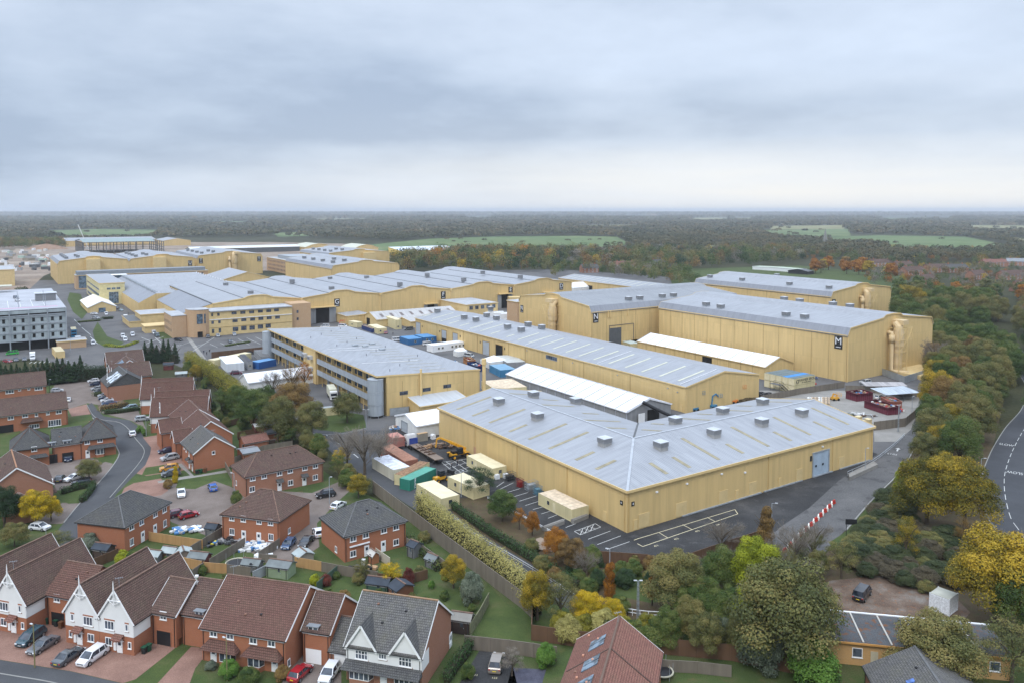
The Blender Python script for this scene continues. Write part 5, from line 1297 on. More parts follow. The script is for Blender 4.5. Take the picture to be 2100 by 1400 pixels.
for k in range(2):
 r=random.Random(140+k);CROWN['far%d'%k]=leafmesh('crown',crown_quads(r,broad_lumps(r,15,.70),2200,.066),G_GREEN)
 r=random.Random(150+k);CROWN['thin%d'%k]=leafmesh('crown',crown_quads(r,broad_lumps(r,26,.80,.6,.18),9500,.019,.8),G_GREEN)
 r=random.Random(160+k);CROWN['shrub%d'%k]=leafmesh('foliage',crown_quads(r,broad_lumps(r,17,.62,1.1,.0,.6),12000,.035,.2),G_GREEN)
r=random.Random(5)
CROWN['column0']=leafmesh('crown',crown_quads(r,[(Vector((r.uniform(-.1,.1),r.uniform(-.1,.1),.12+.8*i/13)),(.36*(1-.45*i/13),.36*(1-.45*i/13),.12))for i in range(14)],8000,.04),G_GREEN)
def conelumps(r):return[(Vector((math.cos(i*2.4)*.28*(1-i/26),math.sin(i*2.4)*.28*(1-i/26),.08+.86*i/25)),(.30*(1-i/26*.85),.30*(1-i/26*.85),.06))for i in range(26)]
CROWN['cone0']=leafmesh('crown',crown_quads(r,conelumps(r),8000,.036),G_DARK)
for k in range(2):
 vs,fs,uv=bare_quads(random.Random(70+k));CROWN['bare%d'%k]=meshraw('crown',vs,fs,uv,G_TWIG)
TRUNK=[trunk_mesh('trunk',random.Random(i),1)for i in range(3)]
def tree(x,y,h,w,shape,leaf,label,cat='tree',group=None,name=None,z=0):
 root=bpy.data.objects.new(name or('tree' if cat!='shrub' else 'shrub'),None);COL.objects.link(root);root.location=(x,y,z);root.rotation_euler=(0,0,rnd.uniform(0,6.28));tag(root,label,cat,group)
 c=bpy.data.objects.new('crown' if cat!='shrub' else 'foliage',CROWN[shape]);COL.objects.link(c);c.parent=root;c.scale=(w,w,h)
 c.material_slots[0].link='OBJECT';c.material_slots[0].material=leaf
 t=bpy.data.objects.new('trunk' if cat!='shrub' else 'stem',TRUNK[rnd.randrange(3)]);COL.objects.link(t);t.parent=root;t.scale=(h*.9,h*.9,h)if cat!='shrub' else(h*.5,h*.5,h*.6)
 return root
def inpoly(x,y,poly):
 c=False;j=len(poly)-1
 for i in range(len(poly)):
  xi,yi=poly[i];xj,yj=poly[j]
  if(yi>y)!=(yj>y)and x<(xj-xi)*(y-yi)/(yj-yi)+xi:c=not c
  j=i
 return c
def proj(v):
 d=v.y*_c-(v.z-HC)*_s;u=(v.z-HC)*_c+v.y*_s;return CX+FPX*v.x/d,Y0-FPX*u/d
def tpx(px,py,h,w,shape,leaf,label,**k):p=P(px,py);return tree(p.x,p.y,h,w,shape,leaf,label,**k)
LEAFN={id(G_GREEN):'dark green',id(G_OLIVE):'olive brown',id(G_BROWN):'russet brown',id(G_ORANGE):'orange',id(G_GOLD):'golden',id(G_YEL):'bright yellow',id(G_LIME):'lime green',id(G_DARK):'blackish evergreen',id(G_TWIG):'bare grey',id(G_IVY):'dark ivy green',id(G_SCRUB):'dull brown'}
# --- notable trees, base point in the photo, height and width in metres
B=['broad0','broad1','broad2','broad3']
T=[
(600,880,14.5,15,'broad0',G_BROWN,'big russet-brown tree at the wooded bank in front of the gallery office'),
(570,905,12.5,12,'broad2',G_OLIVE,'olive-brown tree just below the big russet one behind the long brown hipped house'),
(640,905,11.5,11,'broad1',G_OLIVE,'olive tree standing at the mouth of the access track left of the grass verge'),
(712,866,9.5,10,'broad3',G_OLIVE,'rounded olive tree on the grass verge under the round stair tower'),
(600,815,13,10,'bare0',G_BROWN,'sparse tall tree with rusty twigs rising before the gallery office walkways'),
(560,820,11,9,'bare1',G_TWIG,'bare grey tree in front of the white marquee by the hedge'),
(625,800,11,6,'thin1',G_ORANGE,'rusty orange narrow tree against the gallery office mesh'),
(520,880,12,12,'broad1',G_GREEN,'dark green tree over the back gardens left of the big russet one'),
(490,850,9.5,9.5,'broad2',G_GREEN,'mid green tree beside the far garden fence of the street row'),
(455,850,8,8,'thin0',G_GREEN,'thin green tree by the sheds behind the street row'),
(545,855,10,9,'broad3',G_GREEN,'deep green tree leaning over the dark garden fence'),
(748,972,13,14,'bare0',G_TWIG,'large bare tree beside the access track in front of the white container'),
(712,958,10.5,11,'bare1',G_TWIG,'bare scrubby tree left of the largest bare one by the track'),
(778,958,10.5,11,'bare1',G_TWIG,'bare tree closest to the rusty open container'),
(735,1020,5.2,5.6,'broad2',G_GOLD,'round yellow-olive small tree at the corner of the court by the fence'),
(655,930,5,5,'thin0',G_YEL,'yellow-leaved bush behind the roof of the long brown house'),
(700,955,5.0,5,'thin1',G_YEL,'bright yellow tree at the right end of the long brown roof'),
(630,920,5.5,5,'shrub0',G_OLIVE,'olive thicket behind the long brown roof'),
(712,1000,4.5,5,'shrub1',G_GREEN,'green bush at the corner of the long brown house beside the track'),
(985,1018,7,8,'thin1',G_DARK,'dark spreading tree between the cream cabins and the parking bays'),
(1030,1068,6.4,7.5,'broad1',G_GREEN,'round dark green tree in the bed beside the parking bays'),
(1065,1085,4.6,3.2,'thin0',G_ORANGE,'small orange tree, left of the two beside the pallets'),
(1092,1098,4.8,3.4,'broad2',G_ORANGE,'small orange tree, right of the two beside the pallets'),
(1140,1150,6.2,5.6,'broad3',G_ORANGE,'rounded orange-topped tree at the edge of the yard bays'),
(1172,1165,5.5,6.4,'broad0',G_BROWN,'brown-green shrubby tree right of the rounded orange-topped one'),
(1200,1190,5.5,6,'bare1',G_TWIG,'grey bare bush right of the brown shrubby tree by the yard'),
(1250,1225,6.0,2.8,'column0',G_ORANGE,'narrow orange column-shaped tree right of the tall street lamp'),
(1337,1240,5.0,1.8,'thin0',G_ORANGE,'slender sparse orange sapling on the small lawn'),
(1390,1255,10,11.5,'broad1',G_OLIVE,'large olive-brown round tree behind the flower beds'),
(1475,1225,8.5,8,'broad2',G_GREEN,'green tree right of the large olive one under the brown fence'),
(1550,1240,11.5,9.5,'broad0',G_LIME,'lime-yellow tree in front of the bare thicket'),
(1610,1370,15.5,16.5,'broad3',G_OLIVE,'huge round olive-brown tree hiding the left of the flat-roofed hall'),
(1925,1412,10.4,13,'broad1',G_OLIVE,'broad olive tree before the middle of the flat-roofed hall'),
(1545,1330,10,7,'broad2',G_LIME,'lime-green lower tree leaning on the huge olive one'),
(1480,1140,8.0,10,'bare0',G_TWIG,'wide grey bare tree overhanging the yard fence'),
(1570,1120,8,4.5,'column0',G_BROWN,'rust-brown upright tree at the yard behind the bare thicket'),
(1630,1170,8.5,9,'bare1',G_TWIG,'bare tree beside the red and white barriers'),
(1670,1140,7.5,8,'bare0',G_TWIG,'pale bare tree on the access road side of the barriers'),
(1600,1205,7.5,8,'bare1',G_OLIVE,'sparse olive tree with bare tips near the lower end of the barriers'),
(1725,1185,7.0,6.5,'thin1',G_OLIVE,'olive bush-tree at the bottom of the access road bank'),
(1900,1080,15,14.5,'broad0',G_GOLD,'big golden maple on the bank, left of the pair'),
(1978,1092,14.5,14,'broad2',G_GOLD,'big golden maple on the bank, right of the pair by the road'),
(1858,1150,8.8,5,'thin0',G_GOLD,'small golden tree rising from the ivy bank'),
(1860,1035,9.5,6.5,'broad3',G_LIME,'lime green tree leaning towards the access road'),
(2038,1275,14.8,15.5,'broad1',G_GOLD,'great golden-orange maple at the right edge by the bend'),
(1940,1030,11,11,'broad3',G_GOLD,'third golden maple rising behind the pair on the bank'),
(2008,905,9.5,9,'broad1',G_OLIVE,'olive tree standing at the inside edge of the main road'),
(2028,860,10,9.5,'broad3',G_OLIVE,'olive tree overhanging the main road where it disappears'),
(2040,830,10,9,'broad0',G_GREEN,'green tree overhanging the far stretch of the main road'),
(2090,1310,11,9,'broad3',G_GREEN,'green tree at the right edge below the great golden maple'),
(2075,1400,9,10,'thin1',G_OLIVE,'loose olive tree over the right end of the flat-roofed hall'),
(1740,890,6.2,4.6,'broad2',G_DARK,'dark evergreen bush-tree at the corner of the scrap yard fence'),
(1905,640+90,16,17,'broad0',G_GREEN,'great dark green oak next to the M stage corner'),
(1205,1285,5.6,6,'broad1',G_YEL,'bright yellow maple behind the ridge of the red-tiled block'),
(1255,1290,4.6,5,'broad2',G_YEL,'second bright yellow maple behind the red-tiled block ridge'),
(1102,1270,8,6,'broad1',G_GOLD,'golden green tree at the near end of the gold hedge'),
(1150,1275,8,7,'thin1',G_OLIVE,'loose olive tree with grey branches beside the lower track'),
(930,1205,5.6,5.2,'broad1',G_GOLD,'rounded yellow-green tree by the round lawn'),
(968,1235,5.2,4.6,'shrub0',G_GREY,'grey-green evergreen bush beside the round lawn'),
(800,1205,4.6,4.6,'thin1',G_YEL,'yellow-blossomed garden tree behind the green shed'),
(838,1200,3.2,2.4,'shrub1',G_RED,'dark red shrub between the yellow garden tree and the lawn'),
(668,1200,2.1,2.4,'shrub0',G_RED,'dark red maple bush beside the yellow shrub on the lawn'),
(645,1198,1.9,2.0,'shrub1',G_LIME,'lime yellow shrub by the pale green shed'),
(742,1190,4.0,3.2,'thin0',G_OLIVE,'thin olive shrub against the weathered garden fence'),
(1120,1365,3.4,3.4,'shrub0',G_FRESH,'bright green bush against the fence by the parking court'),
(1050,1385,4.2,3.4,'thin1',G_TWIG,'small bare tree in the slate bed'),
(183,985,5.2,6.4,'broad1',G_OLIVE,'small rounded tree on the grey house forecourt beside the cars'),
(75,1075,7.2,7.5,'broad0',G_YEL,'large yellow maple in front of the big brick house at the left edge'),
(105,1068,5.2,4.6,'broad3',G_YEL,'smaller yellow maple right of the large one at the left edge'),
(10,1080,8.5,7.5,'broad2',G_DARK,'dark evergreen tree at the left edge beside the yellow maple'),
(30,1120,4.6,6,'broad3',G_OLIVE,'olive low tree in front of the white car at the left edge'),
(120,1135,4.6,6,'thin1',G_OLIVE,'sprawling olive shrub-tree behind the bottom left roofs'),
(183,1130,3.5,4,'shrub1',G_GREY,'grey-green round bush behind the hipped corner house'),
(252,1160,3.0,3.2,'shrub0',G_LIME,'yellow variegated bush by the garden sheds'),
(272,1165,3.0,3.2,'shrub1',G_GREEN,'green bush next to the yellow variegated one'),
(360,990,4.2,2.0,'column0',G_YEL,'slim yellow tree by the orange cars'),
(345,1000,2.2,2.6,'shrub0',G_BROWN,'reddish low shrub at the foot of the slim yellow tree'),
(348,905,2.6,3.6,'shrub1',G_OLIVE,'palm-like olive bush on the red brick drive'),
(485,1035,3.2,3,'shrub1',G_GREEN,'green garden bush left of the long brown house'),
(400,780,6,6,'broad2',G_GOLD,'yellow-green tree at the head of the olive hedge'),
(386,765,5,5,'shrub0',G_GREEN,'green bush beneath the yellow-green tree by the hedge head'),
(430,850,5,5,'shrub1',G_DARK,'dark garden bush behind the white-gabled row'),
(300,790,2.6,3,'shrub0',G_FRESH,'green bush in a back garden of the row'),
(216,800,2.6,3.4,'shrub0',G_FRESH,'green shrub beside the far brick house of the row'),
(1560,1370,7,7,'shrub1',G_GREY,'grey-green dense shrub at the bottom beside the brown fence'),
(1665,1400,6,8,'shrub0',G_FRESH,'bright green shrub bank under the huge olive tree'),
(1950,1390,5,6,'shrub1',G_DARK,'dark shrub beside the flat-roofed hall wall'),
(870,1110,2.2,3,'shrub0',G_OLIVE,'olive shrubs along the foot of the boundary fence'),
(960,1390,2.2,2.4,'shrub1',G_GREEN,'trimmed green bush at the parking court kerb'),
(470,1385,2.4,3.2,'shrub0',G_FRESH,'bright garden bush before the left bay porch'),
(432,1372,1.3,1.8,'shrub1',G_GREY,'small grey-green bush beside the front path'),
(580,1392,2.0,2.6,'shrub0',G_BROWN,'rusty shrub at the corner of the front garden'),
(510,1400,2.2,3.4,'shrub1',G_GREEN,'dark green shrub before the right bay porch'),
(1300,1180,3.0,3.6,'shrub0',G_GREEN,'green bush against the brown fence below the yard'),
(1335,1200,2.6,2.8,'shrub1',G_DARK,'dark clipped bush by the bench on the small lawn'),
(1225,1205,3.4,3.2,'shrub0',G_DARK,'dark rounded bush left of the lamp post bed'),
(1270,1255,2.6,4.4,'shrub1',G_GREEN,'low green shrub in the beds behind the narrow orange tree'),
(1420,1260,3.5,6,'shrub0',G_DARK,'dark shrub under the large olive-brown round tree'),
(1112,1170,3.0,4,'shrub1',G_OLIVE,'brown-green shrub beside the pallets'),
(1090,1130,2.6,3.4,'shrub0',G_OLIVE,'low olive shrub left of the pallets'),
]
for t in T:
 sh=t[4].startswith('shrub');tpx(t[0],t[1],t[2],t[3],t[4],t[5],t[6],cat='shrub' if sh else 'tree',name=('shrub' if sh else 'tree'))
# --- belts of trees filled by scattering on the ground
def scatter(poly,spacing,hr,kinds,what,cat='tree',shapes=None,maxn=42,wr=(.8,1.05),minx=-9e9,avoid=()):
 pts=[P(*p)for p in poly];xs=[p.x for p in pts];ys=[p.y for p in pts];pl=[(p.x,p.y)for p in pts];out=[];n=0;tries=0
 area=abs(sum(pl[i][0]*pl[(i+1)%len(pl)][1]-pl[(i+1)%len(pl)][0]*pl[i][1]for i in range(len(pl))))/2
 target=min(maxn,int(area/(spacing*spacing*.62)))
 while len(out)<target and tries<target*30:
  tries+=1;x=rnd.uniform(min(xs),max(xs));y=rnd.uniform(min(ys),max(ys))
  if not inpoly(x,y,pl):continue
  if any((x-a)**2+(y-b)**2<(spacing*.72)**2 for a,b in out):continue
  out.append((x,y));leaf=rnd.choices([k[0]for k in kinds],[k[1]for k in kinds])[0];h=rnd.uniform(*hr)
  sh=rnd.choice(shapes or B)
  if leaf is G_TWIG and not sh.startswith(('far','shrub')):sh=rnd.choice(['bare0','bare1'])
  if leaf is G_DARK and rnd.random()<.5:sh='cone0'
  w=h*rnd.uniform(*wr)*(.5 if sh=='cone0' else 1)
  tree(x,y,h,w,sh,leaf,'%s %s %s'%(LEAFN.get(id(leaf),'mixed'),'tree' if cat=='tree' else 'shrub',what),cat=cat,group='%s %s'%(cat+'s',what))
MIX=[(G_GREEN,4),(G_OLIVE,4),(G_BROWN,2),(G_GOLD,.7),(G_ORANGE,.4)]
scatter([(1925,790),(1990,780),(2055,800),(2040,850),(2010,880),(2000,930),(1990,965),(1900,965),(1880,920),(1905,860)],7,(6.5,14.5),[(G_OLIVE,6),(G_BROWN,1.3),(G_GREEN,2),(G_GOLD,1.4)],'in the belt between access road and main road')
scatter([(1920,720),(1990,715),(2060,735),(2080,790),(2000,780),(1930,785),(1905,760)],8,(8,15.5),[(G_OLIVE,5),(G_BROWN,1.5),(G_GREEN,4),(G_TWIG,.5)],'on the far curve of the main road')
scatter([(1905,715),(1960,700),(2035,685),(2070,660),(2020,640),(1900,632),(1815,640),(1790,655)],10.5,(11,19),[(G_GREEN,7),(G_OLIVE,2),(G_GOLD,.6)],'in the oak wood behind the M stage')
scatter([(2110,900),(2200,900),(2400,700),(2200,650),(2080,650),(2090,690),(2150,750),(2160,820)],10,(12,17),[(G_GREEN,4),(G_OLIVE,4),(G_TWIG,1),(G_BROWN,1)],'beyond the main road at the right edge',maxn=45)
scatter([(2035,1140),(2090,1160),(2075,1230),(1990,1190),(1980,1120)],6,(5,7.5),[(G_OLIVE,3),(G_TWIG,2),(G_BROWN,1)],'on the verge below the golden maples',shapes=['thin0','thin1','bare0'])
scatter([(1720,1150),(1800,1050),(1850,1010),(1880,1100),(1960,1110),(1985,1200),(1900,1215),(1770,1180)],3.6,(2.0,3.6),[(G_IVY,6),(G_SCRUB,4),(G_OLIVE,.7)],'on the ivy covered bank',cat='shrub',shapes=['shrub0','shrub1'],wr=(1.6,2.3),maxn=100)
scatter([(1360,1330),(1420,1270),(1500,1275),(1540,1310),(1560,1350),(1340,1345),(1320,1320)],4.2,(5,7.5),[(G_GREEN,4),(G_OLIVE,3),(G_GREY,1)],'above the brown boundary fence at the bottom',maxn=24)
scatter([(1180,1318),(1330,1332),(1500,1348),(1700,1392),(1700,1375),(1500,1335),(1330,1322)],3,(3,4.6),[(G_GREEN,3),(G_OLIVE,3),(G_HEDGE2,1)],'leaning over the brown boundary fence',cat='shrub',shapes=['shrub0','shrub1'],wr=(1,1.3),maxn=20)
scatter([(1130,1290),(1200,1300),(1330,1310),(1340,1330),(1260,1330),(1130,1312)],3.4,(3.4,4.6),[(G_HEDGE,3),(G_HEDGE2,3)],'along the lower boundary by the red-tiled block',cat='shrub',shapes=['shrub0','shrub1'],wr=(1.0,1.3),maxn=18)
scatter([(1480,1165),(1640,1120),(1690,1180),(1640,1250),(1500,1240),(1420,1200)],5.0,(4,6.5),[(G_OLIVE,3),(G_TWIG,3),(G_GREEN,2)],'in the thicket below the yard fence',shapes=['thin0','thin1','bare0','bare1','broad1'],maxn=32)
scatter([(1110,1175),(1190,1140),(1330,1155),(1420,1160),(1400,1185),(1210,1215),(1150,1200)],3.6,(1.6,3.2),[(G_GREEN,3),(G_OLIVE,3),(G_DARK,1),(G_BROWN,1)],'in the planting bed below the yard',cat='shrub',shapes=['shrub0','shrub1'],wr=(1.0,1.5),maxn=48)
scatter([(600,870),(680,960),(760,1010),(730,1015),(690,985),(640,925),(560,905)],3.6,(3,6),[(G_OLIVE,3),(G_GREEN,3),(G_TWIG,2),(G_GOLD,1)],'in the strip beside the access track',shapes=['thin0','thin1','bare1','shrub0'],maxn=20)
FARS=['far0','far1']
scatter([(2110,640),(2000,628),(1880,622),(1830,616),(1850,598),(1960,600),(2110,612)],15,(9,14),MIX,'among the houses on the right skyline',shapes=FARS+['thin0'],maxn=22)
scatter([(1640,560),(1790,572),(1830,580),(1840,566),(1790,556),(1660,548)],13,(12,16),[(G_ORANGE,6),(G_GOLD,1),(G_BROWN,2)],'in the orange row at the edge of the playing field',shapes=FARS,maxn=16)
FT=[]
def farwood(poly,sp,hr,kinds,n):
 pl=[(P(*p).x,P(*p).y)for p in poly];xs=[p[0]for p in pl];ys=[p[1]for p in pl];k=0
 for _ in range(n*12):
  x=rnd.uniform(min(xs),max(xs));y=rnd.uniform(min(ys),max(ys))
  if inpoly(x,y,pl)and all((x-a[0])**2+(y-a[1])**2>sp*sp*.4 for a in FT[-n:]):FT.append((x,y,rnd.uniform(*hr),rnd.choices([q[0]for q in kinds],[q[1]for q in kinds])[0]));k+=1
  if k>=n:break
farwood([(1150,553),(1420,555),(1600,544),(1660,536),(1640,520),(1150,520)],13,(8,21),MIX+[(G_DARK,1.5),(G_TWIG,.8)],380)
farwood([(805,566),(830,560),(900,556),(1150,560),(1145,524),(1000,520),(850,530),(800,545)],13,(8,22),[(G_GREEN,4),(G_OLIVE,5),(G_BROWN,2),(G_ORANGE,1),(G_GOLD,1.2),(G_DARK,2)],380)
farwood([(1130,573),(1165,556),(1250,566),(1440,590),(1400,556),(1150,550)],13,(7,14),[(G_GREEN,4),(G_OLIVE,4),(G_TWIG,1),(G_BROWN,1)],150)
farwood([(-20,512),(132,510),(140,500),(0,500)],12,(13,18),[(G_OLIVE,3),(G_GREEN,3),(G_BROWN,2)],160)
farwood([(1640,534),(1760,545),(1850,548),(2100,545),(2200,520),(1640,516)],14,(9,15),MIX,260)
farwood([(1770,580),(1850,600),(1960,610),(2110,615),(2110,550),(1850,550),(1790,556)],16,(7,11),MIX+[(G_TWIG,3)],150)
# --- far woodland as one mass
FIELDS=[
[(728,506),(800,498),(880,490),(1000,486),(1180,484),(1265,486),(1290,500),(1270,506),(1130,512),(900,514),(770,516)],
[(85,474),(200,470),(330,472),(310,484),(140,486)],
[(1560,472),(1740,470),(1745,484),(1680,490),(1590,484)],[(1580,464),(1730,462),(1732,470),(1580,471)],
[(1700,486),(1800,483),(1980,486),(2080,505),(2040,516),(1830,516),(1810,500),(1700,498)],
[(1985,462),(2200,464),(2200,474),(1990,470)],[(2060,488),(2200,486),(2200,500),(2090,500)],
[(1370,555),(1400,552),(1640,545),(1860,566),(1860,612),(1700,615),(1500,600),(1380,590)],
[(950,442),(1015,442),(1010,448),(955,448)],[(1420,447),(1560,446),(1540,452),(1410,453)],[(1180,462),(1330,461),(1300,467),(1190,468)],[(400,455),(520,454),(500,460),(420,461)],[(640,449),(760,448),(750,453),(650,454)],[(1800,446),(1960,445),(1950,451),(1810,452)],[(1450,500),(1540,497),(1530,505),(1460,507)],[(560,478),(650,476),(640,484),(570,486)],[(1235,442),(1360,443),(1355,447),(1240,446)],[(150,447),(0,446),(0,444),(140,444)],
]
for i,f in enumerate(FIELDS):sheet('field',f,fieldb if i in(3,5,6,9,10,12,14)else(grassm if i==7 else fieldm),.02)
BUILT=[[(-100,620),(-100,497),(140,490),(560,486),(800,496),(915,505),(930,560),(1400,640),(1910,740),(1700,900),(0,900)],[(1760,556),(1900,540),(2300,540),(2300,660),(1840,640)],[(2300,560),(2300,760),(2040,760)],[(1130,534),(1760,530),(1850,620),(1100,640)],[(795,530),(1160,530),(1160,640),(795,640)],[(-100,500),(160,500),(160,520),(-100,520)]]
def woodland():
 r=random.Random(3);vs=[];fs=[];uv=[];nn=0
 bands=[(600,1100,12,90),(1100,1800,14,50),(1800,3000,22,20),(3000,5200,34,12),(5200,9500,70,8),(9500,22000,150,7)]
 for y0,y1,sp,nq in bands:
  y=y0
  while y<y1:
   hw=y*.70+60;x=-hw
   while x<hw:
    px_,py_=x+r.uniform(-.45,.45)*sp,y+r.uniform(-.45,.45)*sp;x+=sp
    if py_<650 and abs(px_)<1:continue
    u,v=proj(Vector((px_,py_,0)))
    if u<-60 or u>2160:continue
    h=r.uniform(10,17)
    skip=any(inpoly(u,v,f)for f in BUILT)
    if not skip and any(inpoly(u,v,f)or inpoly(u,v-1.5,f)for f in FIELDS):skip=r.random()>.012 or v>540
    if not skip and noise.noise(Vector((px_*.0016,py_*.0011,0)))>.42:skip=r.random()>.15
    if skip:continue
    if any(inpoly(u,v-k,f)for k in(3,6)for f in FIELDS[:9]):h*=.45
    if y>1800:h*=1.0+.5*noise.noise(Vector((px_*.004,py_*.004,3)))
    tone=min(.98,max(.02,.40+.75*noise.noise(Vector((px_*.01,py_*.01,7)))+r.gauss(0,.15)));w=sp*r.uniform(.55,.8)
    for _ in range(nq):
     d=rdir(r);d.z=abs(d.z)*1.0-.15
     q=r.uniform(.75,1.08);c=Vector((px_+d.x*w*.62*q,py_+d.y*w*.62*q,h*(.58+.42*d.z*q)));s=w*(3.2/math.sqrt(nq))*.62*r.uniform(.7,1.3)
     n=(d+rdir(r)*.4+UP*.3).normalized();a=n.cross(UP).normalized();b=n.cross(a);t_=r.uniform(0,3.1);ca,sa=math.cos(t_),math.sin(t_);a,b=(a*ca+b*sa)*s*.5,(b*ca-a*sa)*s*.45
     k=len(vs);vs.extend([tuple(c-a),tuple(c-b),tuple(c+a),tuple(c+b)]);fs.append((k,k+1,k+2,k+3));uv.extend([r.random(),tone]*4)
    nn+=1
   y+=sp*.9
 vs2=[];fs2=[];uv2=[];mi=[];ML=[G_GREEN,G_OLIVE,G_BROWN,G_GOLD,G_ORANGE,G_DARK,G_TWIG]
 for x,y,h,lf in FT:
  tone=r.random();w=h*r.uniform(.75,1.05);lm=[(Vector((x+r.uniform(-.25,.25)*w,y+r.uniform(-.25,.25)*w,h*r.uniform(.35,.8))),w*r.uniform(.18,.30))for _ in range(9)]
  for _ in range(300):
   c0,rd=r.choice(lm);d=rdir(r);c=c0+d*rd*r.uniform(.7,1.05);n=(d+rdir(r)*.5+UP*.3).normalized();a=n.cross(UP).normalized();b=n.cross(a);s=r.uniform(.6,1.2)*h/15;a,b=a*s*.6,b*s*.5
   k=len(vs2);vs2.extend([tuple(c-a),tuple(c-b),tuple(c+a),tuple(c+b)]);fs2.append((k,k+1,k+2,k+3));uv2.extend([r.random(),tone]*4);mi.append(ML.index(lf))
 me=meshraw('autumn_wood',vs2,fs2,uv2,ML[0]);[me.materials.append(m)for m in ML[1:]];me.polygons.foreach_set('material_index',mi)
 o=bpy.data.objects.new('autumn_wood',me);COL.objects.link(o);tag(o,'autumn-coloured wood behind the stages and around the playing field and estate','woodland',kind='stuff')
 o=bpy.data.objects.new('woodland',meshraw('woodland',vs,fs,uv,G_FAR));COL.objects.link(o);tag(o,'far-off woodland of dull green and brown trees stretching to the horizon','woodland',kind='stuff')
 print('woodland',nn,len(fs))
woodland()
# low hills on the horizon
def hills(name,y,amp,dep,seed,tone):
 q=MB();n=120;X=y*.9
 top=[(-X+2*X*i/n,max(4,12+amp*(.5+.8*noise.noise(Vector((i*.11+seed,seed,0)))+.3*noise.noise(Vector((i*.5,seed,1))))))for i in range(n+1)]
 for(x0,h0),(x1,h1)in zip(top,top[1:]):
  q.face([(x0,y,0),(x1,y,0),(x1,y+dep,h1),(x0,y+dep,h0)]);q.face([(x0,y+dep,h0),(x1,y+dep,h1),(x1,y+3*dep,0),(x0,y+3*dep,0)])
 o=structure(name,q,mat('hill_wood',(.035,.04,.02),.95,var=.4,vscale=.004));return o
hills('hills',7000,14,900,3.3,0);hills('hills',11000,34,2500,9.1,0)
scatter([(640,1195),(700,1180),(770,1195),(830,1170),(880,1180),(940,1190),(985,1240),(960,1300),(880,1260),(760,1235),(690,1240)],4.5,(1.0,2.2),[(G_GREEN,3),(G_OLIVE,3),(G_FRESH,2),(G_BROWN,1)],'in the back gardens of the bottom row',cat='shrub',shapes=['shrub0','shrub1'],wr=(1.0,1.4),maxn=26)
scatter([(440,780),(500,850),(560,900),(480,900),(430,850),(380,790)],5,(1.6,4),[(G_GREEN,4),(G_OLIVE,3),(G_DARK,1)],'in the gardens behind the street row',cat='shrub',shapes=['shrub0','shrub1'],wr=(1.0,1.4),maxn=20)
scatter([(290,1130),(430,1150),(540,1170),(520,1200),(400,1205),(330,1165),(250,1140)],4.5,(.8,1.8),[(G_GREEN,3),(G_OLIVE,2),(G_BROWN,1),(G_FRESH,1)],'in the fenced back gardens behind the white gables',cat='shrub',shapes=['shrub0','shrub1'],wr=(1.0,1.4),maxn=16)
# --- hedges: one leafy body along a line
def hedge(pts,h,w,leaf,label,lump=1.6,nq=0,size=.35,px=True,name='hedge',cat='hedge',hr=.12,dens=1.0,overhang=0):
 L=catmull([P(*p)if px else Vector((p[0],p[1],0))for p in pts],6);r=random.Random(len(label));root=thing(name,label,cat,L[0])
 lum=[];acc=0;step=w*.42
 for a,b in zip(L,L[1:]):
  d=(b-a);n=Vector((d.y,-d.x,0)).normalized();D_=d.length
  while acc<D_:
   c=a+d.normalized()*acc;k=1+r.uniform(-hr,hr)
   lum.append((c+UP*h*.78*k+n*r.uniform(-.12,.12)*w,(w*.5,w*.5,h*.30)));lum.append((c+UP*h*.40*k,(w*.52,w*.52,h*.42)));acc+=step
  acc-=D_
 length=sum((b-a).length for a,b in zip(L,L[1:]));area=length*(2*h+w);nq=int(min(60000,area/(size*size)*1.5*dens))
 qs=crown_quads(r,[(c-L[0],rad)for c,rad in lum],nq,size,.15)
 me=leafmesh('foliage',qs,leaf);o=bpy.data.objects.new('foliage',me);COL.objects.link(o);o.parent=root;
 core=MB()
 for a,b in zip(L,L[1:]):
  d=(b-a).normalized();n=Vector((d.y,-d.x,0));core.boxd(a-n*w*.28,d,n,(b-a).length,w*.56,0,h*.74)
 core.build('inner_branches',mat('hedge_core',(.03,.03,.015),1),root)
 return root
hedge([(863,1052),(914,1098),(966,1140),(1014,1180),(1062,1222),(1100,1262)],4.9,3.3,G_HEDGE,'long clipped golden hedge leaning over the tall wooden boundary fence',size=.24,dens=1.5)
hedge([(930,1043),(990,1086),(1060,1130),(1125,1170),(1185,1208)],1.9,1.8,G_LAUREL,'long dark green laurel hedge between the driveway rail and the planting bed',size=.26)
hedge([(388,752),(430,780),(465,806),(500,838)],6.2,5.2,G_HEDGE2,'tall clipped olive-yellow hedge running beside the campus road',size=.32,hr=.05,dens=1.4)
hedge([(-60,808),(60,790),(140,783),(228,777)],6.2,5,G_DARK,'tall dark conifer hedge behind the rear brick terrace at top left',size=.4,hr=.2,dens=1.6)
for i in range(26):
 t_=i/25;p=P(-40+268*t_,803-28*t_)if i<20 else P(298+(i-20)*12,744);tree(p.x,p.y+rnd.uniform(-1,1),rnd.uniform(7.5,10.5),rnd.uniform(4,5.5),'cone0',G_DARK,'dark conifer in the row behind the rear terrace and farthest brick roof','conifer','conifers behind the terraces','conifer')
hedge([(300,742),(330,742),(362,745)],5,4,G_DARK,'short tall dark conifer hedge right of the farthest brick roof',size=.5,hr=.22)
hedge([(45,607),(62,620),(85,645),(60,660)][:3],6.5,9,G_DARK,'dark green clipped hedge mass beside the far campus road',size=.7)
hedge([(128,1012),(160,1003),(193,997)],1.6,1.6,G_LAUREL,'dark hedge edging the forecourt below the parked grey cars',size=.22)
hedge([(193,998),(182,1015),(166,1030)],1.5,1.5,G_LAUREL,'dark hedge running down beside the street kerb',size=.22)
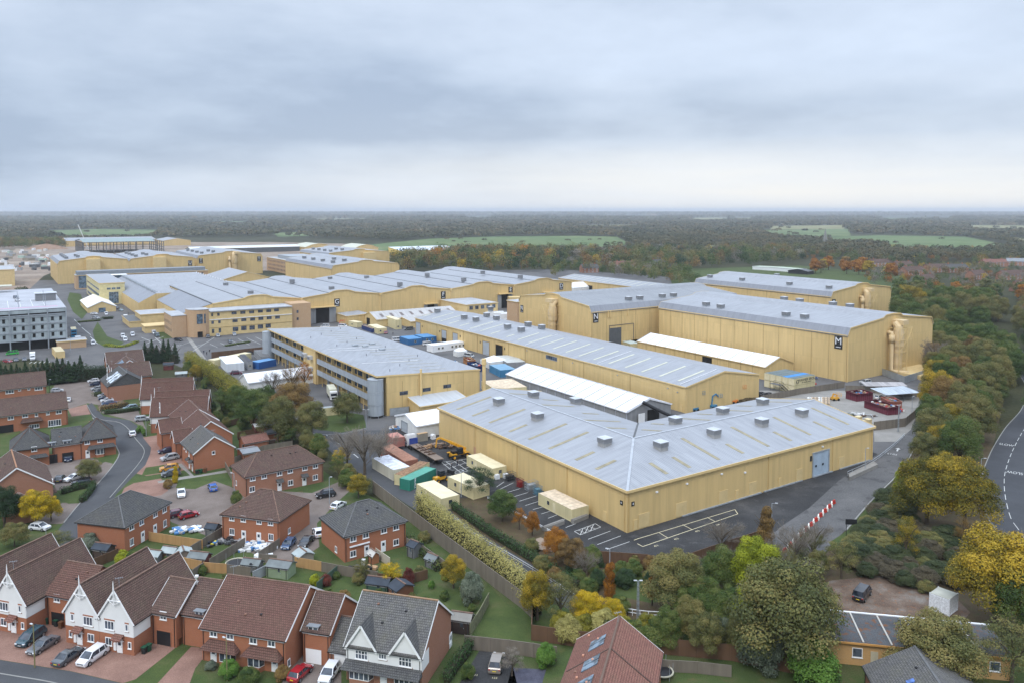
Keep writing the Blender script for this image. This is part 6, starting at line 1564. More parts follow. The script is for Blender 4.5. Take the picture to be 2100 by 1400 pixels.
hedge([(282,888),(288,880),(278,872)][:2]+[(296,893)],1.4,1.0,G_FRESH,'short clipped hedge before the white-gabled house door',size=.18)
hedge([(195,812),(232,805),(240,812)],1.3,2.4,G_GREEN,'shrubby hedge between the two groups of parked cars in the row',size=.22)
hedge([(215,848),(245,846),(286,840)],1.5,2.2,G_LAUREL,'dark hedge below the light blue car on the street row',size=.22)
hedge([(207,842),(230,838),(262,832)],1.8,2.6,G_BROWN,'russet shrub border above the dark hedge on the street row',size=.22)
hedge([(915,1400),(935,1370),(955,1345),(965,1325)],1.9,1.7,G_LAUREL,'dark clipped hedge beside the white-fronted house',size=.22)
hedge([(218,708),(250,712),(280,702)],.9,3.2,G_LIME,'low yellow-green planting on the campus roundabout tip',size=.3)
hedge([(160,662),(205,658)],1.0,3,G_GREEN,'low green hedge by the parked cars before the white function tent',size=.3)
hedge([(212,655),(232,654)],1.6,3.4,G_DARK,'dark clipped hedge block in front of the white tent',size=.3)
hedge([(463,710),(512,702)],.8,2.4,G_GREEN,'low green hedge between rows of the office car park',size=.3)
hedge([(838,1110),(870,1140),(900,1170)],1.7,2.4,G_GREEN,'loose green hedge along the inner side of the tall boundary fence',size=.26)
# ================================================================== other campus buildings
def campshed(name,label,cat,s0,t0,ds,dt,prof,along='V',**k):
 return Shed(name,label,cat,cw(s0,t0),CU if along=='V' else CV,CV if along=='V' else CU,ds if along=='V' else dt,dt if along=='V' else ds,prof,**k)
# white tents
t1=campshed('marquee','long white frame tent with grey side panels between the two workshops','marquee',159,177,18.6,67,[(0,4),(9.3,6.9),(18.6,4)],wall=greyw,roof=pvcw,trim=pvcw,thick=.08)
for i in range(14):
 y=67*i/13;q=MB()
 for a,b in(((-.1,4.1),(9.3,7.0)),((9.3,7.0),(18.7,4.1))):q.beam(t1.wp(a[0],y,a[1]+.08),t1.wp(b[0],y,b[1]+.08),.2,.08)
 q.beam(t1.wp(-.06,y,0),t1.wp(-.06,y,4),.14);q.build('frame_rib',mat('tent_seam',(.40,.42,.50),.5),t1.root)
q=MB();q.boxd(t1.wp(8.5,-.02),CU,-CV,5,.05,0,3.4);q.build('opening',dark,t1.root)
q=MB();q.tube([t1.wp(6,-.6,6.4),t1.wp(9,-2.5,4.5),t1.wp(13,-5,2.2),t1.wp(19,-6,.9)],.55,8);q.build('air_hose',black,t1.root)
q=MB();q.boxd(t1.wp(4.0,-.8),CU,-CV,2.6,.15,0,3.0);q.build('arched_board',white,t1.root)
t2=campshed('marquee','white-roofed cream-walled frame tent alongside the M stage','marquee',246.3,195.5,17,72,[(0,5),(8.5,8),(17,5)],wall=yel,roof=pvcw,trim=yelt,thick=.08,joint=6)
for i in range(13):
 q=MB();y=72*i/12
 q.beam(t2.wp(-.1,y,5.16),t2.wp(8.5,y,8.16),.2,.08);q.build('frame_rib',mat('tent_seam',0),t2.root)
S=t2.wp(0,72);p=onwall(1450,739,S,-CU);q=MB();q.boxd(S-CV*((p-S).dot(-CV)-2.6),-CV,-CU,5.2,.08,1.6,4.3);q.build('opening',dark,t2.root)
t3=campshed('marquee','white gabled storage tent with a grey roller door at the end of the L-shaped workshop','marquee',99.3,199.5,16,14,[(0,3.6),(7,5.6),(14,3.6)],'U',wall=mat('white_panel',(.66,.66,.64),.6),roof=pvcw,trim=pvcw,thick=.08)
rollerdoor(t3.root,cw(99.3,213.5),-CV,-CU,6.2,0,3.6,3.0,rollg,fm=galv)
t4=Shed('marquee','white marquee half hidden by the bare trees beside the olive hedge','marquee',P(492,790)+Vector((0,0,0)),Vector((math.cos(R(-55)),math.sin(R(-55)),0)),Vector((math.cos(R(35)),math.sin(R(35)),0)),11,30,[(0,3),(5.5,5.4),(11,3)],wall=mat('white_panel',0),roof=pvcw,trim=pvcw,thick=.08)
def pagoda(label,px,py,w,d,h=2.4,hr=4.2,ang=33.5,wall=True,m=None):
 c=P(px,py);r=thing('canopy_tent',label,'tent',c,R(ang));q=MB();M=wmat(r)
 cs=[M@Vector((x*w/2,y*d/2,0))for x,y in((-1,-1),(1,-1),(1,1),(-1,1))]
 if w>d*1.2:rr=[M@Vector((-w/2+d*.3,0,hr)),M@Vector((w/2-d*.3,0,hr))]
 else:rr=[M@Vector((0,0,hr))]*2
 for i,(a,b)in enumerate(((0,1),(1,2),(2,3),(3,0))):
  t={0:(rr[1],rr[0]),1:(rr[1],),2:(rr[0],rr[1]),3:(rr[0],)}[i];q.face([cs[a]+UP*h,cs[b]+UP*h]+list(t))
 q.build('canopy',m or pvcw,r);q=MB()
 if wall:
  for a,b in((0,1),(1,2),(2,3),(3,0)):q.face([cs[a],cs[b],cs[b]+UP*h,cs[a]+UP*h])
  q.build('side_panel',mat('white_panel',0),r)
 for c_ in cs:q=MB();q.tube([c_,c_+UP*h],.05,5);q.build('leg',galv,r)
 return r
pagoda('white gabled canopy tent before the open door of the long workshop',1013,750,9,7.5,2.6,4.6)
pagoda('small white party tent beside the silver minibus',944,729,5,4,2.3,3.6)
wt=campshed('marquee','cream and white function tent with a glazed door in front of the art deco office','marquee',49,562,16,50,[(0,3.4),(8,7),(16,3.4)],wall=yelp,roof=mat('cream_canvas',(.74,.70,.58),.6),trim=pvcw)
q=MB();q.boxd(wt.wp(6,-.1),CU,-CV,4,.1,0,2.8);q.build('glazed_door',glassb,wt.root)
# art deco office
ad=campshed('office_building','flat-roofed cream art deco office with a tall glazed stair window','office building',60.5,606,15.5,92,[(0,14.7),(15.5,14.7)],wall=mat('cream_render',(.60,.52,.28),.8),roof=groof,trim=yelt)
S=ad.wp(0,0);window(ad.root,S,CU,-CV,8.5,.5,6,8,galv,4,4,gm=glassb,sill=False)
for x in(5.5,8.5,11.5):window(ad.root,S,CU,-CV,x,10.2,2.4,1.4,galv,2,gm=glassb,sill=False)
S=ad.wp(0,92)
for z in(1,5,9.5):window(ad.root,S,-CV,-CU,46,z,82,2.0 if z<9 else 1.2,galv,24,gm=glassb,sill=False)
Shed('office_wing','low cream wing joining the art deco office to the factory block','office building',cw(76.2,612),CU,CV,8,40,[(0,8),(8,8)],wall=yelp,roof=flatroof)
Shed('canteen','two storey flat-roofed cream canteen left of the bowed office','outbuilding',cw(68,480),CU,CV,16,22,[(0,6.5),(16,6.5)],wall=yelp,roof=flatroof)
Shed('store','single storey cream store with a terrace roof beside the canteen','outbuilding',cw(62,478),CU,CV,6,30,[(0,3.3),(6,3.3)],wall=yelp,roof=dgrey)
Shed('store','low cream walled compound next to the bowed office','outbuilding',cw(66,452),CU,CV,12,12,[(0,3.5),(12,3.5)],wall=yelp,roof=yelp)
# sheds in front of the stage block
ls=campshed('store','small cream store with a sloping grey roof right of the G stage door','outbuilding',166.5,421,13,16,[(0,5.0),(13,5.6)],wall=yel,joint=0)
cs_=campshed('store','long old cream store with a white cement roof and dark rooflights','outbuilding',177,404,52,20,[(0,4.2),(10,7.4),(20,4.2)],'U',wall=yelp,roof=oldroof)
for x in range(8):
 cs_.strip(2.5,6.5,5+x*6.2,1.6,mat('rooflight_brown',(.13,.10,.09),.4))
q=MB();q.boxd(cw(176.95,418),-CV,-CU,4.5,.06,0,4);q.build('opening',dark,cs_.root)
campshed('store','lower cream store with a cement roof in front of the long old one','outbuilding',192,392,33,11.5,[(0,3.4),(11.5,4.6)],'U',wall=yelp,roof=oldroof)
ce=campshed('site_office','two storey cream annex with five windows under the E stage sign','outbuilding',235,404,22,33,[(0,8.6),(22,8.6)],wall=yelp,roof=flatroof)
for i in range(5):window(ce.root,ce.wp(0,0),CU,-CV,3+i*4,5.6,2.4,2.2,galv,2,sill=False)
campshed('store','low cream flat-roofed store below the E stage annex','outbuilding',217,399,17.5,16,[(0,4),(17.5,4)],wall=yelp,roof=flatroof)
nb_=campshed('office_building','narrow tan brick office with a glass corner left of the N stage','office building',250,372,16,11,[(0,12.5),(16,12.5)],wall=BR_TAN,roof=flatroof)
for z in(2,5.6,9.2):window(nb_.root,nb_.wp(0,0),CU,-CV,10,z,2.2,1.8,galv,2,gm=glassb,sill=False)
b8=campshed('workshop','long low cream workshop with pale roof strips behind the N stage','workshop',398,400,34,130,[(0,8),(17,10.6),(34,8)],joint=13)
for i in range(16):b8.strip(2,15,5+i*7.8,.9,skylite2)
for i in range(3):rollerdoor(b8.root,b8.wp(0,130),-CV,-CU,12+i*30,0,6,5,dark,1)
pagoda('white peaked canopy behind the D stage doors',1180,598,26,14,4,7.5)
# far stages
def far_stage(label,s0,t0,w,L,along='V',letters=(),duct_=None,z=None):
 st_=stage('',label,s0,t0,w,L,along,14,prof=z)
 for i in range(4):
  st_.vent(8,L*(.15+.2*i),3,2.4);st_.vent(w*.30,L*(.15+.2*i),3,2.4)if i<2 else None
 for ch,S,d,n,off in letters:sign(st_.root,ch,S,d,n,off,12.5,3.6,5.2)
 return st_
fs=far_stage('far cream sound stage at left with a pale humped roof',47,797,57,104);q=MB();q.boxd(cw(47+22,797),CU,-CV,11,6,9,21.5);q.build('duct_house',yelp,fs.root)
fs2=far_stage('far cream sound stage adjoining the left one behind the brick office',104.2,797,57,104);q=MB();q.boxd(cw(104+20,797),CU,-CV,11,6,9,21.5);q.build('duct_house',yelp,fs2.root)
sign(fs2.root,'U',cw(104.2,797),CU,-CV,53,12,3.6,5.2)
ft=far_stage('far cream sound stage lettered T with a central duct tower',168,818,64,112,letters=(('T',cw(168,818),CU,-CV,3.5),('T',cw(168,818),CU,-CV,60.5)));duct(ft.root,cw(203,818),-CV,CU,20,1.0)
fx=far_stage('cream sound stage with closed end beyond the middle of the long block',228,609,60,120)
fy_=far_stage('far cream sound stage behind the tan brick office in the middle distance',292,790,70,90);q=MB();q.boxd(cw(330,790),CU,-CV,14,5,8,20);q.build('duct_house',yelp,fy_.root)
lg=campshed('workshop','broad low cream shed with a shallow gable between the stages','workshop',150,662,50,60,[(0,7),(25,14),(50,7)],joint=0)
bo=campshed('office_building','tan brick office with rows of small windows and a grey plant roof, middle distance','office building',250,795,38,70,[(0,14),(38,14)],wall=BR_TAN,roof=flatroof)
for z in(2,6,10):
 for i in range(14):window(bo.root,bo.wp(0,68),-CV,-CU,3+i*4.7,z,1.8,1.9,dgrey,1,sill=False)
 for i in range(8):window(bo.root,bo.wp(0,0),CU,-CV,3+i*4.6,z,1.8,1.9,dgrey,1,sill=False)
q=MB();q.prism([bo.wp(6,6),bo.wp(34,6),bo.wp(34,50),bo.wp(6,50)],14.4,17.5);q.build('plant_box',galv,bo.root)
bs=campshed('office_building','long tan brick office with dark glass stair and grey attic before far left stages','office building',56,735,104,16,[(0,11.5),(16,11.5)],'U',wall=BR_TAN,roof=flatroof)
S=cw(56,735);window(bs.root,S,CU,-CV,6,1,8,10,dgrey,3,5,gm=glassb,sill=False)
for z in(4.5,8):
 for i in range(22):window(bs.root,S,CU,-CV,15+i*4,z,1.7,1.9,dgrey,1,sill=False)
q=MB();q.prism([cw(57,736.5),cw(158,736.5),cw(158,749),cw(57,749)],11.8,14.6);q.build('attic',mat('attic_grey',(.20,.22,.24),.6),bs.root)
es=campshed('office_wing','low cream wing with a white eaves band before the tan brick office','office building',80,700,88,20,[(0,6.5),(20,6.5)],'U',wall=yelp,roof=flatroof,trim=white)
en=campshed('entrance_tower','small glazed lantern tower on the far office entrance','tower',76,690,14,12,[(0,10.5),(14,10.5)],wall=BR_TAN,roof=flatroof,trim=white)
q=MB();q.prism([en.wp(2,2),en.wp(12,2),en.wp(12,10),en.wp(2,10)],10.8,13.6);q.build('lantern',glassb,en.root);q=MB();q.prism([en.wp(1,1),en.wp(13,1),en.wp(13,11),en.wp(1,11)],13.62,14,bottom=True);q.build('lantern_roof',white,en.root)
# steel frame under construction
def steel_frame():
 s0,s1,t0,t1,H=112,222,1318,1450,17;r=thing('steel_frame','dark steel frame of a stage under construction, part roofed in green-grey sheet','building frame',cw((s0+s1)/2,(t0+t1)/2),CA)
 for i in range(12):
  s=s0+(s1-s0)*i/11
  for t in(t0,t1):q=MB();q.beam(cw(s,t),cw(s,t,H),.9);q.build('column',dgrey,r)
 for j in range(1,7):
  t=t0+(t1-t0)*j/7
  for s in(s0,s1):q=MB();q.beam(cw(s,t),cw(s,t,H),.9);q.build('column',dgrey,r)
 q=MB()
 for z in(4.5,8.5,12.5,H):
  for a,b in(((s0,t0),(s1,t0)),((s1,t0),(s1,t1)),((s0,t0),(s0,t1)),((s0,t1),(s1,t1))):q.beam(cw(*a,z),cw(*b,z),.5)
 for i in range(12):s=s0+(s1-s0)*i/11;q.beam(cw(s,t0,H),cw(s,t1,H),.5)
 q.build('beams',dgrey,r)
 q=MB();q.face([cw(s0,t0+10,H+.5),cw(s1-10,t0+10,H+.5),cw(s1-10,(t0+t1)/2,H+4),cw(s0,(t0+t1)/2,H+4)]);q.face([cw(s0,(t0+t1)/2,H+4),cw(s1-10,(t0+t1)/2,H+4),cw(s1-10,t1,H+.5),cw(s0,t1,H+.5)]);q.build('roof_sheet',mat('sheet_green_grey',(.22,.28,.28),.6),r)
steel_frame()
campshed('workshop','far cream shed with a grey roof left of the steel frame','workshop',110,1620,150,110,[(0,10),(55,14),(110,10)],'U')
campshed('workshop','far cream shed with a dark doorway right of the steel frame','workshop',262,1560,48,90,[(0,9),(24,13),(48,9)])
oa=campshed('open_store','very long open-fronted store with a white roof in the far compound','store',245,1236,165,36,[(0,7.5),(18,10),(36,7.5)],'U',wall=dgrey,roof=mat('white_sheet',(.60,.64,.68),.5))
campshed('store','left cream arched store in the far compound','store',418,1232,44,60,[(0,6),(11,10),(22,11.5),(33,10),(44,6)],roof=skylite2)
campshed('store','right cream arched store in the far compound','store',470,1155,40,60,[(0,6),(10,10),(20,11.5),(30,10),(40,6)],roof=skylite2)
yw=campshed('workshop','far yellow-walled workshop with a stepped white roof before the green fields','workshop',487,1022,95,45,[(0,7),(45,11)],'U',wall=mat('yellow_wall',(.62,.46,.12),.6),roof=mat('white_sheet',0))
campshed('store','small white-doored cream store before the autumn wood','store',275,640,16,20,[(0,5),(8,7),(16,5)])
# pavilion
pv=Shed('pavilion','low white cricket pavilion with a pale green roof on the playing field','pavilion',P(1543,553),Vector((.62,-.78,0)),Vector((.78,.62,0)),58,12,[(0,3.4),(29,3.8),(58,3.4)],wall=white,roof=mat('pale_green_roof',(.40,.46,.36),.7),trim=white)
Shed('pavilion','black clubhouse extension beside the white pavilion','pavilion',P(1616,561),Vector((.62,-.78,0)),Vector((.78,.62,0)),22,12,[(0,3),(11,5),(22,3)],wall=black,roof=dgrey,trim=black)
# multi storey car park
def car_park():
 A=P(139,711);d=-CU;n=-CV;S0=A-n*36
 r=thing('car_park','grey mesh-clad multi-storey car park at the left edge with white bays on its roof deck','car park',A,0);L=62;D=112
 back=-n;H=19.9;scr=clad('screen_grey_green',(.33,.375,.39),period=.8,var=.12,rough=.6)
 q=MB()
 q.prism([A,A+d*L,A+d*L+back*D,A+back*D],4.4,H-3.9,cap=False);q.build('mesh_screen',scr,r)
 q=MB();q.prism([A-n*.3,A+d*L-n*.3,A+d*L+back*D,A+back*D],H-2.9,H-1.4,cap=False);q.build('parapet',scr,r)
 q=MB();q.prism([A-n*1.5,A+d*L-n*1.5,A+d*L+back*D,A+back*D],0,H-1.2,cap=False);q.build('dark_interior',dark,r)
 q=MB();q.prism([A-n*1,A+d*L-n*1,A+d*L+back*D,A+back*D],H-1.3,H-1.1);q.build('roof_deck',mat('deck_white',(.36,.37,.40),.7,vscale=.1),r)
 for z in(4.6,8.3,12.0,15.4):q=MB();q.boxd(A,d,n,L,.25,z-.3,z+.25);q.build('floor_edge',galv,r)
 q=MB();q.boxd(A+d*0,d,n,L,.35,H-3.9,H-3.5);q.build('rail',galv,r)
 for i in range(9):
  q=MB();q.boxd(A+d*(i*7.6),d,n,.5,.45,0,H-1);q.build('pillar',galv,r)
  for z in(5.6,9.3,13.0):
   for k in(2.0,5.4):q=MB();q.boxd(A+d*(i*7.6+k),d,n,1.1,.12,z+.1,z+1.9);q.build('opening',dark,r)
 q=MB()
 for i in range(10):q.boxd(A+d*(8+i*5)-n*14,d,-n,.15,34,H-1.06,H-1.04)
 for k in(14,20,34,40):q.boxd(A+d*6-n*k,d,-n,52,.15,H-1.065,H-1.045)
 q.build('bay_lines',white,r)
 q=MB();q.boxd(A+d*3-n*9,d,-n,60,2,H-1.07,H-1.05);q.build('pink_path',mat('pink_path',(.55,.28,.42),.7),r)
 q=MB();q.prism([S0+d*2-n*2,S0+d*11-n*2,S0+d*11-n*9,S0+d*2-n*9],H-1,H+2.6);q.build('stair_head',louvre,r)
 q=MB();q.prism([S0+d*1.5-n*1.5,S0+d*11.5-n*1.5,S0+d*11.5-n*9.5,S0+d*1.5-n*9.5],H+2.62,H+2.9,bottom=True);q.build('stair_roof',ventcap,r)
 for i in range(5):
  for k in(12,30):q=MB();c=A+d*(8+i*11)-n*k;q.tube([c+UP*(H-1),c+UP*(H+5)],.12,5);q.build('lamp_pole',galv,r)
 q=MB();q.boxd(A+d*20-n*98,d,-n,42,8,H+2.2,H+2.6);q.build('canopy',mat('canopy_cream',(.5,.5,.4),.6),r)
car_park()
q=MB();
cb=Shed('office_building','cream flat-roofed building cut off by the left edge beyond the car park','office building',P(31,586)-CU*34,CU,CV,34,60,[(0,14),(34,14)],wall=yelp,roof=flatroof)
pk=Shed('gatehouse','tan brick substation with a flat roof behind the car park kiosk','outbuilding',P(118,716),CU,CV,12,9,[(0,3.4),(12,3.4)],wall=BR_TAN,roof=flatroof)
# ================================================================== houses on the right skyline
for i,(px,py,ang,w,roof)in enumerate(((1975,632,-52,22,T_GR),(1905,560,15,34,T_BR),(1860,566,20,24,T_BR),(1840,553,10,20,T_BR),(1945,560,15,26,T_GR),(2000,575,30,20,T_BR),(2060,575,15,40,T_BR),(2090,600,12,40,T_BR),(1790,548,10,26,T_BR),(2065,545,-20,26,lead),(1900,585,35,18,T_BR),(2020,548,10,30,T_RED),(1262,553,10,24,T_RED),(1195,560,15,18,T_GR),(1340,549,20,16,T_GR))):
 p=P(px,py);names=['pair with a half white roof among the trees','long brown terrace behind the orange tree row','small hipped house beside the orange tree row','row of small roofs at the playing field end','grey-roofed terrace on the estate','brown house in the middle of the estate','long dark terrace near the right edge','second long dark terrace at the right edge','distant roofs behind the field','blue-roofed block on the skyline estate','hipped cottage near the green','red-roofed hall on the estate','red brick mansion with tall chimneys in the autumn wood','grey-roofed lodge in the autumn wood','slate-roofed villa in the autumn wood']
 h=House(names[i],p.x,p.y,ang,w,10,5.2,8.8,'a',wall=B_BRN,roof=roof,oh=.3,barge=False)
 S,d,n=h.W('front')
 for k in range(int(w/4.5)):window(h.root,S,d,n,2.5+k*4.4,3.2,1.6,1.3,None,2);window(h.root,S,d,n,2.5+k*4.4,.8,1.6,1.3,None,2)
 for k in(.15,.85):q=MB();q.box(h.M@Vector((w*k,5,9.1)),(1.0,.8,1.9),R(ang));q.build('chimney',B_RED,h.root)
ch=thing('church_spire','grey stone church spire far off beyond the playing field','church',P(1692,508));b=ch.location
q=MB();q.box(b+UP*6,(7,7,12));q.build('tower',mat('stone_grey',(.2,.2,.18),.9),ch);q=MB();q.tube([b+UP*12,b+UP*34],[4.4,.1],8);q.build('spire',mat('stone_grey',0),ch)
for i,(px,py,w,lab)in enumerate(((1275,486,46,'white-roofed farm building in the far green field'),(1640,461,70,'far pale farm sheds before the wooded ridge'),(1950,462,50,'distant pale shed at the ridge on the right'))):
 p=P(px,py);Shed('farm_building',lab,'farm building',p,Vector((1,0,0)),Vector((0,1,0)),w,24,[(0,6),(w/2,9),(w,6)],wall=white,roof=mat('white_sheet',0))
# ================================================================== fences
def fence(label,pts,h,m,px=True,post=None,gap=2.4,pm=None,name='fence',posts=True,base=0):
 L=[P(*p)if px else Vector(p)for p in pts];r=thing(name,label,'fence',L[0])
 q=MB()
 for a,b in zip(L,L[1:]):
  d=(b-a).normalized();n=Vector((d.y,-d.x,0));q.boxd(a-n*.03,d,n,(b-a).length,.06,base+.02,h)
 q.build('panel',m,r)
 q=MB()
 for a,b in zip(L,L[1:]):q.beam(a+UP*(h+.02),b+UP*(h+.02),.12,.05)
 q.build('rail',pm or m,r)
 if posts:
  pmsh=None
  for a,b in zip(L,L[1:]):
   n_=max(1,int((b-a).length/gap))
   for i in range(n_):
    p=a.lerp(b,i/n_)
    if pmsh is None:
     q=MB();q.box((0,0,(h+.12)/2),(.12,.12,h+.12));o=q.build('post',pm or m,r,world=False);pmsh=o.data
    else:o=bpy.data.objects.new('post',pmsh);COL.objects.link(o);o.parent=r
    o.location=p-L[0]
 return r
F=fence
F('tall weathered boundary fence between the gardens and the access track',[(765,1010),(845,1073),(905,1120),(960,1162),(1015,1205),(1070,1247),(1092,1268)],2.9,wood_f)
F('dark brown boundary fence behind the red-tiled block',[(1092,1268),(1090,1312),(1180,1325),(1320,1337),(1500,1354),(1720,1400)],2.4,wood_b)
F('weathered fence closing the parking court',[(953,1330),(1045,1340),(1142,1354)],2.1,wood_f)
F('curved greenish fence beside the round lawn and the corner lawn',[(964,1305),(985,1272),(1003,1238)],2.0,mat('mossy_fence',(.17,.17,.10),.9,var=.3,vscale=2))
F('brown fence around the lower corner of the workshop yard',[(1355,1162),(1394,1165),(1500,1128),(1570,1106)],2.2,wood_b)
F('brown fence between the yard and the flower beds',[(1215,1152),(1327,1160),(1366,1184)],2.2,wood_b)
F('grey fence at the scrap yard entrance',[(1792,882),(1856,874),(1882,852),(1917,812)],2.6,wood_f)
F('old grey fence between the scrap yard and the container stack',[(1560,824),(1640,808),(1732,794)],2.2,wood_f)
F('grey board fence behind the maroon skips',[(1734,802),(1776,803),(1850,812),(1916,814)],2.2,wood_f)
F('new orange fence behind the hipped corner house',[(306,1108),(360,1117),(416,1125)],1.8,wood_o)
F('dark grey garden fence beside the new orange one',[(388,1140),(458,1097)],1.8,wood_f)
F('grey garden fence behind the trampoline',[(430,1165),(503,1120)],1.8,wood_f)
F('orange-brown garden fence by the grey one',[(418,1172),(466,1176)],1.8,wood_o)
F('grey slatted garden fence next to the orange-brown one',[(466,1176.5),(514,1183)],1.8,wood_f)
F('short grey fence angling to the bottom roofs',[(389,1192),(418,1172)],1.8,wood_f)
F('orange fence under the dark red shed',[(367,1160),(414,1170)],1.8,wood_o)
F('pale grey fence beside the green shed',[(519,1192),(550,1176)],1.8,mat('pale_fence',(.30,.32,.33),.8,var=.15))
F('weathered fence beside the dark blue car',[(531,1150),(574,1121)],1.8,wood_f)
F('low weathered fence with a pale rail above the green shed',[(531,1152),(568,1155)],1.6,wood_f)
F('new yellowish fence right of the green shed',[(605,1161),(660,1171)],1.8,wood_o)
F('long weathered back garden fence behind the shrubs',[(660,1171.5),(700,1179),(775,1192)],1.8,wood_f)
F('dark green painted garden fence',[(650,1215),(692,1179)],1.8,wood_g)
F('brown garden fence behind the yellow garden tree',[(775,1194),(826,1201),(877,1186)],1.7,wood_b)
F('dark fence behind the grey hipped house garden',[(834,1122),(870,1140),(915,1172)],1.9,wood_f)
F('pale fence between the two patio doors',[(771,1141),(800,1162)],1.7,mat('pale_wood',(.42,.38,.30),.8))
F('dark red-brown fence behind the white gables',[(190,1166),(243,1143)],1.8,wood_b)
F('dark panel fence with concrete posts behind the long brown house',[(497,926),(565,914)],2.0,mat('dark_panel',(.05,.03,.02),.8),pm=conc)
F('red-brown garden fence behind the small garages',[(487,898),(522,891)],1.8,wood_b)
F('brown fence under the dark trees by the row',[(468,874),(500,866),(540,871)],1.8,wood_b)
F('grey fence curving behind the long brown house',[(478,952),(540,926),(600,916)],1.8,wood_f)
F('weathered fence beneath the conifer hedge',[(97,788),(160,781),(226,776)],1.9,wood_f)
F('brown fence beside the office car park',[(434,734),(490,728),(546,722)],2.6,wood_b)
F('galvanised palisade fence around the M stage duct',[(1795,763),(1855,785),(1908,768)],2.6,galv)
F('galvanised palisade fence by the gallery office tanks',[(800,852),(838,848),(845,838)],2.4,galv)
F('weathered fence with open rails beside the trampoline at the bottom',[(1322,1374),(1430,1380),(1500,1388)],1.7,wood_f)
F('garden fence on the left of the long brown house',[(462,960),(476,985)],1.7,wood_f)
F('red-brown fence behind the grey garden sheds',[(300,1150),(345,1152)],1.6,wood_b)
def rail(label,pts,h=1.1,m=None,gap=2.2):
 L=catmull([P(*p)for p in pts],4);r=thing('guard_rail',label,'railing',L[0]);q=MB()
 for a,b in zip(L,L[1:]):q.beam(a+UP*h,b+UP*h,.09);q.beam(a+UP*h*.5,b+UP*h*.5,.07)
 q.build('rail',m or white,r);acc=0
 for a,b in zip(L,L[1:]):
  q=MB();q.beam(a,a+UP*h,.08);q.build('post',m or white,r)
rail('white tubular rail along the driveway and laurel hedge',[(932,1064),(970,1098),(1053,1147),(1130,1194),(1200,1242)],.8,mat('rail_dull_white',(.42,.42,.41),.6),3)
rail('galvanised handrail on the ramp at the end of the L-shaped workshop',[(1738,975),(1790,950),(1835,915),(1855,895)],m=galv)
rail('white rail in front of the shrubs at the lower track',[(1275,1258),(1330,1266),(1420,1268)])
rail('grey rail around the yard corner',[(1000,1022),(1079,1064),(1144,1100)],h=.5)
q=MB();q.prism([P(1740,978),P(1792,952),P(1800,958),P(1742,985)],0,.9);tag(q.build('loading_ramp',conc),'low concrete loading ramp beside the ramp handrail','ramp')
pline('kerb',[(1002,1019),(1079,1063),(1146,1102),(1197,1131),(1327,1142),(1366,1166)],.35,0,kerbm,.16)
pline('kerb',[(1355,1144),(1394,1147),(1500,1110),(1560,1090)],.3,0,kerbm,.16)
pline('kerb',[(1735,1087),(1792,1021),(1846,966),(1886,901),(1906,861)],.3,0,kerbm,.14)
pline('kerb',[(622,868),(640,888),(700,889),(752,877)],.25,0,kerbm,.12)
# ================================================================== painted markings
def lines(name,segs,w=.14,m=None,z=.045):
 q=MB()
 for a,b in segs:
  A,B_=P(*a),P(*b);d=(B_-A).normalized();n=Vector((d.y,-d.x,0))*w/2;q.face([(v.x,v.y,z)for v in(A-n,B_-n,B_+n,A+n)])
 return structure(name,q,m or linew)
bays=[]
for a,b in(((1018,998),(1034,987)),((1022,1003+1),(1053,989)),((1033,1011),(1067,1001)),((1050,1019),(1083,1009)),((1065,1027),(1100,1016)),((1077,1036),(1112,1025)),((1093,1044),(1124,1036)),((1110,1053),(1133,1046)),((1124,1062),(1147,1053)),((1140,1071),(1160,1063)),((1160,1081),(1181,1073)),((1206,1105),(1252,1088)),((1225,1116),(1273,1098)),((1245,1126),(1291,1110))):bays.append((a,b))
lines('parking_lines',bays)
lines('hatched_bay',[((1178,1089),(1221,1073)),((1221,1073),(1232,1080)),((1232,1080),(1190,1096)),((1190,1096),(1178,1089)),((1186,1086),(1200,1092)),((1196,1082),(1211,1088)),((1207,1078),(1221,1084)),((1190,1096),(1196,1082)),((1200,1092),(1207,1078)),((1211,1088),(1217,1075))])
lines('loading_bays',[((1308,1104),(1507,1044)),((1318,1120),(1513,1053)),((1507,1044),(1513,1053)),((1308,1104),(1300,1107)),((1351,1091),(1369,1102)),((1400,1075),(1419,1085)),((1450,1060),(1467,1069)),((1307,1114),(1318,1120))],.16,liney)
lines('hatched_bay',[((905,947),(1000,935)),((905,947),(935,970)),((935,970),(1000,958)),((915,946),(945,968)),((930,944),(960,965)),((945,942),(975,962)),((960,940),(990,958)),((975,938),(1000,955)),((910,953),(955,940)),((920,960),(980,940)),((930,967),(1000,945))])
lines('road_marking',[((668,890),(672,893)),((678,896),(683,900)),((690,905),(700,912)),((707,917),(718,925)),((725,930),(735,938))],.2)
lines('office_parking_lines',[((430+i*22,705-i*1.6),(446+i*22,712-i*1.6))for i in range(6)]+[((470+i*18,696-i*1.6),(484+i*18,703-i*1.6))for i in range(5)]+[((395,720),(440,692)),((350,715),(395,700))],.2)
lines('campus_road_lines',[((300,705),(335,690)),((310,700),(290,692)),((330,703),(318,692)),((345,712),(372,706)),((200,705),(185,690)),((186,687),(168,672)),((165,668),(152,655)),((178,708),(205,706)),((286,699),(312,695)),((395,711),(420,705))]+[((60+i*9,745),(66+i*9,741))for i in range(5)],.3)
sheet('campus_verge',[(200,660),(220,690),(255,702),(240,712),(215,712),(195,700),(190,680)],grassm,.030)
sheet('campus_verge',[(315,672),(332,673),(356,693),(330,696)],grassm,.030)
sheet('campus_lawn',[(143,600),(165,603),(180,640),(168,655),(150,640),(138,615)],grassm,.030)
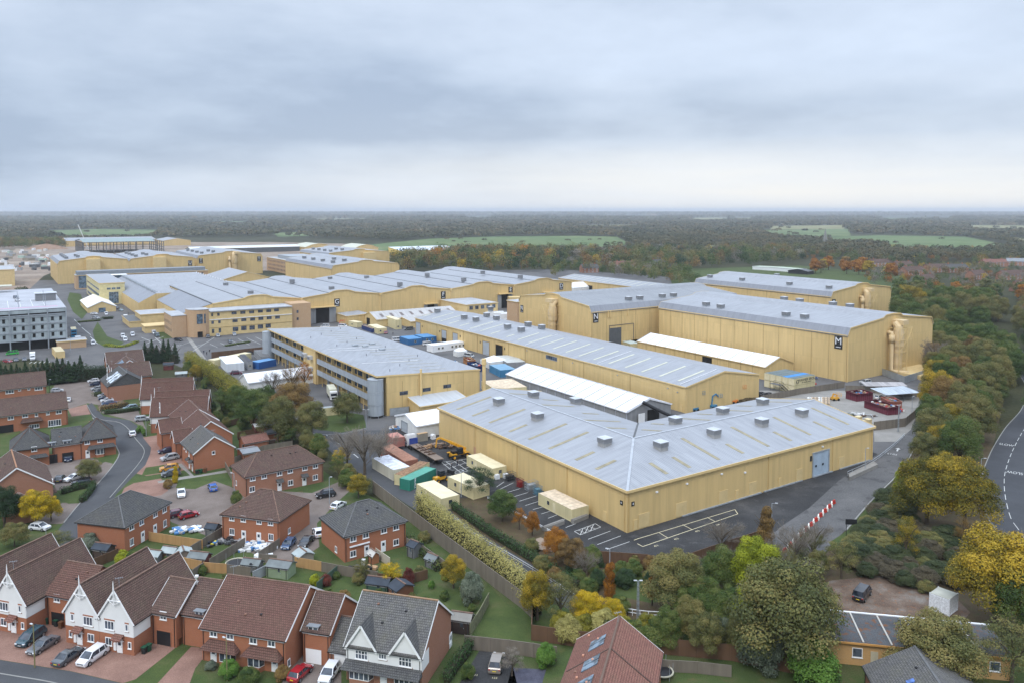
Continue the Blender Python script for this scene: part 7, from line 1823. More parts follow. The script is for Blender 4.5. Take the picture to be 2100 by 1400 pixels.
sheet('campus_road',[(137,622),(150,640),(185,690),(205,715),(240,722),(330,715),(420,705),(410,698),(330,702),(250,712),(215,700),(160,645),(146,622)],asphl,.020)
sheet('footway',[(382,693),(390,692),(430,745),(418,742)],conc,.034)
for s_,px,py,up_ in(('4/1',1336,1116,1),('4/2',1377,1102,1),('4/3',1420,1086,1),('4/4',1462,1073,1)):
 c=P(px+10,py+2,.046);tag(textmesh('bay_number',s_,.9,c,CU,CV,liney,None,.001),kind='structure')
for s_,px,py in(('123',974,1383),('123',1014,1389)):
 c=P(px,py,.046);tag(textmesh('bay_number',s_,.55,c,Vector((1,-.15,0)),Vector((.15,1,0)),liney,None,.001),kind='structure')
c=P(1841,921,.046);q=MB();q.face([c+Vector((-.2,-1.6,0)),c+Vector((.2,-1.6,0)),c+Vector((.2,.6,0)),c+Vector((-.2,.6,0))]);q.face([c+Vector((-.7,.6,0)),c+Vector((.7,.6,0)),c+Vector((0,1.9,0))]);M_=Matrix.Translation(c)@Matrix.Rotation(R(-32),4,'Z')@Matrix.Translation(-c);q.v=[M_@v for v in q.v];structure('road_arrow',q,linew)
c=P(1830,930,.046);tag(textmesh('road_lettering','(10)',1.5,c,Vector((.85,-.53,0)),Vector((.53,.85,0)),linew,None,.001),kind='structure')
# ================================================================== containers and cabins
cream=clad('cream_container',(.62,.54,.31),period=.28,depth=.9)
creamp=mat('cream_cabin_roof',(.66,.58,.38),.6,var=.1)
def boxframe(c,l,r_):
 C,Lp,Rp=P(*c),P(*l),P(*r_);u=Rp-C;v=Lp-C
 if u.length>v.length:d=u.normalized();n=Vector((-d.y,d.x,0));W_=max(v.dot(n),.5);return C,d,n,u.length,W_
 e=v.normalized();d=Vector((e.y,-e.x,0));return C,d,e,max(u.dot(d),.5),v.length
def cont(label,c,l,r_,h=2.6,m=None,top=None,kind='container',feats=(),cat='container',size=None,group=None,z=0):
 C,d,e,a,b=boxframe(c,l,r_)
 if size:a,b=size
 r=thing('shipping_container' if kind=='container' else 'site_cabin',label,cat,C,math.atan2(d.y,d.x),group)
 C=C+UP*z;cs=[C,C+d*a,C+d*a+e*b,C+e*b];q=MB()
 for i in range(4):q.face([cs[i]+UP*.1,cs[(i+1)%4]+UP*.1,cs[(i+1)%4]+UP*(h-.05),cs[i]+UP*(h-.05)])
 q.build('shell',m or cream,r);q=MB();q.face([p+UP*h for p in cs]);
 for i in range(4):q.face([cs[i]+UP*(h-.05),cs[(i+1)%4]+UP*(h-.05),cs[(i+1)%4]+UP*h,cs[i]+UP*h])
 q.build('roof',top or creamp,r)
 q=MB()
 for p in cs:q.box(p+UP*h/2,(.16,.16,h+.04),math.atan2(d.y,d.x))
 for i in range(4):q.beam(cs[i]+UP*.12,cs[(i+1)%4]+UP*.12,.14)
 q.build('frame',(m or cream),r)
 for f in feats:
  S,dd,nn,L=(C,d,-e,a)if f[0]=='r' else(C+e*b,-e,-d,b)
  if f[1]=='win':window(r,S,dd,nn,L*f[2],z+1.1,1.0,1.0,cream,1,sill=False)
  elif f[1]=='door':q=MB();q.boxd(S+dd*(L*f[2]-.45),dd,nn,.9,.06,z+.15,z+2.15);q.build('door',creamp,r)
  elif f[1]=='doors':
   for k in(0,1):q=MB();q.boxd(S+dd*(L*.02+k*L*.5),dd,nn,L*.46,.05,z+.15,z+h-.15);q.build('door',m or cream,r)
  elif f[1]=='text':textmesh('lettering',f[3],f[4],S+dd*(L*f[2])+nn*.06+UP*(z+h*.55),dd if len(f)<6 else UP,UP if len(f)<6 else-dd,f[5]if len(f)>5 else black,r)
 return r
CAB='cream site cabins around the workshop'
cont('cream site cabin with a window and door, nearest the golden hedge',(905.3,1046.9),(855,1014.7),(932.8,1032.7),2.7,kind='cabin',cat='site cabin',feats=(('l','win',.22),('l','door',.38),('r','win',.5)),group=CAB)
cont('cream site cabin with a rust-streaked roof against the workshop, by the concrete block',(1172.7,1070),(1105,1034.5),(1199,1057),2.7,kind='cabin',cat='site cabin',top=mat('rusty_cream',(.58,.47,.34),.8,var=.25,vscale=1.2),feats=(('l','win',.3),('l','door',.48)),group=CAB)
cont('cream site cabin next to the yellow telehandler against the workshop',(1010,982.6),(958,954.3),(1033,973.6),2.7,kind='cabin',cat='site cabin',feats=(('l','win',.22),('l','door',.36),('r','win',.55)),group=CAB)
cont('cream site cabin half hidden by the dark spreading tree',(971,1024),(919,999.3),(999,1013),2.7,kind='cabin',cat='site cabin',feats=(('l','win',.3),('l','door',.5)),group=CAB)
cont('dark green shipping container with white lettering up its side',(841,1006.5),(829.4,997.5),(893.7,981),2.6,clad('green_container',(.03,.19,.14),period=.28,depth=.9),mat('green_roof',(.08,.28,.21),.6),feats=(('r','text',.18,'Hansa',.95,white),))
cont('cream shipping container with a rusty brown roof beside the green one',(829,996.5),(817,989),(880,968),2.6,cream,mat('rust_roof',(.24,.14,.08),.9,var=.5,vscale=1.5),feats=())
cont('long pale cream shipping container with a white dirty roof by the track',(806.3,985),(764,959.4),(827.4,969.7),2.7,clad('pale_container',(.55,.52,.42),period=.28,depth=.9),mat('dirty_white',(.58,.60,.66),.6,var=.3,vscale=1),feats=(('r','doors',0),))
cont('long rust-red shipping container behind the pale cream one',(830,966),(780.6,934),(851,957.4),2.6,clad('rust_container',(.27,.11,.075),period=.28,depth=.9),mat('rust_brown_roof',(.30,.15,.10),.9,var=.25,vscale=1.5))
cont('salmon-red open container on a trailer near the lorry',(806,924),(792,914),(825,917),2.6,clad('salmon_container',(.36,.15,.12),period=.28,depth=.9),mat('salmon_roof',(.42,.20,.16),.8),z=.9)
cont('grey and cream site cabin beside the grass verge behind the olive tree',(664,853),(661,850),(697,849),2.6,kind='cabin',cat='site cabin',top=mat('cabin_grey_roof',(.3,.32,.32),.8))
cont('blue shipping container left of a pair of converted cabins',(838,708),(820,701.7),(860,703.5),2.9,clad('blue_container',(.03,.13,.30),period=.28,depth=.9),mat('blue_roof',(.07,.22,.42),.6),feats=(('r','win',.5),))
cont('blue converted container with glass front near the white van',(868,704),(850,698),(889,699.5),2.9,clad('blue_container',0),mat('blue_roof',0),feats=(('r','win',.3),('r','win',.7)))
cont('long white portable office with dark windows in the middle yard',(888.5,722.6),(885,718),(958.6,713.5),3.2,white,white,kind='cabin',cat='site cabin',feats=tuple(('r','win',k)for k in(.16,.27,.55,.66,.77,.88)))
cont('blue container by the long white tent end',(1026,773.6),(1004,762),(1050,767),2.9,clad('bright_blue_container',(.05,.20,.36),period=.28,depth=.9),mat('blue_roof2',(.16,.30,.42),.6))
cont('pale grey flat container behind the blue one by the white tent',(1040,757),(1017,742),(1066,748),2.8,greyw,mat('pale_grey_roof',(.45,.46,.44),.7))
cont('cream site cabin against the long workshop beyond the white canopy tent',(1075,745),(1055,735),(1103,742),3.0,kind='cabin',cat='site cabin',feats=(('r','win',.7),('l','door',.4)),group=CAB)
cont('pair of cream cabins side by side behind the L-shaped workshop gable',(1015,815),(988,797),(1069,803),3.0,kind='cabin',cat='site cabin',top=mat('rusty_cream',0),feats=(('r','win',.4),('l','win',.3)),group=CAB)
cont('cream cabin with a stair beside the dark van in the inner yard',(812,676),(791,668),(823,675),5.4,kind='cabin',cat='site cabin',feats=(('l','win',.2),('r','win',.4)))
cont('cream site cabin behind the gallery office roof, left of two',(733,672),(715,669),(746,671),3.0,kind='cabin',cat='site cabin',feats=(('l','win',.4),),group=CAB)
cont('cream site cabin behind the gallery office roof, right of two',(775,685),(755,677),(789,682),3.0,kind='cabin',cat='site cabin',feats=(('r','win',.3),),group=CAB)
cont('navy blue open skip container of timber behind the gallery office roof',(763,682.5),(742,675),(765,679.5),2.2,clad('navy_container',(.02,.04,.14),period=.28,depth=.9),mat('scrap_fill',(.20,.15,.12),.9,var=.6,vscale=3))
cont('white portable office beside the olive hedge',(464,763),(450,747),(501,760),3.4,clad('white_container',(.62,.65,.68),period=.28),mat('white_roof',(.78,.80,.82),.5),kind='cabin',cat='site cabin')
cont('dark-roofed grey portable office right of the white one',(508,758),(492,742),(518,757),3.4,greyw,mat('black_roof',(.06,.06,.07),.7),kind='cabin',cat='site cabin',feats=(('r','win',.5),))
cont('blue-roofed curtain container near the blue generator flues',(531,757),(528,752),(566,750),2.9,clad('royal_container',(.02,.10,.32),period=.28,depth=.9),mat('royal_roof',(.12,.28,.50),.6))
cont('long cream container along the brown campus fence',(440,752),(438,748),(515,736),2.8,cream,creamp)
cont('grey flat-roofed container office beside the round stair tower',(536,745),(521,730),(553,741),2.8,greyw,mat('grey_felt',(.14,.14,.14),.9))
cont('white articulated trailer parked along the office front',(520,680),(517,677),(583,671),4.0,white,white,size=(13.5,2.6),cat='trailer')
cont('cream kiosk container by the brick substation near the car park',(115,735),(107,725),(133,733),3.0,yelp,mat('kiosk_roof',(.5,.42,.26),.7))
cont('small white cabin with peeling doors on the leafy clearing',(1946,1263),(1915,1252),(1968,1246),2.8,mat('peeling_white',(.62,.64,.66),.7,var=.25,vscale=4),mat('mossy_white',(.42,.42,.36),.9),kind='cabin',cat='site cabin',feats=(('l','doors',0),),size=(3.2,3.0))
for k,(a,b,c,lab)in enumerate((((1255,712),(1205,695),(1280,706),'left'),((1292,716),(1240,698),(1316,710),'middle'),((1328,720),(1275,702),(1352,713),'right'))):
 cont('cream open-topped container in the row below the N stage door, %s of three'%lab,a,b,c,2.6,cream,(mat('red_load',(.30,.08,.06),.8),mat('pale_load',(.45,.52,.50),.7),mat('slate_load',(.10,.09,.09),.8))[k])
for k,px in enumerate((955,975,990)):
 cont('white box trailer backed up beside the tan brick office, number %s from the left'%('one','two','three')[k],(px+38,652+k*2),(px+34,648),(px+60,650+k),3.6,white,white,size=(12,2.5),cat='trailer')
cont('stack of two yellow-cream stage boxes by the E stage door',(1045,635),(1038,630),(1060,634),8,yelp,yelp,size=(9,7))
# stacked containers carrying the studio lettering
def container_stack():
 r0=None
 for k in range(5):
  for lv in(0,1):
   s,t=236.8,175.4+k*2.62;C=cw(s,t,lv*2.62)
   r=thing('shipping_container','cream stacked container by the white tent, %s column from the yard, %s one'%(('first','second','third','fourth','fifth')[k],('lower','upper')[lv]),'container',C,CA,'stacked cream containers')
   q=MB();q.prism([C,C+CU*12.2,C+CU*12.2+CV*2.44,C+CV*2.44],C.z+.05,C.z+2.56);q.build('shell',cream,r)
   for j in(0,1):q=MB();q.boxd(C+CV*(2.36-j*1.2),-CV,-CU,1.12,.05,C.z+.15,C.z+2.45);q.build('door',creamp,r)
   if lv:q=MB();q.prism([C,C+CU*12.2,C+CU*12.2+CV*2.44,C+CV*2.44],C.z+2.57,C.z+2.62);q.build('roof',mat('stack_roof_blue',(.05,.22,.50),.6)if k==1 else mat('stack_roof_grey',(.13,.16,.16),.7),r)
   if k==0 and lv:
    textmesh('lettering','WARNER BROS.',1.35,C+CU*7.2-CV*.03+UP*1.65,CU,UP,black,r);textmesh('lettering','SET & DRAPES LONDON',.5,C+CU*7.2-CV*.03+UP*.75,CU,UP,black,r)
    q=MB();q.tube([C+CU*2-CV*.01+UP*1.3,C+CU*2-CV*.06+UP*1.3],.75,16);b_=q.build('round_emblem',black,r);q=MB();q.tube([C+CU*2-CV*.06+UP*1.45,C+CU*2-CV*.08+UP*1.45],.42,12);q.tube([C+CU*2-CV*.06+UP*.85,C+CU*2-CV*.08+UP*.85],.22,6);q.build('emblem_face',cream,b_)
 st_=thing('scaffold_stair','black scaffold stair and landing on the doors of the stacked containers','stair',cw(234,178),CA);q=MB()
 for x in(0,2):
  for y in(0,4):q.beam(cw(233.5+x,179+y),cw(233.5+x,179+y,3.6),.08)
 for z in(1.2,2.6,3.6):
  q.beam(cw(233.5,179,z),cw(233.5,183,z),.07);q.beam(cw(235.5,179,z),cw(235.5,183,z),.07)
 q.build('scaffold',black,st_);q=MB();q.boxd(cw(233.4,179),CV,CU,4.2,2.2,2.55,2.65);q.build('landing',dgrey,st_)
 q=MB();
 for i in range(10):q.boxd(cw(233.6+.0,178.8-i*.42),CU,-CV,1.6,.3,2.45-i*.25,2.5-i*.25)
 for x in(0,1.6):q.beam(cw(233.6+x,179,2.5),cw(233.6+x,174.8,.05),.08,.2);q.beam(cw(233.6+x,179,3.5),cw(233.6+x,174.8,1.05),.06)
 q.build('stair',black,st_)
container_stack()
# ================================================================== vehicles
tyre=mat('tyre',(.018,.018,.018),.9);rimm=mat('rim',(.35,.36,.37),.35,.6);lampw=mat('head_lamp',(.75,.78,.80),.15);lampr=mat('tail_lamp',(.35,.02,.015),.3);platey=mat('plate_yellow',(.75,.55,.03),.5);carglass=glassmat('car_glass',(.015,.02,.028),.06)
def paint(name,c,r=.25):
 t=MATS.get('paint_'+name)
 if not t:t=mat('paint_'+name,c,r,0,.03,1,.6);t.node_tree.nodes['Principled BSDF'].inputs['Coat Weight'].default_value=.6
 return t
PT=dict(white=paint('white',(.72,.73,.75)),black=paint('black',(.012,.012,.015)),silver=paint('silver',(.40,.42,.44)),grey=paint('grey',(.12,.125,.135)),navy=paint('navy',(.012,.022,.06)),blue=paint('blue',(.02,.12,.45)),red=paint('red',(.30,.012,.02)),maroon=paint('maroon',(.10,.012,.03)),teal=paint('teal',(.02,.06,.08)),orange=paint('orange',(.55,.25,.03)),green=paint('green',(.03,.38,.05)),sky=paint('light_blue',(.30,.42,.50)),slate=paint('slate',(.07,.08,.09)),brown=paint('brown',(.22,.19,.16)),steel=paint('steel_blue',(.05,.09,.17)))
def car_proto(kind,L,W_,H,belt,bon,cab0,cab1,roof0,roof1,wheel_r=.33):
 """x forward; bon = bonnet height, cab0/cab1 = rear/front foot of the glasshouse, roof0/roof1 = rear/front roof edge"""
 r=thing(kind,'x','car',(0,0,0));a,b=-L/2,L/2;w=W_/2;q=MB()
 prof=[(a+.05,.28),(a,.50),(a+.03,belt-.12),(a+.12,belt),(cab0,belt+.02),(cab1,belt),(b-.35,bon),(b-.05,bon-.16),(b,.48),(b-.06,.26)]
 wd=[w*.90,w*.95,w*.93,w*.90,w*.94,w*.94,w*.88,w*.80,w*.86,w*.86]
 n=len(prof)
 for i in range(n-1):
  (x0,z0),(x1,z1)=prof[i],prof[i+1];q.face([(x0,-wd[i],z0),(x1,-wd[i+1],z1),(x1,wd[i+1],z1),(x0,wd[i],z0)][::-1])
 for s_ in(-1,1):
  mid=[(x,s_*wd[i]*1.0,z)for i,(x,z)in enumerate(prof)]
  bulge=[(x,s_*(w if.4<z<belt-.05 else wd[i]),z)for i,(x,z)in enumerate(prof)]
  c=(0,s_*w,.62)
  for i in range(n):q.face([mid[i],mid[(i+1)%n],c]if s_<0 else[mid[(i+1)%n],mid[i],c])
 q.face([(a+.05,-wd[0],.28),(a+.05,wd[0],.28),(b-.06,wd[-1],.26),(b-.06,-wd[-1],.26)])
 tw=w*.74;rt=.05
 rp=[(roof0,-tw,H-.03),(roof1,-tw,H-.05),(roof1,tw,H-.05),(roof0,tw,H-.03)];xm=(roof0+roof1)/2
 q.face([(roof0,-tw,H-.03),(xm,-tw,H),(xm,tw,H),(roof0,tw,H-.03)]);q.face([(xm,-tw,H),(roof1,-tw,H-.05),(roof1,tw,H-.05),(xm,tw,H)])
 ft=[(cab0,-w*.93,belt+.02),(cab1,-w*.93,belt),(cab1,w*.93,belt),(cab0,w*.93,belt+.02)]
 for i in range(4):q.beam(Vector(ft[i]),Vector(rp[i]),.10)
 for k in((cab0*.55+cab1*.45),(cab0*.85+cab1*.15)):
  for s_ in(-1,1):q.beam((k,s_*w*.92,belt),(max(min(k,roof1),roof0),s_*tw,H-.04),.08)
 for s_ in(-1,1):q.beam((roof0,s_*tw,H-.04),(roof1,s_*tw,H-.06),.08)
 q.build('body',PT['grey'],r,world=False)
 q=MB();g=.015
 f=[Vector(p)*1 for p in ft];t=[Vector(p)-UP*.03 for p in rp]
 for i in range(4):q.face([f[i],f[(i+1)%4],t[(i+1)%4],t[i]])
 q.build('window_glass',carglass,r,world=False)
 for x in(a+L*.19,b-L*.19):
  for s_ in(-1,1):
   q=MB();q.tube([(x,s_*(w-.22),wheel_r),(x,s_*(w+.01),wheel_r)],wheel_r,14);t_=q.build('wheel',tyre,r,world=False)
   q=MB();q.tube([(x,s_*(w+.0),wheel_r),(x,s_*(w+.025),wheel_r)],wheel_r*.62,10);q.build('rim',rimm,t_,world=False)
 for s_ in(-1,1):
  q=MB();q.box((b-.13,s_*w*.68,bon-.22),(.24,.36,.14));q.build('headlight',lampw,r,world=False)
  q=MB();q.box((a+.05,s_*w*.76,belt-.20),(.14,.26,.16));q.build('tail_light',lampr,r,world=False)
  q=MB();q.box((cab1-.35,s_*(w+.08),belt+.06),(.16,.18,.12));q.build('wing_mirror',PT['black'],r,world=False)
 q=MB();q.box((a-.005,0,.62),(.03,.52,.11));q.build('number_plate',platey,r,world=False)
 q=MB();q.box((b-.005,0,.52),(.03,.52,.11));q.build('number_plate',lampw,r,world=False)
 q=MB();q.box((b-.02,0,.60),(.06,1.0,.12));q.build('grille',black,r,world=False)
 return r
KD=dict(
hatch=car_proto('hatchback',4.1,1.78,1.47,.92,.88,-1.85,1.05,-1.45,.25),
saloon=car_proto('saloon_car',4.7,1.84,1.44,.93,.86,-1.55,1.05,-.85,.25),
suv=car_proto('suv',4.5,1.88,1.68,1.04,1.0,-2.0,1.15,-1.65,.45,.37),
mpv=car_proto('people_carrier',4.6,1.86,1.66,1.0,.94,-2.05,1.45,-1.75,.65,.34),
van=car_proto('van',5.0,1.95,1.95,1.10,1.05,-2.40,1.95,-2.25,1.25,.35))
def boxtruck_proto():
 r=thing('box_truck','x','truck',(0,0,0));q=MB()
 q.face([(1.1,-.95,.4),(3.2,-.95,.4),(3.3,-.95,1.2),(2.7,-.92,1.45),(2.3,-.88,2.2),(1.1,-.88,2.25)]);q.face([(1.1,.95,.4),(3.2,.95,.4),(3.3,.95,1.2),(2.7,.92,1.45),(2.3,.88,2.2),(1.1,.88,2.25)][::-1])
 for(x0,z0,w0),(x1,z1,w1)in zip([(3.2,.4,.95),(3.3,1.2,.95),(2.7,1.45,.92),(2.3,2.2,.88)],[(3.3,1.2,.95),(2.7,1.45,.92),(2.3,2.2,.88),(1.1,2.25,.88)]):q.face([(x0,-w0,z0),(x0,w0,z0),(x1,w1,z1),(x1,-w1,z1)])
 q.build('body',PT['white'],r,world=False);q=MB();q.box((-1.1,0,1.9),(4.3,2.1,2.3));q.build('cargo_box',mat('truck_box_white',(.72,.73,.74),.5),r,world=False)
 q=MB();q.face([(2.72,-.84,1.5),(2.72,.84,1.5),(2.36,.78,2.12),(2.36,-.78,2.12)]);
 for s_ in(-1,1):q.box((1.9,s_*.93,1.75),(.8,.03,.5))
 q.build('window_glass',carglass,r,world=False);q=MB();q.box((-.6,0,.55),(5,1.2,.3));q.build('chassis',black,r,world=False)
 for x in(-2.2,2.3):
  for s_ in(-1,1):q=MB();q.tube([(x,s_*.72,.38),(x,s_*.98,.38)],.38,12);q.build('wheel',tyre,r,world=False)
 for s_ in(-1,1):q=MB();q.box((3.25,s_*.7,.95),(.1,.3,.2));q.build('headlight',lampw,r,world=False)
 return r
KD['box']=boxtruck_proto()
def bus_proto(h,L=10.5,coach=False):
 r=thing('coach' if coach else 'double_decker_bus','x','bus',(0,0,0));q=MB();q.box((0,0,h/2+.15),(L,2.5,h-.3));q.build('body',PT['white']if coach else paint('bus_blue',(.04,.25,.45)),r,world=False)
 q=MB();q.box((0,0,h+.03),(L-.1,2.4,.08));q.build('roof',PT['white']if coach else paint('bus_yellow',(.70,.52,.14)),r,world=False)
 for z in((1.9,)if coach else(1.6,h-1.1)):
  q=MB()
  for s_ in(-1,1):q.box((0,s_*1.255,z),(L*.9,.02,.8))
  q.box((L/2+.005,0,z),(.02,2.2,1.0));q.box((-L/2-.005,0,z),(.02,2.1,.8));q.build('windows',carglass,r,world=False)
 for x in(-L*.3,L*.33):
  for s_ in(-1,1):q=MB();q.tube([(x,s_*1.0,.5),(x,s_*1.27,.5)],.5,12);q.build('wheel',tyre,r,world=False)
 return r
KD['bus']=bus_proto(4.3);KD['coach']=bus_proto(3.3,10,True)
for k_ in KD.values():k_['_used']=0
def car(kind,px,py,dx,dy,col,label,cat=None,group=None,z=0,scale=None,roofc=None):
 c=P(px,py,z);d=P(px+dx,py+dy,z)-c;names=dict(hatch='car',saloon='car',suv='car',mpv='car',van='van',box='truck',bus='bus',coach='bus')
 o=place(KD[kind],label,c,math.atan2(d.y,d.x),group,scale,cat or names[kind])
 for ch in kids(o):
  if ch.name.startswith('body')and kind!='bus':ch.material_slots[0].link='OBJECT';ch.material_slots[0].material=PT[col]
 return o
def kids(o):
 return[x for x in bpy.data.objects if x.parent is o]
CARS=[
('mpv',64,1313,-60,42,'teal','dark teal people carrier, leftmost car on the red brick drive'),
('saloon',88.6,1329,-60,38,'grey','grey saloon second from the left on the red brick drive'),
('saloon',141,1352,60,-40,'slate','dark grey saloon showing its orange number plate, third on the brick drive'),
('mpv',190,1352,-60,42,'white','white people carrier with a dark glass roof on the brick drive'),
('hatch',616,1386,45,-42,'red','red hatchback with a black roof beside the bay porch'),
('suv',676,1388,-30,45,'white','white crossover in front of the low garage wing'),
('hatch',271,892,-10,-22,'white','white hatchback driving up the residential street'),
('saloon',343,927,-30,5,'navy','dark navy saloon at the red brick drive'),
('suv',348.5,942,-30,6,'silver','silver crossover below the navy saloon'),
('suv',347,964,-30,4,'orange','orange crossover with a black roof on the drive'),
('suv',351,975,-30,4,'slate','two-tone dark crossover next to the orange one'),
('saloon',371.7,1015,2,22,'white','white saloon with a glass roof nose down in the court'),
('hatch',436,1003,-9,-20,'blue','bright blue hatchback in the court corner'),
('hatch',366,1057,28,-6,'maroon','maroon hatchback behind the orange fence'),
('hatch',387,1060,28,-7,'red','bright red hatchback behind the orange fence'),
('hatch',82,1085,30,3,'white','small white hatchback with a black roof at the yellow leaves'),
('suv',139,943,3,20,'navy','dark blue crossover before the open garage of the grey house'),
('hatch',123,985,14,-16,'slate','black hatchback at the left of the forecourt'),
('saloon',152,983,-25,8,'white','white saloon under the small forecourt tree'),
('suv',168,994,-28,3,'black','black crossover between the forecourt tree and the hedge'),
('hatch',117,803,20,-2,'white','white car at the gable of the rear terrace'),
('hatch',140,822,4,-14,'white','white car at the gable of the second terrace'),
('hatch',191.6,783,-26,3,'white','white hatchback at the top of the parking row'),
('hatch',196,790,-26,3,'navy','dark hatchback under the first shrub of the parking row'),
('hatch',199,799,-26,3,'silver','silver hatchback in the middle of the parking row'),
('suv',207,805,-26,3,'slate','grey crossover next to the silver hatchback in the parking row'),
('hatch',213.5,813,-26,3,'silver','pale silver hatchback starting the lower group of the parking row'),
('saloon',216.5,818,-26,3,'navy','navy saloon in the lower group of the parking row'),
('hatch',219.5,823,-26,3,'white','white hatchback in the lower group of the parking row'),
('saloon',224,829,-26,3,'steel','steel blue saloon in the lower group of the parking row'),
('hatch',227,835,-26,3,'maroon','dark red hatchback last in the lower group of the parking row'),
('suv',268,839,-26,4,'sky','light blue crossover before the white-gabled pair'),
('suv',292,862,26,-3,'silver','grey-silver estate beside the white-gabled front door'),
('suv',668,1018,-30,5,'black','black estate car at the long brown house'),
('hatch',694,1040,20,-12,'white','white car half hidden by the grey hipped roof'),
('hatch',592,1120,-22,24,'steel','dark blue hatchback between the two hipped houses'),
('saloon',628,1115,-22,24,'black','black saloon by the side of the grey hipped house'),
('hatch',652,1096,-8,-16,'white','white car tucked behind the black saloon'),
('suv',1018.6,1366,6,-22,'brown','silver-brown crossover in the bottom parking court'),
('van',1768,1224,16,-20,'black','black van with roof bars on the leafy clearing'),
('van',25,727,-22,2,'green','bright green van before the multi-storey car park'),
('hatch',50,739,3,9,'grey','grey hatchback in front of the multi-storey car park'),
('hatch',33,740,3,9,'slate','dark hatchback left of the grey one by the car park'),
('hatch',16,743,20,2,'red','red car by the car park at the left edge'),
('suv',366,699,22,2,'black','black crossover driving past the bowed office'),
('mpv',426.5,692,5,12,'black','black people carrier at the office front'),
('mpv',447,690.5,5,12,'silver','silver people carrier at the office front'),
('mpv',480.7,688,5,12,'silver','silver minibus near the white trailer'),
('mpv',472,702,8,10,'slate','dark van behind a sapling in the office car park'),
('van',191,706,3,14,'white','white minivan driving down the campus road'),
('saloon',193,645,20,1,'white','white pickup parked before the function tent'),
('suv',196,654,20,1,'silver','silver car by the low green hedge before the tent'),
('van',218,646,2,12,'white','white minivan beside the function tent'),
('hatch',248,638,16,4,'sky','pale blue car right of the function tent'),
('hatch',240,633,16,4,'navy','navy car right of the function tent'),
('van',252,692,3,12,'white','white pickup in the roundabout car park, upper left'),
('van',257,699,3,12,'white','white pickup in the roundabout car park, lower left'),
('van',272,689,5,12,'white','white tipper in the roundabout car park'),
('van',316,685,8,8,'white','white off-roader beside the green verge'),
('van',322,690,10,8,'teal','green and white off-roader beside the green verge'),
('saloon',512,726,22,0,'black','black saloon behind the brown campus fence'),
('suv',485,767,22,-1,'maroon','maroon car between the olive hedge and the marquee'),
('van',838,677,-26,2,'slate','dark grey van at the corner of the long workshop'),
('hatch',791,684,3,8,'red','red car behind the cream cabins'),
('van',877,708,18,-1,'white','white panel van between the blue cabins and the portable office'),
('van',814,699,16,-1,'white','white van left of the blue container'),
('van',962,732,18,3,'silver','silver minibus by the party tent'),
('van',703,671,14,1,'white','white pickup truck near the red lift'),
('van',667,672,-14,0,'white','white van in front of the G stage door'),
('hatch',1074,797,14,10,'navy','dark hatchback squeezed beside the long white tent'),
('hatch',1666,777,16,-2,'blue','blue hatchback by the container stack'),
('suv',1775,786,-26,2,'silver','silver crossover at the foot of the M stage'),
('hatch',1803,817,16,-4,'white','white car under the lean-to in the scrap yard'),
('hatch',1900,742,8,4,'navy','dark blue car behind the M stage by the white box'),
('suv',1911,802,6,14,'black','black crossover at the scrap yard fence end'),
('hatch',98,632,6,3,'white','x'),('hatch',98,637,6,3,'black','x'),
('box',257.7,657,3,14,'white','white box truck, rear one of three'),('box',272.6,666,3,14,'white','white box truck, front left of three'),('box',288,664,3,14,'white','white box truck, front right of three'),
('box',66.8,737,1,12,'white','white box truck before the multi-storey car park'),
('bus',151,690,-3,-10,'white','blue double-decker bus with a yellow roof beside the car park'),
('coach',161,705,8,14,'white','white coach behind the double-decker bus'),
]
CARS=[c for c in CARS if c[6]!='x']
for c in CARS:car(*c)
for px,py,col,lab in((92-60,612,'navy','dark car on the car park roof deck'),(98-62,618,'white','white car on the car park roof deck')):car('hatch',px,py,12,5,col,lab,z=18.85)
rnd2=random.Random(5)
for i,(px,py)in enumerate([(600+i*9,566+(i%3))for i in range(6)]+[(94+i*6,602+i*3)for i in range(4)]):car('hatch',px,py,3,4,rnd2.choice(['white','grey','black','silver','navy']),('small distant car by the far tan brick office, %s along the line' if i<6 else 'small distant car on the far campus road, %s from the top')%['first','second','third','fourth','fifth','sixth','first','second','third','fourth'][i],group='far parked cars')
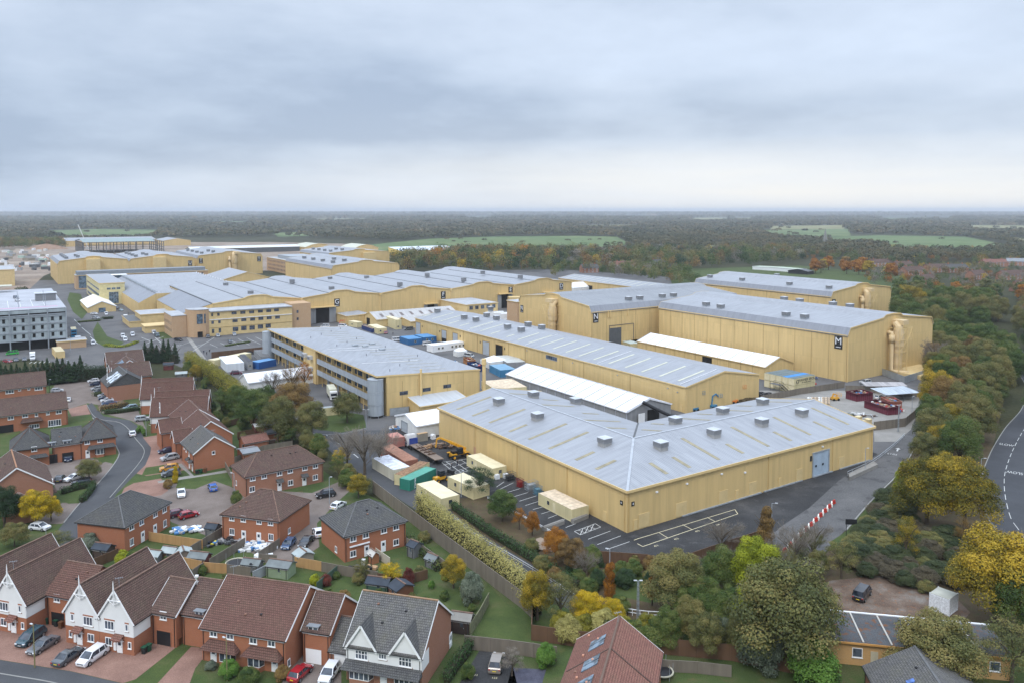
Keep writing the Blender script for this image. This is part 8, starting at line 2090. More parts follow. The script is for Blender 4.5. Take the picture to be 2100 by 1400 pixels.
# lorry with flat trailer
def lorry():
 A,B_=P(836,912),P(902,952);d=(A-B_).normalized();r=thing('flatbed_lorry','white and blue lorry with a long flat wooden trailer in the workshop yard','lorry',(A+B_)/2,math.atan2(d.y,d.x));M=wmat(r);L=(A-B_).length
 X=lambda x,y,z:M@Vector((x,y,z));h=L/2
 q=MB();q.box(X(0,0,0),(.1,.1,.1))if False else None
 pr=[(h-2.3,.5),(h,.5),(h+.05,1.7),(h-.2,2.9),(h-.6,3.4),(h-2.2,3.75),(h-2.3,3.4)]
 for s_ in(-1,1):q.face([X(x,s_*1.22,z)for x,z in pr])
 for(x0,z0),(x1,z1)in zip(pr,pr[1:]+pr[:1]):q.face([X(x0,-1.22,z0),X(x0,1.22,z0),X(x1,1.22,z1),X(x1,-1.22,z1)])
 cab=q.build('cab',mat('lorry_white',(.70,.70,.68),.35),r)
 q=MB();q.face([X(h+.06,-1.1,1.75),X(h+.06,1.1,1.75),X(h-.17,1.1,2.8),X(h-.17,-1.1,2.8)]);q.build('windscreen',carglass,cab)
 q=MB();[q.box(X(h-.9,s_*1.23,2.1),(1.0,.03,.8),r.rotation_euler.z)for s_ in(-1,1)];q.build('side_window',carglass,cab)
 q=MB();[q.box(X(h-1.1,s_*1.235,1.2),(2.1,.02,.25),r.rotation_euler.z)for s_ in(-1,1)];q.build('blue_stripe',paint('lorry_blue',(.02,.05,.25)),cab)
 q=MB();q.box(X(h-3.9,0,2.1),(.12,2.5,1.9),r.rotation_euler.z);q.build('headboard',paint('lorry_blue',0),r)
 q=MB();q.box(X(-1.9,0,1.3),(L-4.2,2.5,.22),r.rotation_euler.z);q.build('flat_bed',clad('bed_planks',(.20,.15,.115),period=.25,axis=1,stain=.5),r)
 q=MB();q.box(X(-1,0,.95),(L-1.5,1.0,.4),r.rotation_euler.z);q.build('chassis',black,r)
 for x in(h-.9,h-3.4,h-4.5,-h+1.6,-h+2.9,-h+4.2):
  for s_ in(-1,1):q=MB();q.tube([X(x,s_*.95,.5),X(x,s_*1.26,.5)],.5,14);q.build('wheel',tyre,r)
 for k in(-1,-.3,.4,1.1):q=MB();q.box(X(-2+k*3,.1*k,1.55),(.4,2.2,.25),r.rotation_euler.z);q.build('load_bearer',mat('rusty_steel',(.10,.06,.04),.9),r)
 for y in(-.5,.5):q=MB();q.beam(X(-6,y,1.75),X(3.5,y*.8,1.75),.12);q.build('steel_length',mat('rusty_steel',0),r)
lorry()
def daf():
 c=P(685,822);r=thing('box_lorry','white box lorry facing the viewer under the gallery office walkways','lorry',c,R(-70));M=wmat(r);X=lambda x,y,z:M@Vector((x,y,z));z_=r.rotation_euler.z
 q=MB();q.box(X(-.9,0,1.9),(2.0,2.4,2.7),z_);cab=q.build('cab',mat('lorry_white',0),r);q=MB();q.box(X(.11,0,2.3),(.04,2.1,.9),z_);q.build('windscreen',carglass,cab);q=MB();q.box(X(.12,0,1.1),(.05,1.6,.7),z_);q.build('grille',black,cab)
 q=MB();q.box(X(-6.2,0,2.4),(8.2,2.5,2.7),z_);q.build('cargo_box',mat('box_cream',(.6,.58,.45),.6),r);q=MB();q.box(X(-5,0,.8),(9,1,.35),z_);q.build('chassis',black,r)
 for x in(-1,-6.5,-8):[MB().tube([X(x,s_*.9,.5),X(x,s_*1.24,.5)],.5,12).build('wheel',tyre,r)for s_ in(-1,1)]
daf()
def telehandler():
 yl=paint('machine_yellow',(.62,.30,.01),.4);c=P(940,938);d=CU;r=thing('telehandler','yellow telehandler with a raised boom and black cab in the workshop yard','telehandler',c,CA);X=lambda x,y,z:c+CU*x+CV*y+UP*z
 q=MB();q.box(X(0,0,1.35),(4.6,1.4,.7),CA);q.build('chassis',yl,r)
 for x in(-1.9,1.9):
  for s_ in(-1,1):
   q=MB();q.tube([X(x,s_*1.25,.72)-CV*.25,X(x,s_*1.25,.72)+CV*.25],.72,16);w=q.build('wheel',tyre,r);q=MB();q.tube([X(x,s_*1.25,.72)-CV*.28,X(x,s_*1.25,.72)+CV*.28],.36,10);q.build('rim',yl,w)
   q=MB();q.box(X(x,s_*1.25,1.55),(1.5,.6,.15),CA);q.build('mudguard',yl,r)
 q=MB();q.box(X(.1,-.6,2.1),(1.5,1.0,1.6),CA);q.build('cab',black,r);q=MB();q.box(X(.1,-.6,2.25),(1.52,1.02,.8),CA);q.build('window_glass',carglass,r)
 q=MB();q.box(X(-1.5,-.3,1.9),(1.4,1.4,.8),CA);q.build('engine_cover',black,r)
 q=MB();q.beam(X(2.6,.5,1.9),X(-1.2,3.0,3.9),.55,.6);q.build('boom',yl,r)
 q=MB();q.beam(X(-1.0,2.9,3.8),X(-3.2,4.1,4.9),.38,.42);q.beam(X(-3.2,4.1,4.9),X(-4.0,4.5,4.6),.4,.5);q.beam(X(-4.0,4.5,4.7),X(-4.3,4.6,2.4),.28,.3);q.build('jib',yl,r)
 q=MB();q.box(X(.6,1.9,3.05),(.9,.05,.5),CA+R(33));q.build('badge',paint('badge_red',(.5,.03,.03)),r)
telehandler()
def loader():
 yl=paint('machine_yellow',0);c=P(904,986);a=R(40);r=thing('compact_loader','small yellow loader with a black cab between the green container and cabins','loader',c,a);M=wmat(r);X=lambda x,y,z:M@Vector((x,y,z))
 q=MB();q.box(X(-.4,0,1.0),(3.0,1.3,.7),a);q.build('chassis',yl,r);q=MB();q.box(X(.1,0,1.95),(1.3,1.2,1.4),a);q.build('cab',black,r);q=MB();q.box(X(.1,0,2.1),(1.33,1.23,.7),a);q.build('window_glass',carglass,r)
 for x in(-1.3,1.1):
  for s_ in(-1,1):q=MB();q.tube([X(x,s_*.7,.5),X(x,s_*1.05,.5)],.5,12);w=q.build('wheel',tyre,r);q=MB();q.tube([X(x,s_*.7,.5),X(x,s_*1.07,.5)],.25,8);q.build('rim',yl,w)
 q=MB();q.beam(X(-.5,.6,1.6),X(2.6,.6,1.5),.18,.25);q.beam(X(-.5,-.6,1.6),X(2.6,-.6,1.5),.18,.25);q.build('lift_arm',black,r);q=MB();q.box(X(3.0,0,1.7),(.7,2.0,1.0),a+R(8));q.build('bucket',black,r)
loader()
def lift(label,px,py,m,fold,sc=1.0,ang=.5):
 c=P(px,py);r=thing('boom_lift',label,'boom lift',c,ang);M=wmat(r);X=lambda x,y,z:M@Vector((x*sc,y,z*sc))
 q=MB();q.box(X(0,0,.8),(2.4*sc,1.6,.8),ang);q.build('base',m,r)
 for x in(-.9,.9):[MB().tube([X(x,s_*.7,.4),X(x,s_*1.0,.4)],.4,10).build('wheel',tyre,r)for s_ in(-1,1)]
 pts=fold;q=MB()
 for a,b in zip(pts,pts[1:]):q.beam(X(a[0],0,a[1]),X(b[0],0,b[1]),.3,.35)
 q.build('boom',m,r);e=pts[-1];q=MB()
 for z in(0,.55,1.1):
  for a,b in(((0,-.8),(1.1,-.8)),((1.1,-.8),(1.1,.8)),((1.1,.8),(0,.8)),((0,.8),(0,-.8))):q.beam(X(e[0]+a[0],a[1],e[1]+z-.3),X(e[0]+b[0],b[1],e[1]+z-.3),.06)
 for x,y in((0,-.8),(1.1,-.8),(1.1,.8),(0,.8)):q.beam(X(e[0]+x,y,e[1]-.3),X(e[0]+x,y,e[1]+.8),.06)
 q.build('basket',m,r)
bl=paint('lift_blue',(.03,.18,.33),.4);orr=paint('lift_orange',(.6,.16,.01),.4);yl_=paint('machine_yellow',0)
lift('blue boom lift raised against the end of the long workshop',1424,842,bl,[(-.8,1.2),(0,5.2),(1.2,7.0),(3.0,5.4)],ang=.6)
lift('blue boom lift with a folded arm, right of the raised one',1462,836,bl,[(-.6,1.2),(-.2,4.0),(1.4,4.6),(2.6,3.6)],ang=.6)
lift('orange boom lift reaching up behind the workshop roof ridge',1505,826,orr,[(-.8,1.2),(1.4,4.8),(3.8,5.0)],ang=.5)
lift('yellow cherry picker basket parked in the scrap yard',1712,820,yl_,[(-1,1.0),(-.6,2.4),(1.0,1.6)],ang=.2)
lift('red access lift beside the G stage door',700,668,paint('lift_red',(.6,.05,.02)),[(-1,1.0),(-.6,3.2),(1.0,2.6)],ang=.2)
# skips, bales and clutter of the scrap yard
mar=clad('maroon_skip',(.12,.02,.035),period=.9,depth=.5)
def skip(label,c,l,r_,h,m,fill):
 C,d,e,a,b=boxframe(c,l,r_);r=thing('skip',label,'skip',C,math.atan2(d.y,d.x));q=MB();cs=[C,C+d*a,C+d*a+e*b,C+e*b];t=.12
 for i in range(4):q.face([cs[i],cs[(i+1)%4],cs[(i+1)%4]+UP*h,cs[i]+UP*h]);q.face([cs[i]+UP*h,cs[(i+1)%4]+UP*h,cs[(i+1)%4]+UP*h*.6,cs[i]+UP*h*.6])
 q.build('body',m,r);q=MB();
 for i in range(4):q.beam(cs[i]+UP*h,cs[(i+1)%4]+UP*h,.16)
 q.build('rim',m,r);q=MB();rr=random.Random(len(label));q.face([p+UP*h*.65 for p in cs])
 q.build('load_base',mat('scrap_fill',0),r)
 for i in range(16):q=MB();p=C+d*a*rr.uniform(.12,.88)+e*b*rr.uniform(.15,.85);q.box(p+UP*h*rr.uniform(.7,1.0),(rr.uniform(.4,1.3),rr.uniform(.3,.9),rr.uniform(.1,.4)),rr.uniform(0,3));q.build('scrap_piece',rr.choice(fill),r)
sc_=[mat('scrap_white',(.6,.6,.58),.8),mat('scrap_wood',(.35,.22,.12),.9),mat('scrap_blue',(.08,.2,.4),.7),mat('scrap_fill',0),mat('scrap_red',(.4,.06,.05),.7)]
skip('maroon skip nearest the fence corner in the scrap yard',(1757,823),(1747,815),(1790,819),2.6,mar,sc_)
skip('maroon open container full of mixed waste in the scrap yard',(1820,851),(1772,835),(1838,846),2.4,mar,sc_)
skip('rusty salmon skip under the metal lean-to',(1822,836),(1806,826),(1842,832),2.2,clad('salmon_skip',(.33,.13,.09),period=.9),sc_)
skip('blue skip of timber in the middle yard by the flue',(975,762),(958,753),(986,757),2.2,clad('navy_container',0),sc_)
skip('orange-brown skip behind the blue one in the middle yard',(960,750),(950,743),(974,748),2.2,clad('orange_skip',(.35,.15,.05),period=.6),sc_)
def heap(label,px,py,w,d,h,m,n,cat,name,size=(.7,.5,.4),seed=1):
 c=P(px,py);r=thing(name,label,cat,c);rr=random.Random(seed)
 for i in range(n):
  u,v=rr.uniform(-1,1),rr.uniform(-1,1);z=max(0,1-(u*u+v*v)*.6)*h*rr.uniform(.4,1)
  q=MB();q.box(c+Vector((u*w/2,v*d/2,z*.5+.2)),tuple(s_*rr.uniform(.6,1.4)for s_ in size),rr.uniform(0,3));q.build('piece',rr.choice(m)if isinstance(m,list)else m,r)
 return r
bale=mat('bale_straw',(.42,.33,.24),.9,var=.3,vscale=3);
for i in range(18):
 k=i%6;row=i//6;p=P(1660+k*7.2,822+row*4.5);r=thing('wrapped_bale','wrapped straw-coloured bale in the scrap yard stack','bale',p+UP*(0 if row else 0),0,'bales stacked in the scrap yard');q=MB();q.tube([p+Vector((-.8,0,.75)),p+Vector((-.3,0,.8)),p+Vector((.8,0,.75))],[.6,.75,.6],8);b=q.build('bale_body',[bale,sc_[0]][(i%3)==0],r);q=MB();q.tube([p+Vector((-.05,0,.78)),p+Vector((.05,0,.78))],.78,8);q.build('strap',dgrey,b)
heap('heap of black tyres and sacks beside the container stack',1545,812,14,5,2.6,black,60,'heap','tyre_heap',(1.2,.9,.6),3)
heap('brown soil mound behind the orange boom lift',1520,822,12,5,1.8,soil,40,'heap','soil_heap',(1.8,1.4,.6),4)
heap('pile of pallets and dark scrap near the telehandler',900,916,8,3.2,1.4,[mat('rusty_steel',0),mat('scrap_fill',0),black,sc_[1]],70,'heap','scrap_heap',(1.4,.5,.3),5)
heap('white builder bags and rubble at the back door of the hipped house',531,1122,7,4,1.1,[sc_[0],sc_[0],mat('bag_white',(.75,.76,.78),.6),sc_[2],mat('scrap_grey',(.3,.3,.3),.8)],70,'heap','rubble_bags',(.8,.6,.4),6)
heap('heap of white rubble bags behind the green garden shed',540,1142,3,2,.9,[sc_[0],mat('bag_white',0)],22,'heap','rubble_bags',(.7,.5,.3),7)
heap('white tarpaulins and toys behind the new orange fence',385,1083+5,6,3,.9,[sc_[0],mat('bag_white',0),sc_[2],mat('scrap_grey',0)],36,'heap','covered_heap',(1.0,.8,.3),8)
heap('waste heap beside the white storage tent',816,878,5,3,1.0,sc_,36,'heap','waste_heap',(.9,.6,.3),9)
heap('timber and steel lengths on the ground of the scrap yard',1745,852,14,5,.6,[mat('scrap_grey',0),mat('rusty_steel',0),sc_[0]],30,'heap','timber_heap',(3.0,.4,.3),10)
heap('stacked wooden pallets in the bed beside the orange trees',1115,1118,3.2,4.2,.7,mat('pallet_wood',(.26,.20,.15),.9),16,'pallet stack','pallet_stack',(1.4,1.2,.16),11)
heap('garden furniture and pots on the patio left of the yellow tree',742,1168,5,2.2,.9,[black,dgrey,sc_[1]],18,'garden clutter','garden_clutter',(.7,.5,.4),12)
heap('toys and clutter in the fenced garden beside the trampoline',430,1118,4,2.5,.8,[black,sc_[2],mat('toy_yellow',(.6,.5,.05),.6),dgrey],22,'garden clutter','garden_clutter',(.6,.5,.3),13)
heap('dark garden table and clutter behind the hipped house',470,1112,4,2.5,1.1,[dgrey,black,mat('scrap_grey',0)],24,'garden clutter','garden_clutter',(.9,.5,.4),14)
for i,(px,py,w_,m_)in enumerate(((725,664,8,galv),(902,716,7,sc_),(1000,745,5,sc_),(690,676,6,[dgrey,sc_[2],galv]),(1085,640,8,sc_),(1655,786,5,sc_),(1150,676,8,[galv,dgrey]),(930,745,4,sc_),(1850,752,8,[sc_[4],dgrey]),(1835,842,5,sc_))):
 heap(('row of grey gas bottles and racks by the cream store','steel tubes laid beside the portable office','loose materials beside the canopy tent','machinery parts in front of the G stage door','props and flats by the E stage door','small waste pile at the foot of the container stack','equipment at the foot of the N stage ducts','boxes by the party tent','red machine parts beside the M stage fence','rubbish spilling by the open maroon container')[i],px,py,w_,3,1.3,m_,16,'heap','equipment_pile',(1.2,.7,.7),20+i)
for i,(px,py)in enumerate(((1752,868),(1768,872),(1780,868),(1760,863))):
 p=P(px,py);r=thing('cardboard_crate','pale wooden crate at the scrap yard fence, %s of four'%('nearest','second','right-hand','rear')[i],'crate',p,CA,'crates by the scrap yard fence');q=MB();q.box(p+UP*.75,(1.8,1.5,1.5),CA);b=q.build('crate_body',mat('crate_wood',(.52,.40,.22),.9),r);q=MB();q.box(p+UP*1.51,(1.9,1.6,.06),CA);q.build('lid',mat('crate_lid',(.60,.50,.30),.9),r)
def leanto(label,px,py,w,d,ang,m):
 c=P(px,py);r=thing('lean_to',label,'shelter',c,ang);M=wmat(r);X=lambda x,y,z:M@Vector((x,y,z));q=MB();f=[X(0,0,2.6),X(w,0,2.6),X(w,d,3.2),X(0,d,3.2)];q.face([p+UP*.08 for p in f]);q.face(f[::-1])
 for i in range(4):q.face([f[i],f[(i+1)%4],f[(i+1)%4]+UP*.08,f[i]+UP*.08])
 q.build('roof',m,r)
 for x in(0,w/2,w):[MB().beam(X(x,y,0),X(x,y,2.6+.6*y/d),.12).build('post',dgrey,r)for y in(0,d)]
leanto('pale metal-roofed lean-to at the right of the scrap yard',1817,825,14,8,.25,clad('metal_sheet_stained',(.42,.47,.52),period=.4,stain=.9));leanto('low stained metal-roofed lean-to behind the maroon skip',1775,806,15,4,.0,clad('metal_sheet_rusty',(.40,.38,.38),period=.4,stain=1.2))
# cages and gas stores by the long bays
for i,(px,py,w,col)in enumerate(((1040,988,2.6,dgrey),(1066,1000,1.2,paint('cabinet_red',(.22,.02,.02))),(1084,1007,2.8,galv),(1101,1016,1.6,mat('cage_blue',(.10,.2,.26),.5)))):
 p=P(px,py);r=thing('storage_cage',('dark wire storage cage by the workshop bays','red gas cabinet by the workshop bays','grey wire gas cage by the workshop bays','blue-grey gas cage with a lid by the workshop bays')[i],'cage',p,CA);q=MB();H=1.9
 cs=[p+CU*x+CV*y for x,y in((0,0),(w,0),(w,1.6),(0,1.6))]
 for z in(.1,.7,1.3,H):[q.beam(cs[k]+UP*z,cs[(k+1)%4]+UP*z,.05)for k in range(4)]
 for k in range(4):
  for t in(0,.25,.5,.75):c_=cs[k].lerp(cs[(k+1)%4],t);q.beam(c_,c_+UP*H,.045)
 q.build('cage',col,r);q=MB();q.box(p+CU*w/2+CV*.8+UP*.7,(w*.7,1.0,1.2),CA);q.build('contents',col if i else black,r)
for i,(px,py)in enumerate(((1019,982),(1037,980))):
 p=P(px,py);r=thing('ibc_tank',('white water tank at the end of a cabin','white bulk bag beside the dark cage')[i],'tank',p,CA);q=MB();q.box(p+UP*.65,(1.1,1.0,1.1),CA);q.build('tank_body',mat('tank_white',(.72,.74,.76),.4),r);q=MB();q.box(p+UP*.07,(1.2,1.1,.14),CA);q.build('pallet',dgrey,r)
p=P(888,899);r=thing('bulk_bag','white bulk bag on the trailer side of the telehandler','bag',p,CA);MB().box(p+UP*.6,(1.2,1.2,1.2),CA).build('bag_body',mat('bag_white',0),r);MB().box(p+UP*1.3,(.5,.9,.25),CA+.4).build('bag_neck',mat('bag_white',0),r)
p=P(866,903);r=thing('tool_chest','tall grey-brown site cabinet beside the white storage tent','cabinet',p,CA);MB().box(p+UP*1.1,(3.0,1.2,2.2),CA).build('cabinet_body',mat('cabinet_grey',(.27,.25,.21),.7),r);MB().box(p+UP*2.24,(3.1,1.3,.06),CA).build('lid',mat('lid_wood',(.4,.27,.15),.8),r)
for(a,b,lab)in(((1117,1089),(1158,1074),'long concrete block at the edge of the parking bays'),((1177,1074),(1207,1062),'concrete block at the end of the rust-roofed cabin')):
 A,B_=P(*a),P(*b);r=thing('concrete_block',lab,'concrete barrier',A,0);d=(B_-A).normalized();n=Vector((-d.y,d.x,0));q=MB();q.boxd(A,d,n,(B_-A).length,.9,0,.8);q.build('block',conc,r);q=MB();q.boxd(A+n*.25,d,n,(B_-A).length,.4,.8,.95);q.build('key',conc,r)
# red and white barriers
A,B_=P(1606,1134),P(1712,1030);nb=21
for i in range(nb):
 c=A.lerp(B_,(i+.5)/nb);a=math.atan2((B_-A).y,(B_-A).x);col=i%2
 r=thing('road_barrier','plastic barrier in the zigzag line between yard and access road, %s coloured one'%('red','white')[col],'barrier',c,a+(.25 if i%2 else-.15),('white','red')[1-col]+' barriers in the line');M=wmat(r);q=MB();m_=mat('barrier_red',(.45,.035,.02),.5)if not col else mat('barrier_white',(.70,.68,.62),.5)
 L_=(B_-A).length/nb*(.72 if not col else 1.22);q.box(M@Vector((0,0,.42)),(L_,.28,.5),r.rotation_euler.z);q.box(M@Vector((0,0,.12)),(L_,.45,.22),r.rotation_euler.z);q.box(M@Vector((0,0,.78)),(L_*.8,.2,.22),r.rotation_euler.z);q.build('barrier_body',m_,r)
# blank black sign
p=P(1745,1098);r=thing('blank_sign','black blank board on two posts beside the access road','sign',p,-.15)
MB().box(p+UP*2.9,(2.2,.12,1.1),-.15).build('board',black,r)
for k in(-.9,.9):c=p+Vector((k,-.15*k,0));MB().beam(c,c+UP*3.4,.1).build('post',black,r)
# lamps
def lamp(label,px,py,h,arm=.9,ang=0,double=False,lattice=False,col=None):
 p=P(px,py);r=thing('street_lamp',label,'street lamp',p,ang);m=col or galv
 if lattice:
  q=MB()
  for k in range(4):
   a=k*PI/2;o_=Vector((math.cos(a),math.sin(a),0))*.20;q.beam(p+o_,p+o_*.7+UP*h,.05)
  z=0
  while z<h-.8:
   for k in range(4):
    a,b=k*PI/2,(k+1)*PI/2;f=1-.3*z/h;q.beam(p+Vector((math.cos(a),math.sin(a),0))*.2*f+UP*z,p+Vector((math.cos(b),math.sin(b),0))*.2*f+UP*(z+.8),.04)
   z+=.8
  q.build('pole',m,r)
 else:MB().tube([p,p+UP*h],[.10,.06],7).build('pole',m,r)
 for s_ in((1,-1)if double else(1,)):
  d=Vector((math.cos(ang),math.sin(ang),0))*s_
  q=MB();q.beam(p+UP*h,p+d*arm+UP*(h+.1),.06);q.build('arm',m,r);q=MB();q.box(p+d*(arm+.1)+UP*(h+.1),(.5,.24,.1),ang);q.build('lamp_head',ventcap,r)
lamp('street lamp behind the people carriers on the bottom left pavement',71.5,1368,6.2,.4,2.6,col=mat('pole_olive',(.20,.18,.08),.6))
lamp('street lamp in front of the left bay porch',466,1395,6,.4,2.6,col=mat('pole_olive',0))
lamp('tall street lamp on the planting bed below the yard',1250,1220,8,.4,2.8)
lamp('twin-headed lattice lamp mast above the red-tiled roof',1308,1272,6.5,.35,0,True,True)
lamp('lattice lamp mast on the concrete apron by the scrap yard',1842,885,8,.3,.2,True,True)
lamp('street lamp on the grass verge by the gallery office',751,880,6,.6,0,True)
lamp('thin lamp beside the long brown house and black estate',676,1032,6,.3,0)
lamp('lamp between the blue hatchback and the long brown house',481,1028,6.5,.5,3.0)
lamp('lamp on the pavement of the residential street row',300,893,6,.4,3.0)
lamp('green-topped lamp column before the conifer hedge',138,781,8,.2,0)
lamp('short green lamp at the rear terrace gable',102,803,4.5,.2,0,col=wood_g)
lamp('lamp at the right end of the L-shaped workshop front',1774,967,6,.5,0)
lamp('lamp head at the middle of the workshop yard by the rust tree',1582,1085,5.5,.8,-.2)
lamp('white street lamp at the bend of the main road',2011,990,6,.8,0)
lamp('street lamp beside the double-decker bus',145,722,7,.4,3.0)
lamp('lamp pole by the workshop parking bays',946,1018,6,.3,0)
lamp('lamp mast at the scrap yard end',1870,850,6,.3,0)
# sheds
def shed(label,px,py,w,d,h,ang,wall,roof,name='garden_shed',cat='shed',rise=.7):
 c=P(px,py);a=R(ang);o=c-Vector((math.cos(a)*w/2-math.sin(a)*d/2,math.sin(a)*w/2+math.cos(a)*d/2,0));h_=House(label,o.x,o.y,ang,w,d,h,h+rise,'a',wall=wall,roof=roof,oh=.15,name=name,cat=cat,barge=False)
 h_.door('front',0,0,.8,1.6,m=wall,off=w*.6);return h_
felt=mat('felt_grey',(.17,.19,.19),.9,var=.2);feltp=mat('felt_pale',(.34,.38,.38),.9,var=.15);feltd=mat('felt_dark',(.045,.055,.07),.9,var=.2);wgrey=mat('shed_grey',(.15,.15,.15),.9)
shed('pale green garden shed with a grey felt roof',577,1178,4.2,2.8,2.0,-15,mat('shed_green',(.22,.28,.18),.8),felt)
shed('small grey shed with a pale felt roof beside the black saloon',622,1152,2.4,3.0,1.7,-50,mat('shed_brown_grey',(.27,.25,.21),.9),feltp)
shed('shed with a pale roof, left of three by the dark fence',350,1147,2.6,2.0,1.8,-15,wgrey,feltp)
shed('shed with a pale grey roof, middle of three by the dark fence',376,1150,2.0,3.0,1.8,-60,mat('shed_tan',(.25,.21,.17),.9),feltp)
shed('dark red shed with a two-tone felt roof, right of three by the dark fence',410,1158,3.4,2.2,1.8,-12,mat('shed_red',(.13,.04,.035),.8),felt)
shed('dark shed with a felt roof behind the white gables',213,1140,3.2,2.2,1.8,-15,mat('shed_dark',(.07,.05,.04),.9),feltd)
shed('low pale-roofed shed behind the brown link wing',318,1152,2.6,2.0,1.6,-15,wgrey,feltp)
shed('curved-top grey shed by the trampoline',518,1168,3.2,2.0,1.4,-12,wgrey,felt)
shed('low shed with a grey felt roof beside the dark blue sheds',457-20,1086+10,2.2,2.0,1.7,-15,wgrey,feltd)
shed('green shed with a dark felt roof under the yellow garden tree',778,1213,3.8,2.4,1.9,-15,mat('shed_deep_green',(.05,.10,.07),.8),feltd)
shed('brown shed with a dark blue roof right of the green one',822,1222,2.6,3.4,1.9,-50,mat('shed_brown',(.16,.07,.04),.8),feltd)
shed('tall dark grey shed in the corner of the grey hipped house garden',851,1138,1.8,2.4,2.1,-40,wgrey,feltd)
shed('small grey shed with a pale board on its roof',888,1160,2.2,2.0,1.5,-40,wgrey,felt)
shed('small wooden playhouse at the patio of the grey hipped house',766,1152,1.6,1.4,1.6,-50,mat('playhouse_wood',(.30,.13,.06),.8),mat('playhouse_roof',(.5,.48,.44),.9))
shed('open timber shelter over stored things beside the white-fronted house',948,1292,3.0,2.2,2.2,-15,mat('shelter_dark',(.05,.035,.03),.9),mat('shelter_grey',(.22,.21,.19),.9))
shed('white-roofed shed under the big russet tree',533,884,3.6,3.0,2.0,35,mat('shed_red',0),mat('white_worn',(.5,.5,.5),.8))
shed('red brick summerhouse behind the dark panel fence',558,900,4.4,3.0,2.3,35,B_RED,lead)
shed('pale-roofed shed behind the street row',372,775,4,3,2.0,20,wgrey,feltp)
shed('blue-walled garden cabin behind the street row',392,790,3.4,2.6,2.0,15,mat('cabin_blue',(.03,.14,.32),.7),feltd)
shed('brown shed near the head of the olive hedge',346,757,3.6,2.6,2.2,15,mat('shed_red',0),feltd)
shed('grey electrical kiosk by the far brick house of the row',223,795,2.2,1.6,1.8,20,wgrey,feltd,'kiosk','kiosk',.3)
# trampolines
def tramp(label,px,py,r_):
 p=P(px,py);r=thing('trampoline',label,'trampoline',p);q=MB();q.tube([p+UP*.7,p+UP*.72],r_*.88,24);q.build('mat',black,r);q=MB();L=[p+Vector((math.cos(2*PI*k/24)*r_,math.sin(2*PI*k/24)*r_,.72))for k in range(25)];q.tube(L,.12,6);q.build('rim',mat('rim_cream',(.45,.42,.32),.7),r)
 for k in range(6):c=p+Vector((math.cos(k*PI/3)*r_,math.sin(k*PI/3)*r_,0));MB().beam(c,c+UP*(2.4 if k%2 else 1.9),.05).build('pole',galv,r)
tramp('garden trampoline between the fences, its rim pale',484,1160,1.8);tramp('trampoline behind the open-rail fence at the bottom',1358,1385,1.5)
# wheelie bins
def bin_(label,px,py,m,lid=None,group=None):
 p=P(px,py);r=thing('wheelie_bin',label,'wheelie bin',p,R(-16),group);a=R(-16);q=MB();b=.26;t=.32;M=wmat(r)
 cs=[M@Vector((x*b,y*b,0.05))for x,y in((-1,-1),(1,-1),(1,1),(-1,1))];ct=[M@Vector((x*t,y*t*1.1,1.0))for x,y in((-1,-1),(1,-1),(1,1),(-1,1))]
 for i in range(4):q.face([cs[i],cs[(i+1)%4],ct[(i+1)%4],ct[i]])
 q.build('bin_body',m,r);MB().box(M@Vector((0,0,1.04)),(.70,.78,.09),a).build('lid',lid or m,r)
bg=mat('bin_green',(.02,.08,.045),.5);bb=mat('bin_brown',(.13,.06,.03),.6);bk=mat('bin_black',(.02,.025,.025),.5)
for i,(px,py,m,lid,lab)in enumerate(((116,1283,bk,bg,'black bin with a green lid in the left carport'),(126,1287,bb,bb,'brown bin beside the left carport'),(97,1278,bg,bg,'dark green bin at the white gable corner'),(296,1339,bk,bg,'black bin with a green lid by the white-gabled wall'),(305,1334,bg,bg,'green bin behind the black one by the white-gabled wall'),(367,1321,bb,bb,'brown bin right of the black garage'),(404,971,bk,bg,'black bin, left of three at the grey-roofed gable'),(412,969.5,bg,bg,'green bin, middle of three at the grey-roofed gable'),(421,968,bb,bb,'brown bin, right of three at the grey-roofed gable'),(155,940,bg,bg,'green bin by the open garage of the grey house'),(142,783,bg,bg,'green bin by the conifer hedge, left of two'),(151,782.5,bg,bg,'green bin by the conifer hedge, right of two'),(745,1158,mat('white_bin',(.6,.6,.6),.5),None,'white garden box under the patio window'))):bin_(lab,px,py,m,lid)
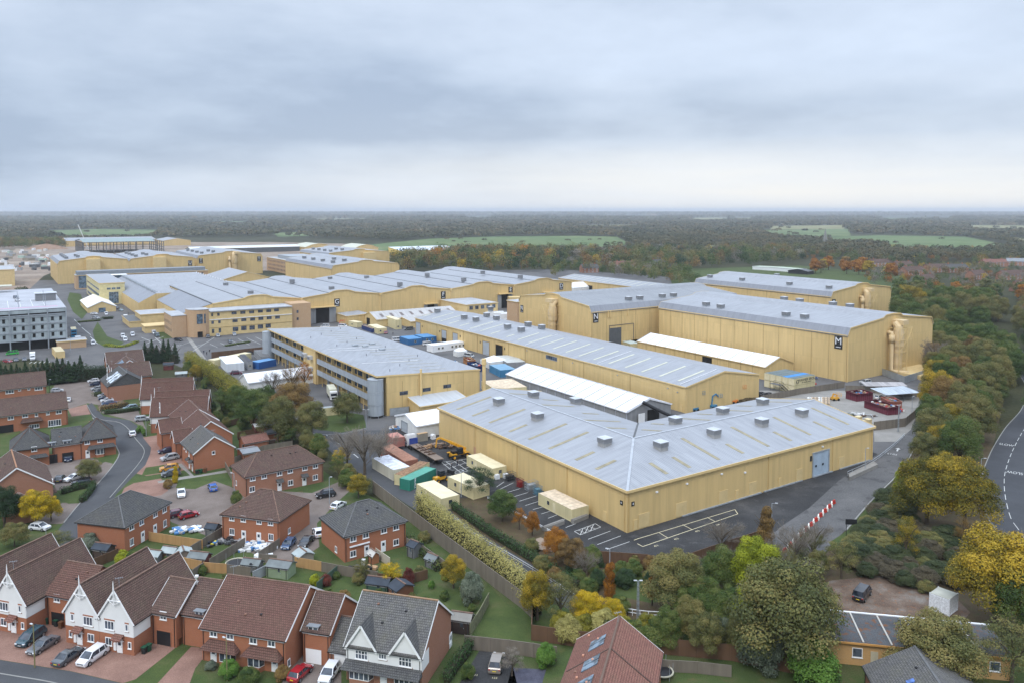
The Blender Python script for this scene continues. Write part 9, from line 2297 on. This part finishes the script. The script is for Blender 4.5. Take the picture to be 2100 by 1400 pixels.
# people
def person(label,px,py,top,legs,ang=0.3,h=1.75):
 p=P(px,py);r=thing('person',label,'person',p,ang);M=Matrix.Translation(p)@Matrix.Rotation(ang,4,'Z')
 me=bpy.data.meshes.new('body');V=[(0,0,.92),(0,0,1.15),(0,.0,1.38),(0,0,1.50),(0,.01,1.60),(0,.01,1.72),(-.09,0,.88),(-.11,.06,.50),(-.12,-.08,.08),(-.12,.06,.04),(.09,0,.88),(.11,-.04,.50),(.12,-.14,.08),(.12,0,.04),(-.20,0,1.40),(-.25,-.02,1.12),(-.24,.12,.90),(-.24,.17,.82),(.20,0,1.40),(.26,.02,1.12),(.25,.14,.92),(.25,.19,.84)]
 Ed=[(0,1),(1,2),(2,3),(3,4),(4,5),(0,6),(6,7),(7,8),(8,9),(0,10),(10,11),(11,12),(12,13),(2,14),(14,15),(15,16),(16,17),(2,18),(18,19),(19,20),(20,21)]
 me.from_pydata([tuple(Vector(v)*h/1.75)for v in V],Ed,[]);o=bpy.data.objects.new('body',me);COL.objects.link(o);o.parent=r
 md=o.modifiers.new('skin','SKIN');rad=[.13,.14,.15,.06,.09,.085,.09,.07,.05,.045,.09,.07,.05,.045,.07,.05,.04,.035,.07,.05,.04,.035]
 for i,x in enumerate(me.skin_vertices[0].data):x.radius=(rad[i],rad[i]);x.use_root=(i==0)
 o.modifiers.new('sub','SUBSURF').levels=1
 bpy.context.view_layer.update();m2=bpy.data.meshes.new_from_object(o.evaluated_get(bpy.context.evaluated_depsgraph_get()));o.modifiers.clear();o.data=m2
 for m_ in(legs,top,mat('skin',(.45,.27,.19),.6),mat('hair',(.04,.025,.015),.8)):m2.materials.append(m_)
 for f in m2.polygons:
  c=f.center*1.75/h;f.material_index=3 if c.z>1.68 or(c.z>1.6 and c.y<-.02)else(2 if c.z>1.50 or(abs(c.x)>.2 and c.z<.9)else(1 if c.z>.93 else 0));f.use_smooth=True
 return o
cd=mat('cloth_dark',(.02,.022,.03),.9);cn=mat('cloth_navy',(.02,.03,.07),.9);ch_=mat('cloth_hiviz',(.55,.55,.04),.8);cg=mat('cloth_grey',(.12,.12,.13),.9);cr_=mat('cloth_red',(.4,.03,.03),.8)
person('person in dark clothes standing in the hatched bay, left of two',926.5,962,cd,cd,1.2);person('person in dark clothes standing in the hatched bay, right of two by the telehandler',938,955,cd,cn,-2)
for i,(px,py)in enumerate(((418,725),(424,728),(430,723))):person('pedestrian in dark clothes on the campus footway, %s of three'%('left','nearest','right')[i],px,py,(cn,cd,cd)[i],cd,.4*i)
person('pedestrian in red top beside the white coach',171.5,711,cr_,cd,1);person('person walking near the low hedge by the tent',263,645,cd,cd,2);person('person by the cream store in the inner yard',806,688,cd,cg,.5)
# bales of planters, benches and site cabins far away
for i,(px,py)in enumerate(((382,690),(398,690))):
 p=P(px,py);r=thing('planter','clipped round bush in a square planter %s of the bowed office door'%('left','right')[i],'planter',p);MB().box(p+UP*.5,(1.4,1.4,1.0)).build('pot',dgrey,r);o=bpy.data.objects.new('bush',CROWN['shrub0']);COL.objects.link(o);o.parent=r;o.location=(0,0,.9);o.scale=(2.2,2.2,2.2);o.material_slots[0].link='OBJECT';o.material_slots[0].material=G_DARK
rr=random.Random(8)
for i in range(84):
 px=rr.uniform(0,112)*(.95 if i%2 else 1)if i<64 else rr.uniform(760,900);py=rr.uniform(513,556)if i<64 else rr.uniform(518,545);p=P(px,py);a=rr.uniform(0,3)
 m=rr.choice([white,white,sc_[0],galv,dgrey,dgrey,mat('site_tan',(.3,.26,.2),.8),mat('scrap_grey',0),mat('site_green',(.35,.45,.38),.7)]+([orr]if i%9==0 else[]));w=rr.uniform(4,12)
 r=thing('site_cabin','distant building-site cabin or machine on the muddy compound' if i<64 else 'distant cabin in the compound before the autumn wood','site cabin',p,a,'far site cabins at the left' if i<64 else 'far site cabins in the middle');MB().box(p+UP*1.5,(w,3,3),a).build('shell',m,r);MB().box(p+UP*3.08,(w+.2,3.2,.15),a).build('roof',m,r)
def crane(label,px,py,h,m):
 p=P(px,py);r=thing('crane',label,'crane',p);MB().box(p+UP*1.5,(8,3,2.2),.3).build('base',m,r);MB().beam(p+UP*2,p+Vector((-h*.38,0,h)),.8).build('jib',m,r)
crane('far mobile crane with a thin pale jib above the steel frame',181,512,42,sc_[0])
def digger(label,px,py,m):
 p=P(px,py);r=thing('excavator',label,'excavator',p,.4);MB().box(p+UP*.5,(4,3,1),.4).build('tracks',black,r);MB().box(p+UP*1.9,(3.4,2.6,1.8),.4).build('cab',m,r);q=MB();q.beam(p+UP*2.5,p+Vector((4,1.5,5)),.5);q.beam(p+Vector((4,1.5,5)),p+Vector((7,2.4,1.5)),.4);q.build('boom',m,r);MB().box(p+Vector((7,2.4,1.0)),(1.2,1.2,1),.4).build('bucket',black,r)
digger('orange excavator on the muddy site behind the far left stage',87,535,orr);digger('orange excavator in the compound before the green fields',752,520,orr)
r=thing('spoil_heap','large brown spoil heap below the grove at the far left','heap',P(95,511));q=MB();c=P(95,511);rr=random.Random(2)
top=c+UP*9;ring=[c+Vector((math.cos(a*PI/8)*34*rr.uniform(.8,1.1),math.sin(a*PI/8)*20,0))for a in range(16)];mid=[x.lerp(c,.5)+UP*rr.uniform(4.5,6.5)for x in ring]
for i in range(16):j=(i+1)%16;q.face([ring[i],ring[j],mid[j],mid[i]]);q.face([mid[i],mid[j],top])
q.build('soil',mat('spoil_soil',(.24,.15,.10),.95,var=.25,vscale=.2),r)
# haze: the air of the whole valley
hz=bpy.data.meshes.new('haze');hm=bmesh.new();bmesh.ops.create_cube(hm,size=1);hm.to_mesh(hz);hm.free()
ho=bpy.data.objects.new('haze',hz);COL.objects.link(ho);ho.scale=(36000,34000,111);ho.location=(0,15500,54.5-.001);tag(ho,'thin pale autumn haze over the whole valley','haze',kind='stuff')
hmt=bpy.data.materials.new('haze_air');hmt.use_nodes=True;n_=hmt.node_tree;n_.nodes.clear();vo=n_.nodes.new('ShaderNodeVolumePrincipled');vo.inputs['Color'].default_value=(.90,.94,1,1);vo.inputs['Density'].default_value=0.000095;vo.inputs['Anisotropy'].default_value=.3
mo=n_.nodes.new('ShaderNodeOutputMaterial');n_.links.new(vo.outputs[0],mo.inputs['Volume']);hz.materials.append(hmt)
if __import__('os').environ.get('CHK'):
 from collections import Counter
 L=[o for o in bpy.data.objects if o.parent is None and o.get('label')]
 for o in L:
  n=len(o['label'].split())
  if n>16 or n<4:print('LEN',n,o.name,o['label'])
 for k,c in Counter(o['label']for o in L).items():
  if c>1 and not next(o for o in L if o['label']==k).get('group'):print('DUP',c,k)
 print(Counter(o.get('category')for o in L).most_common(12));print(Counter(o.get('group')for o in L).most_common(30))
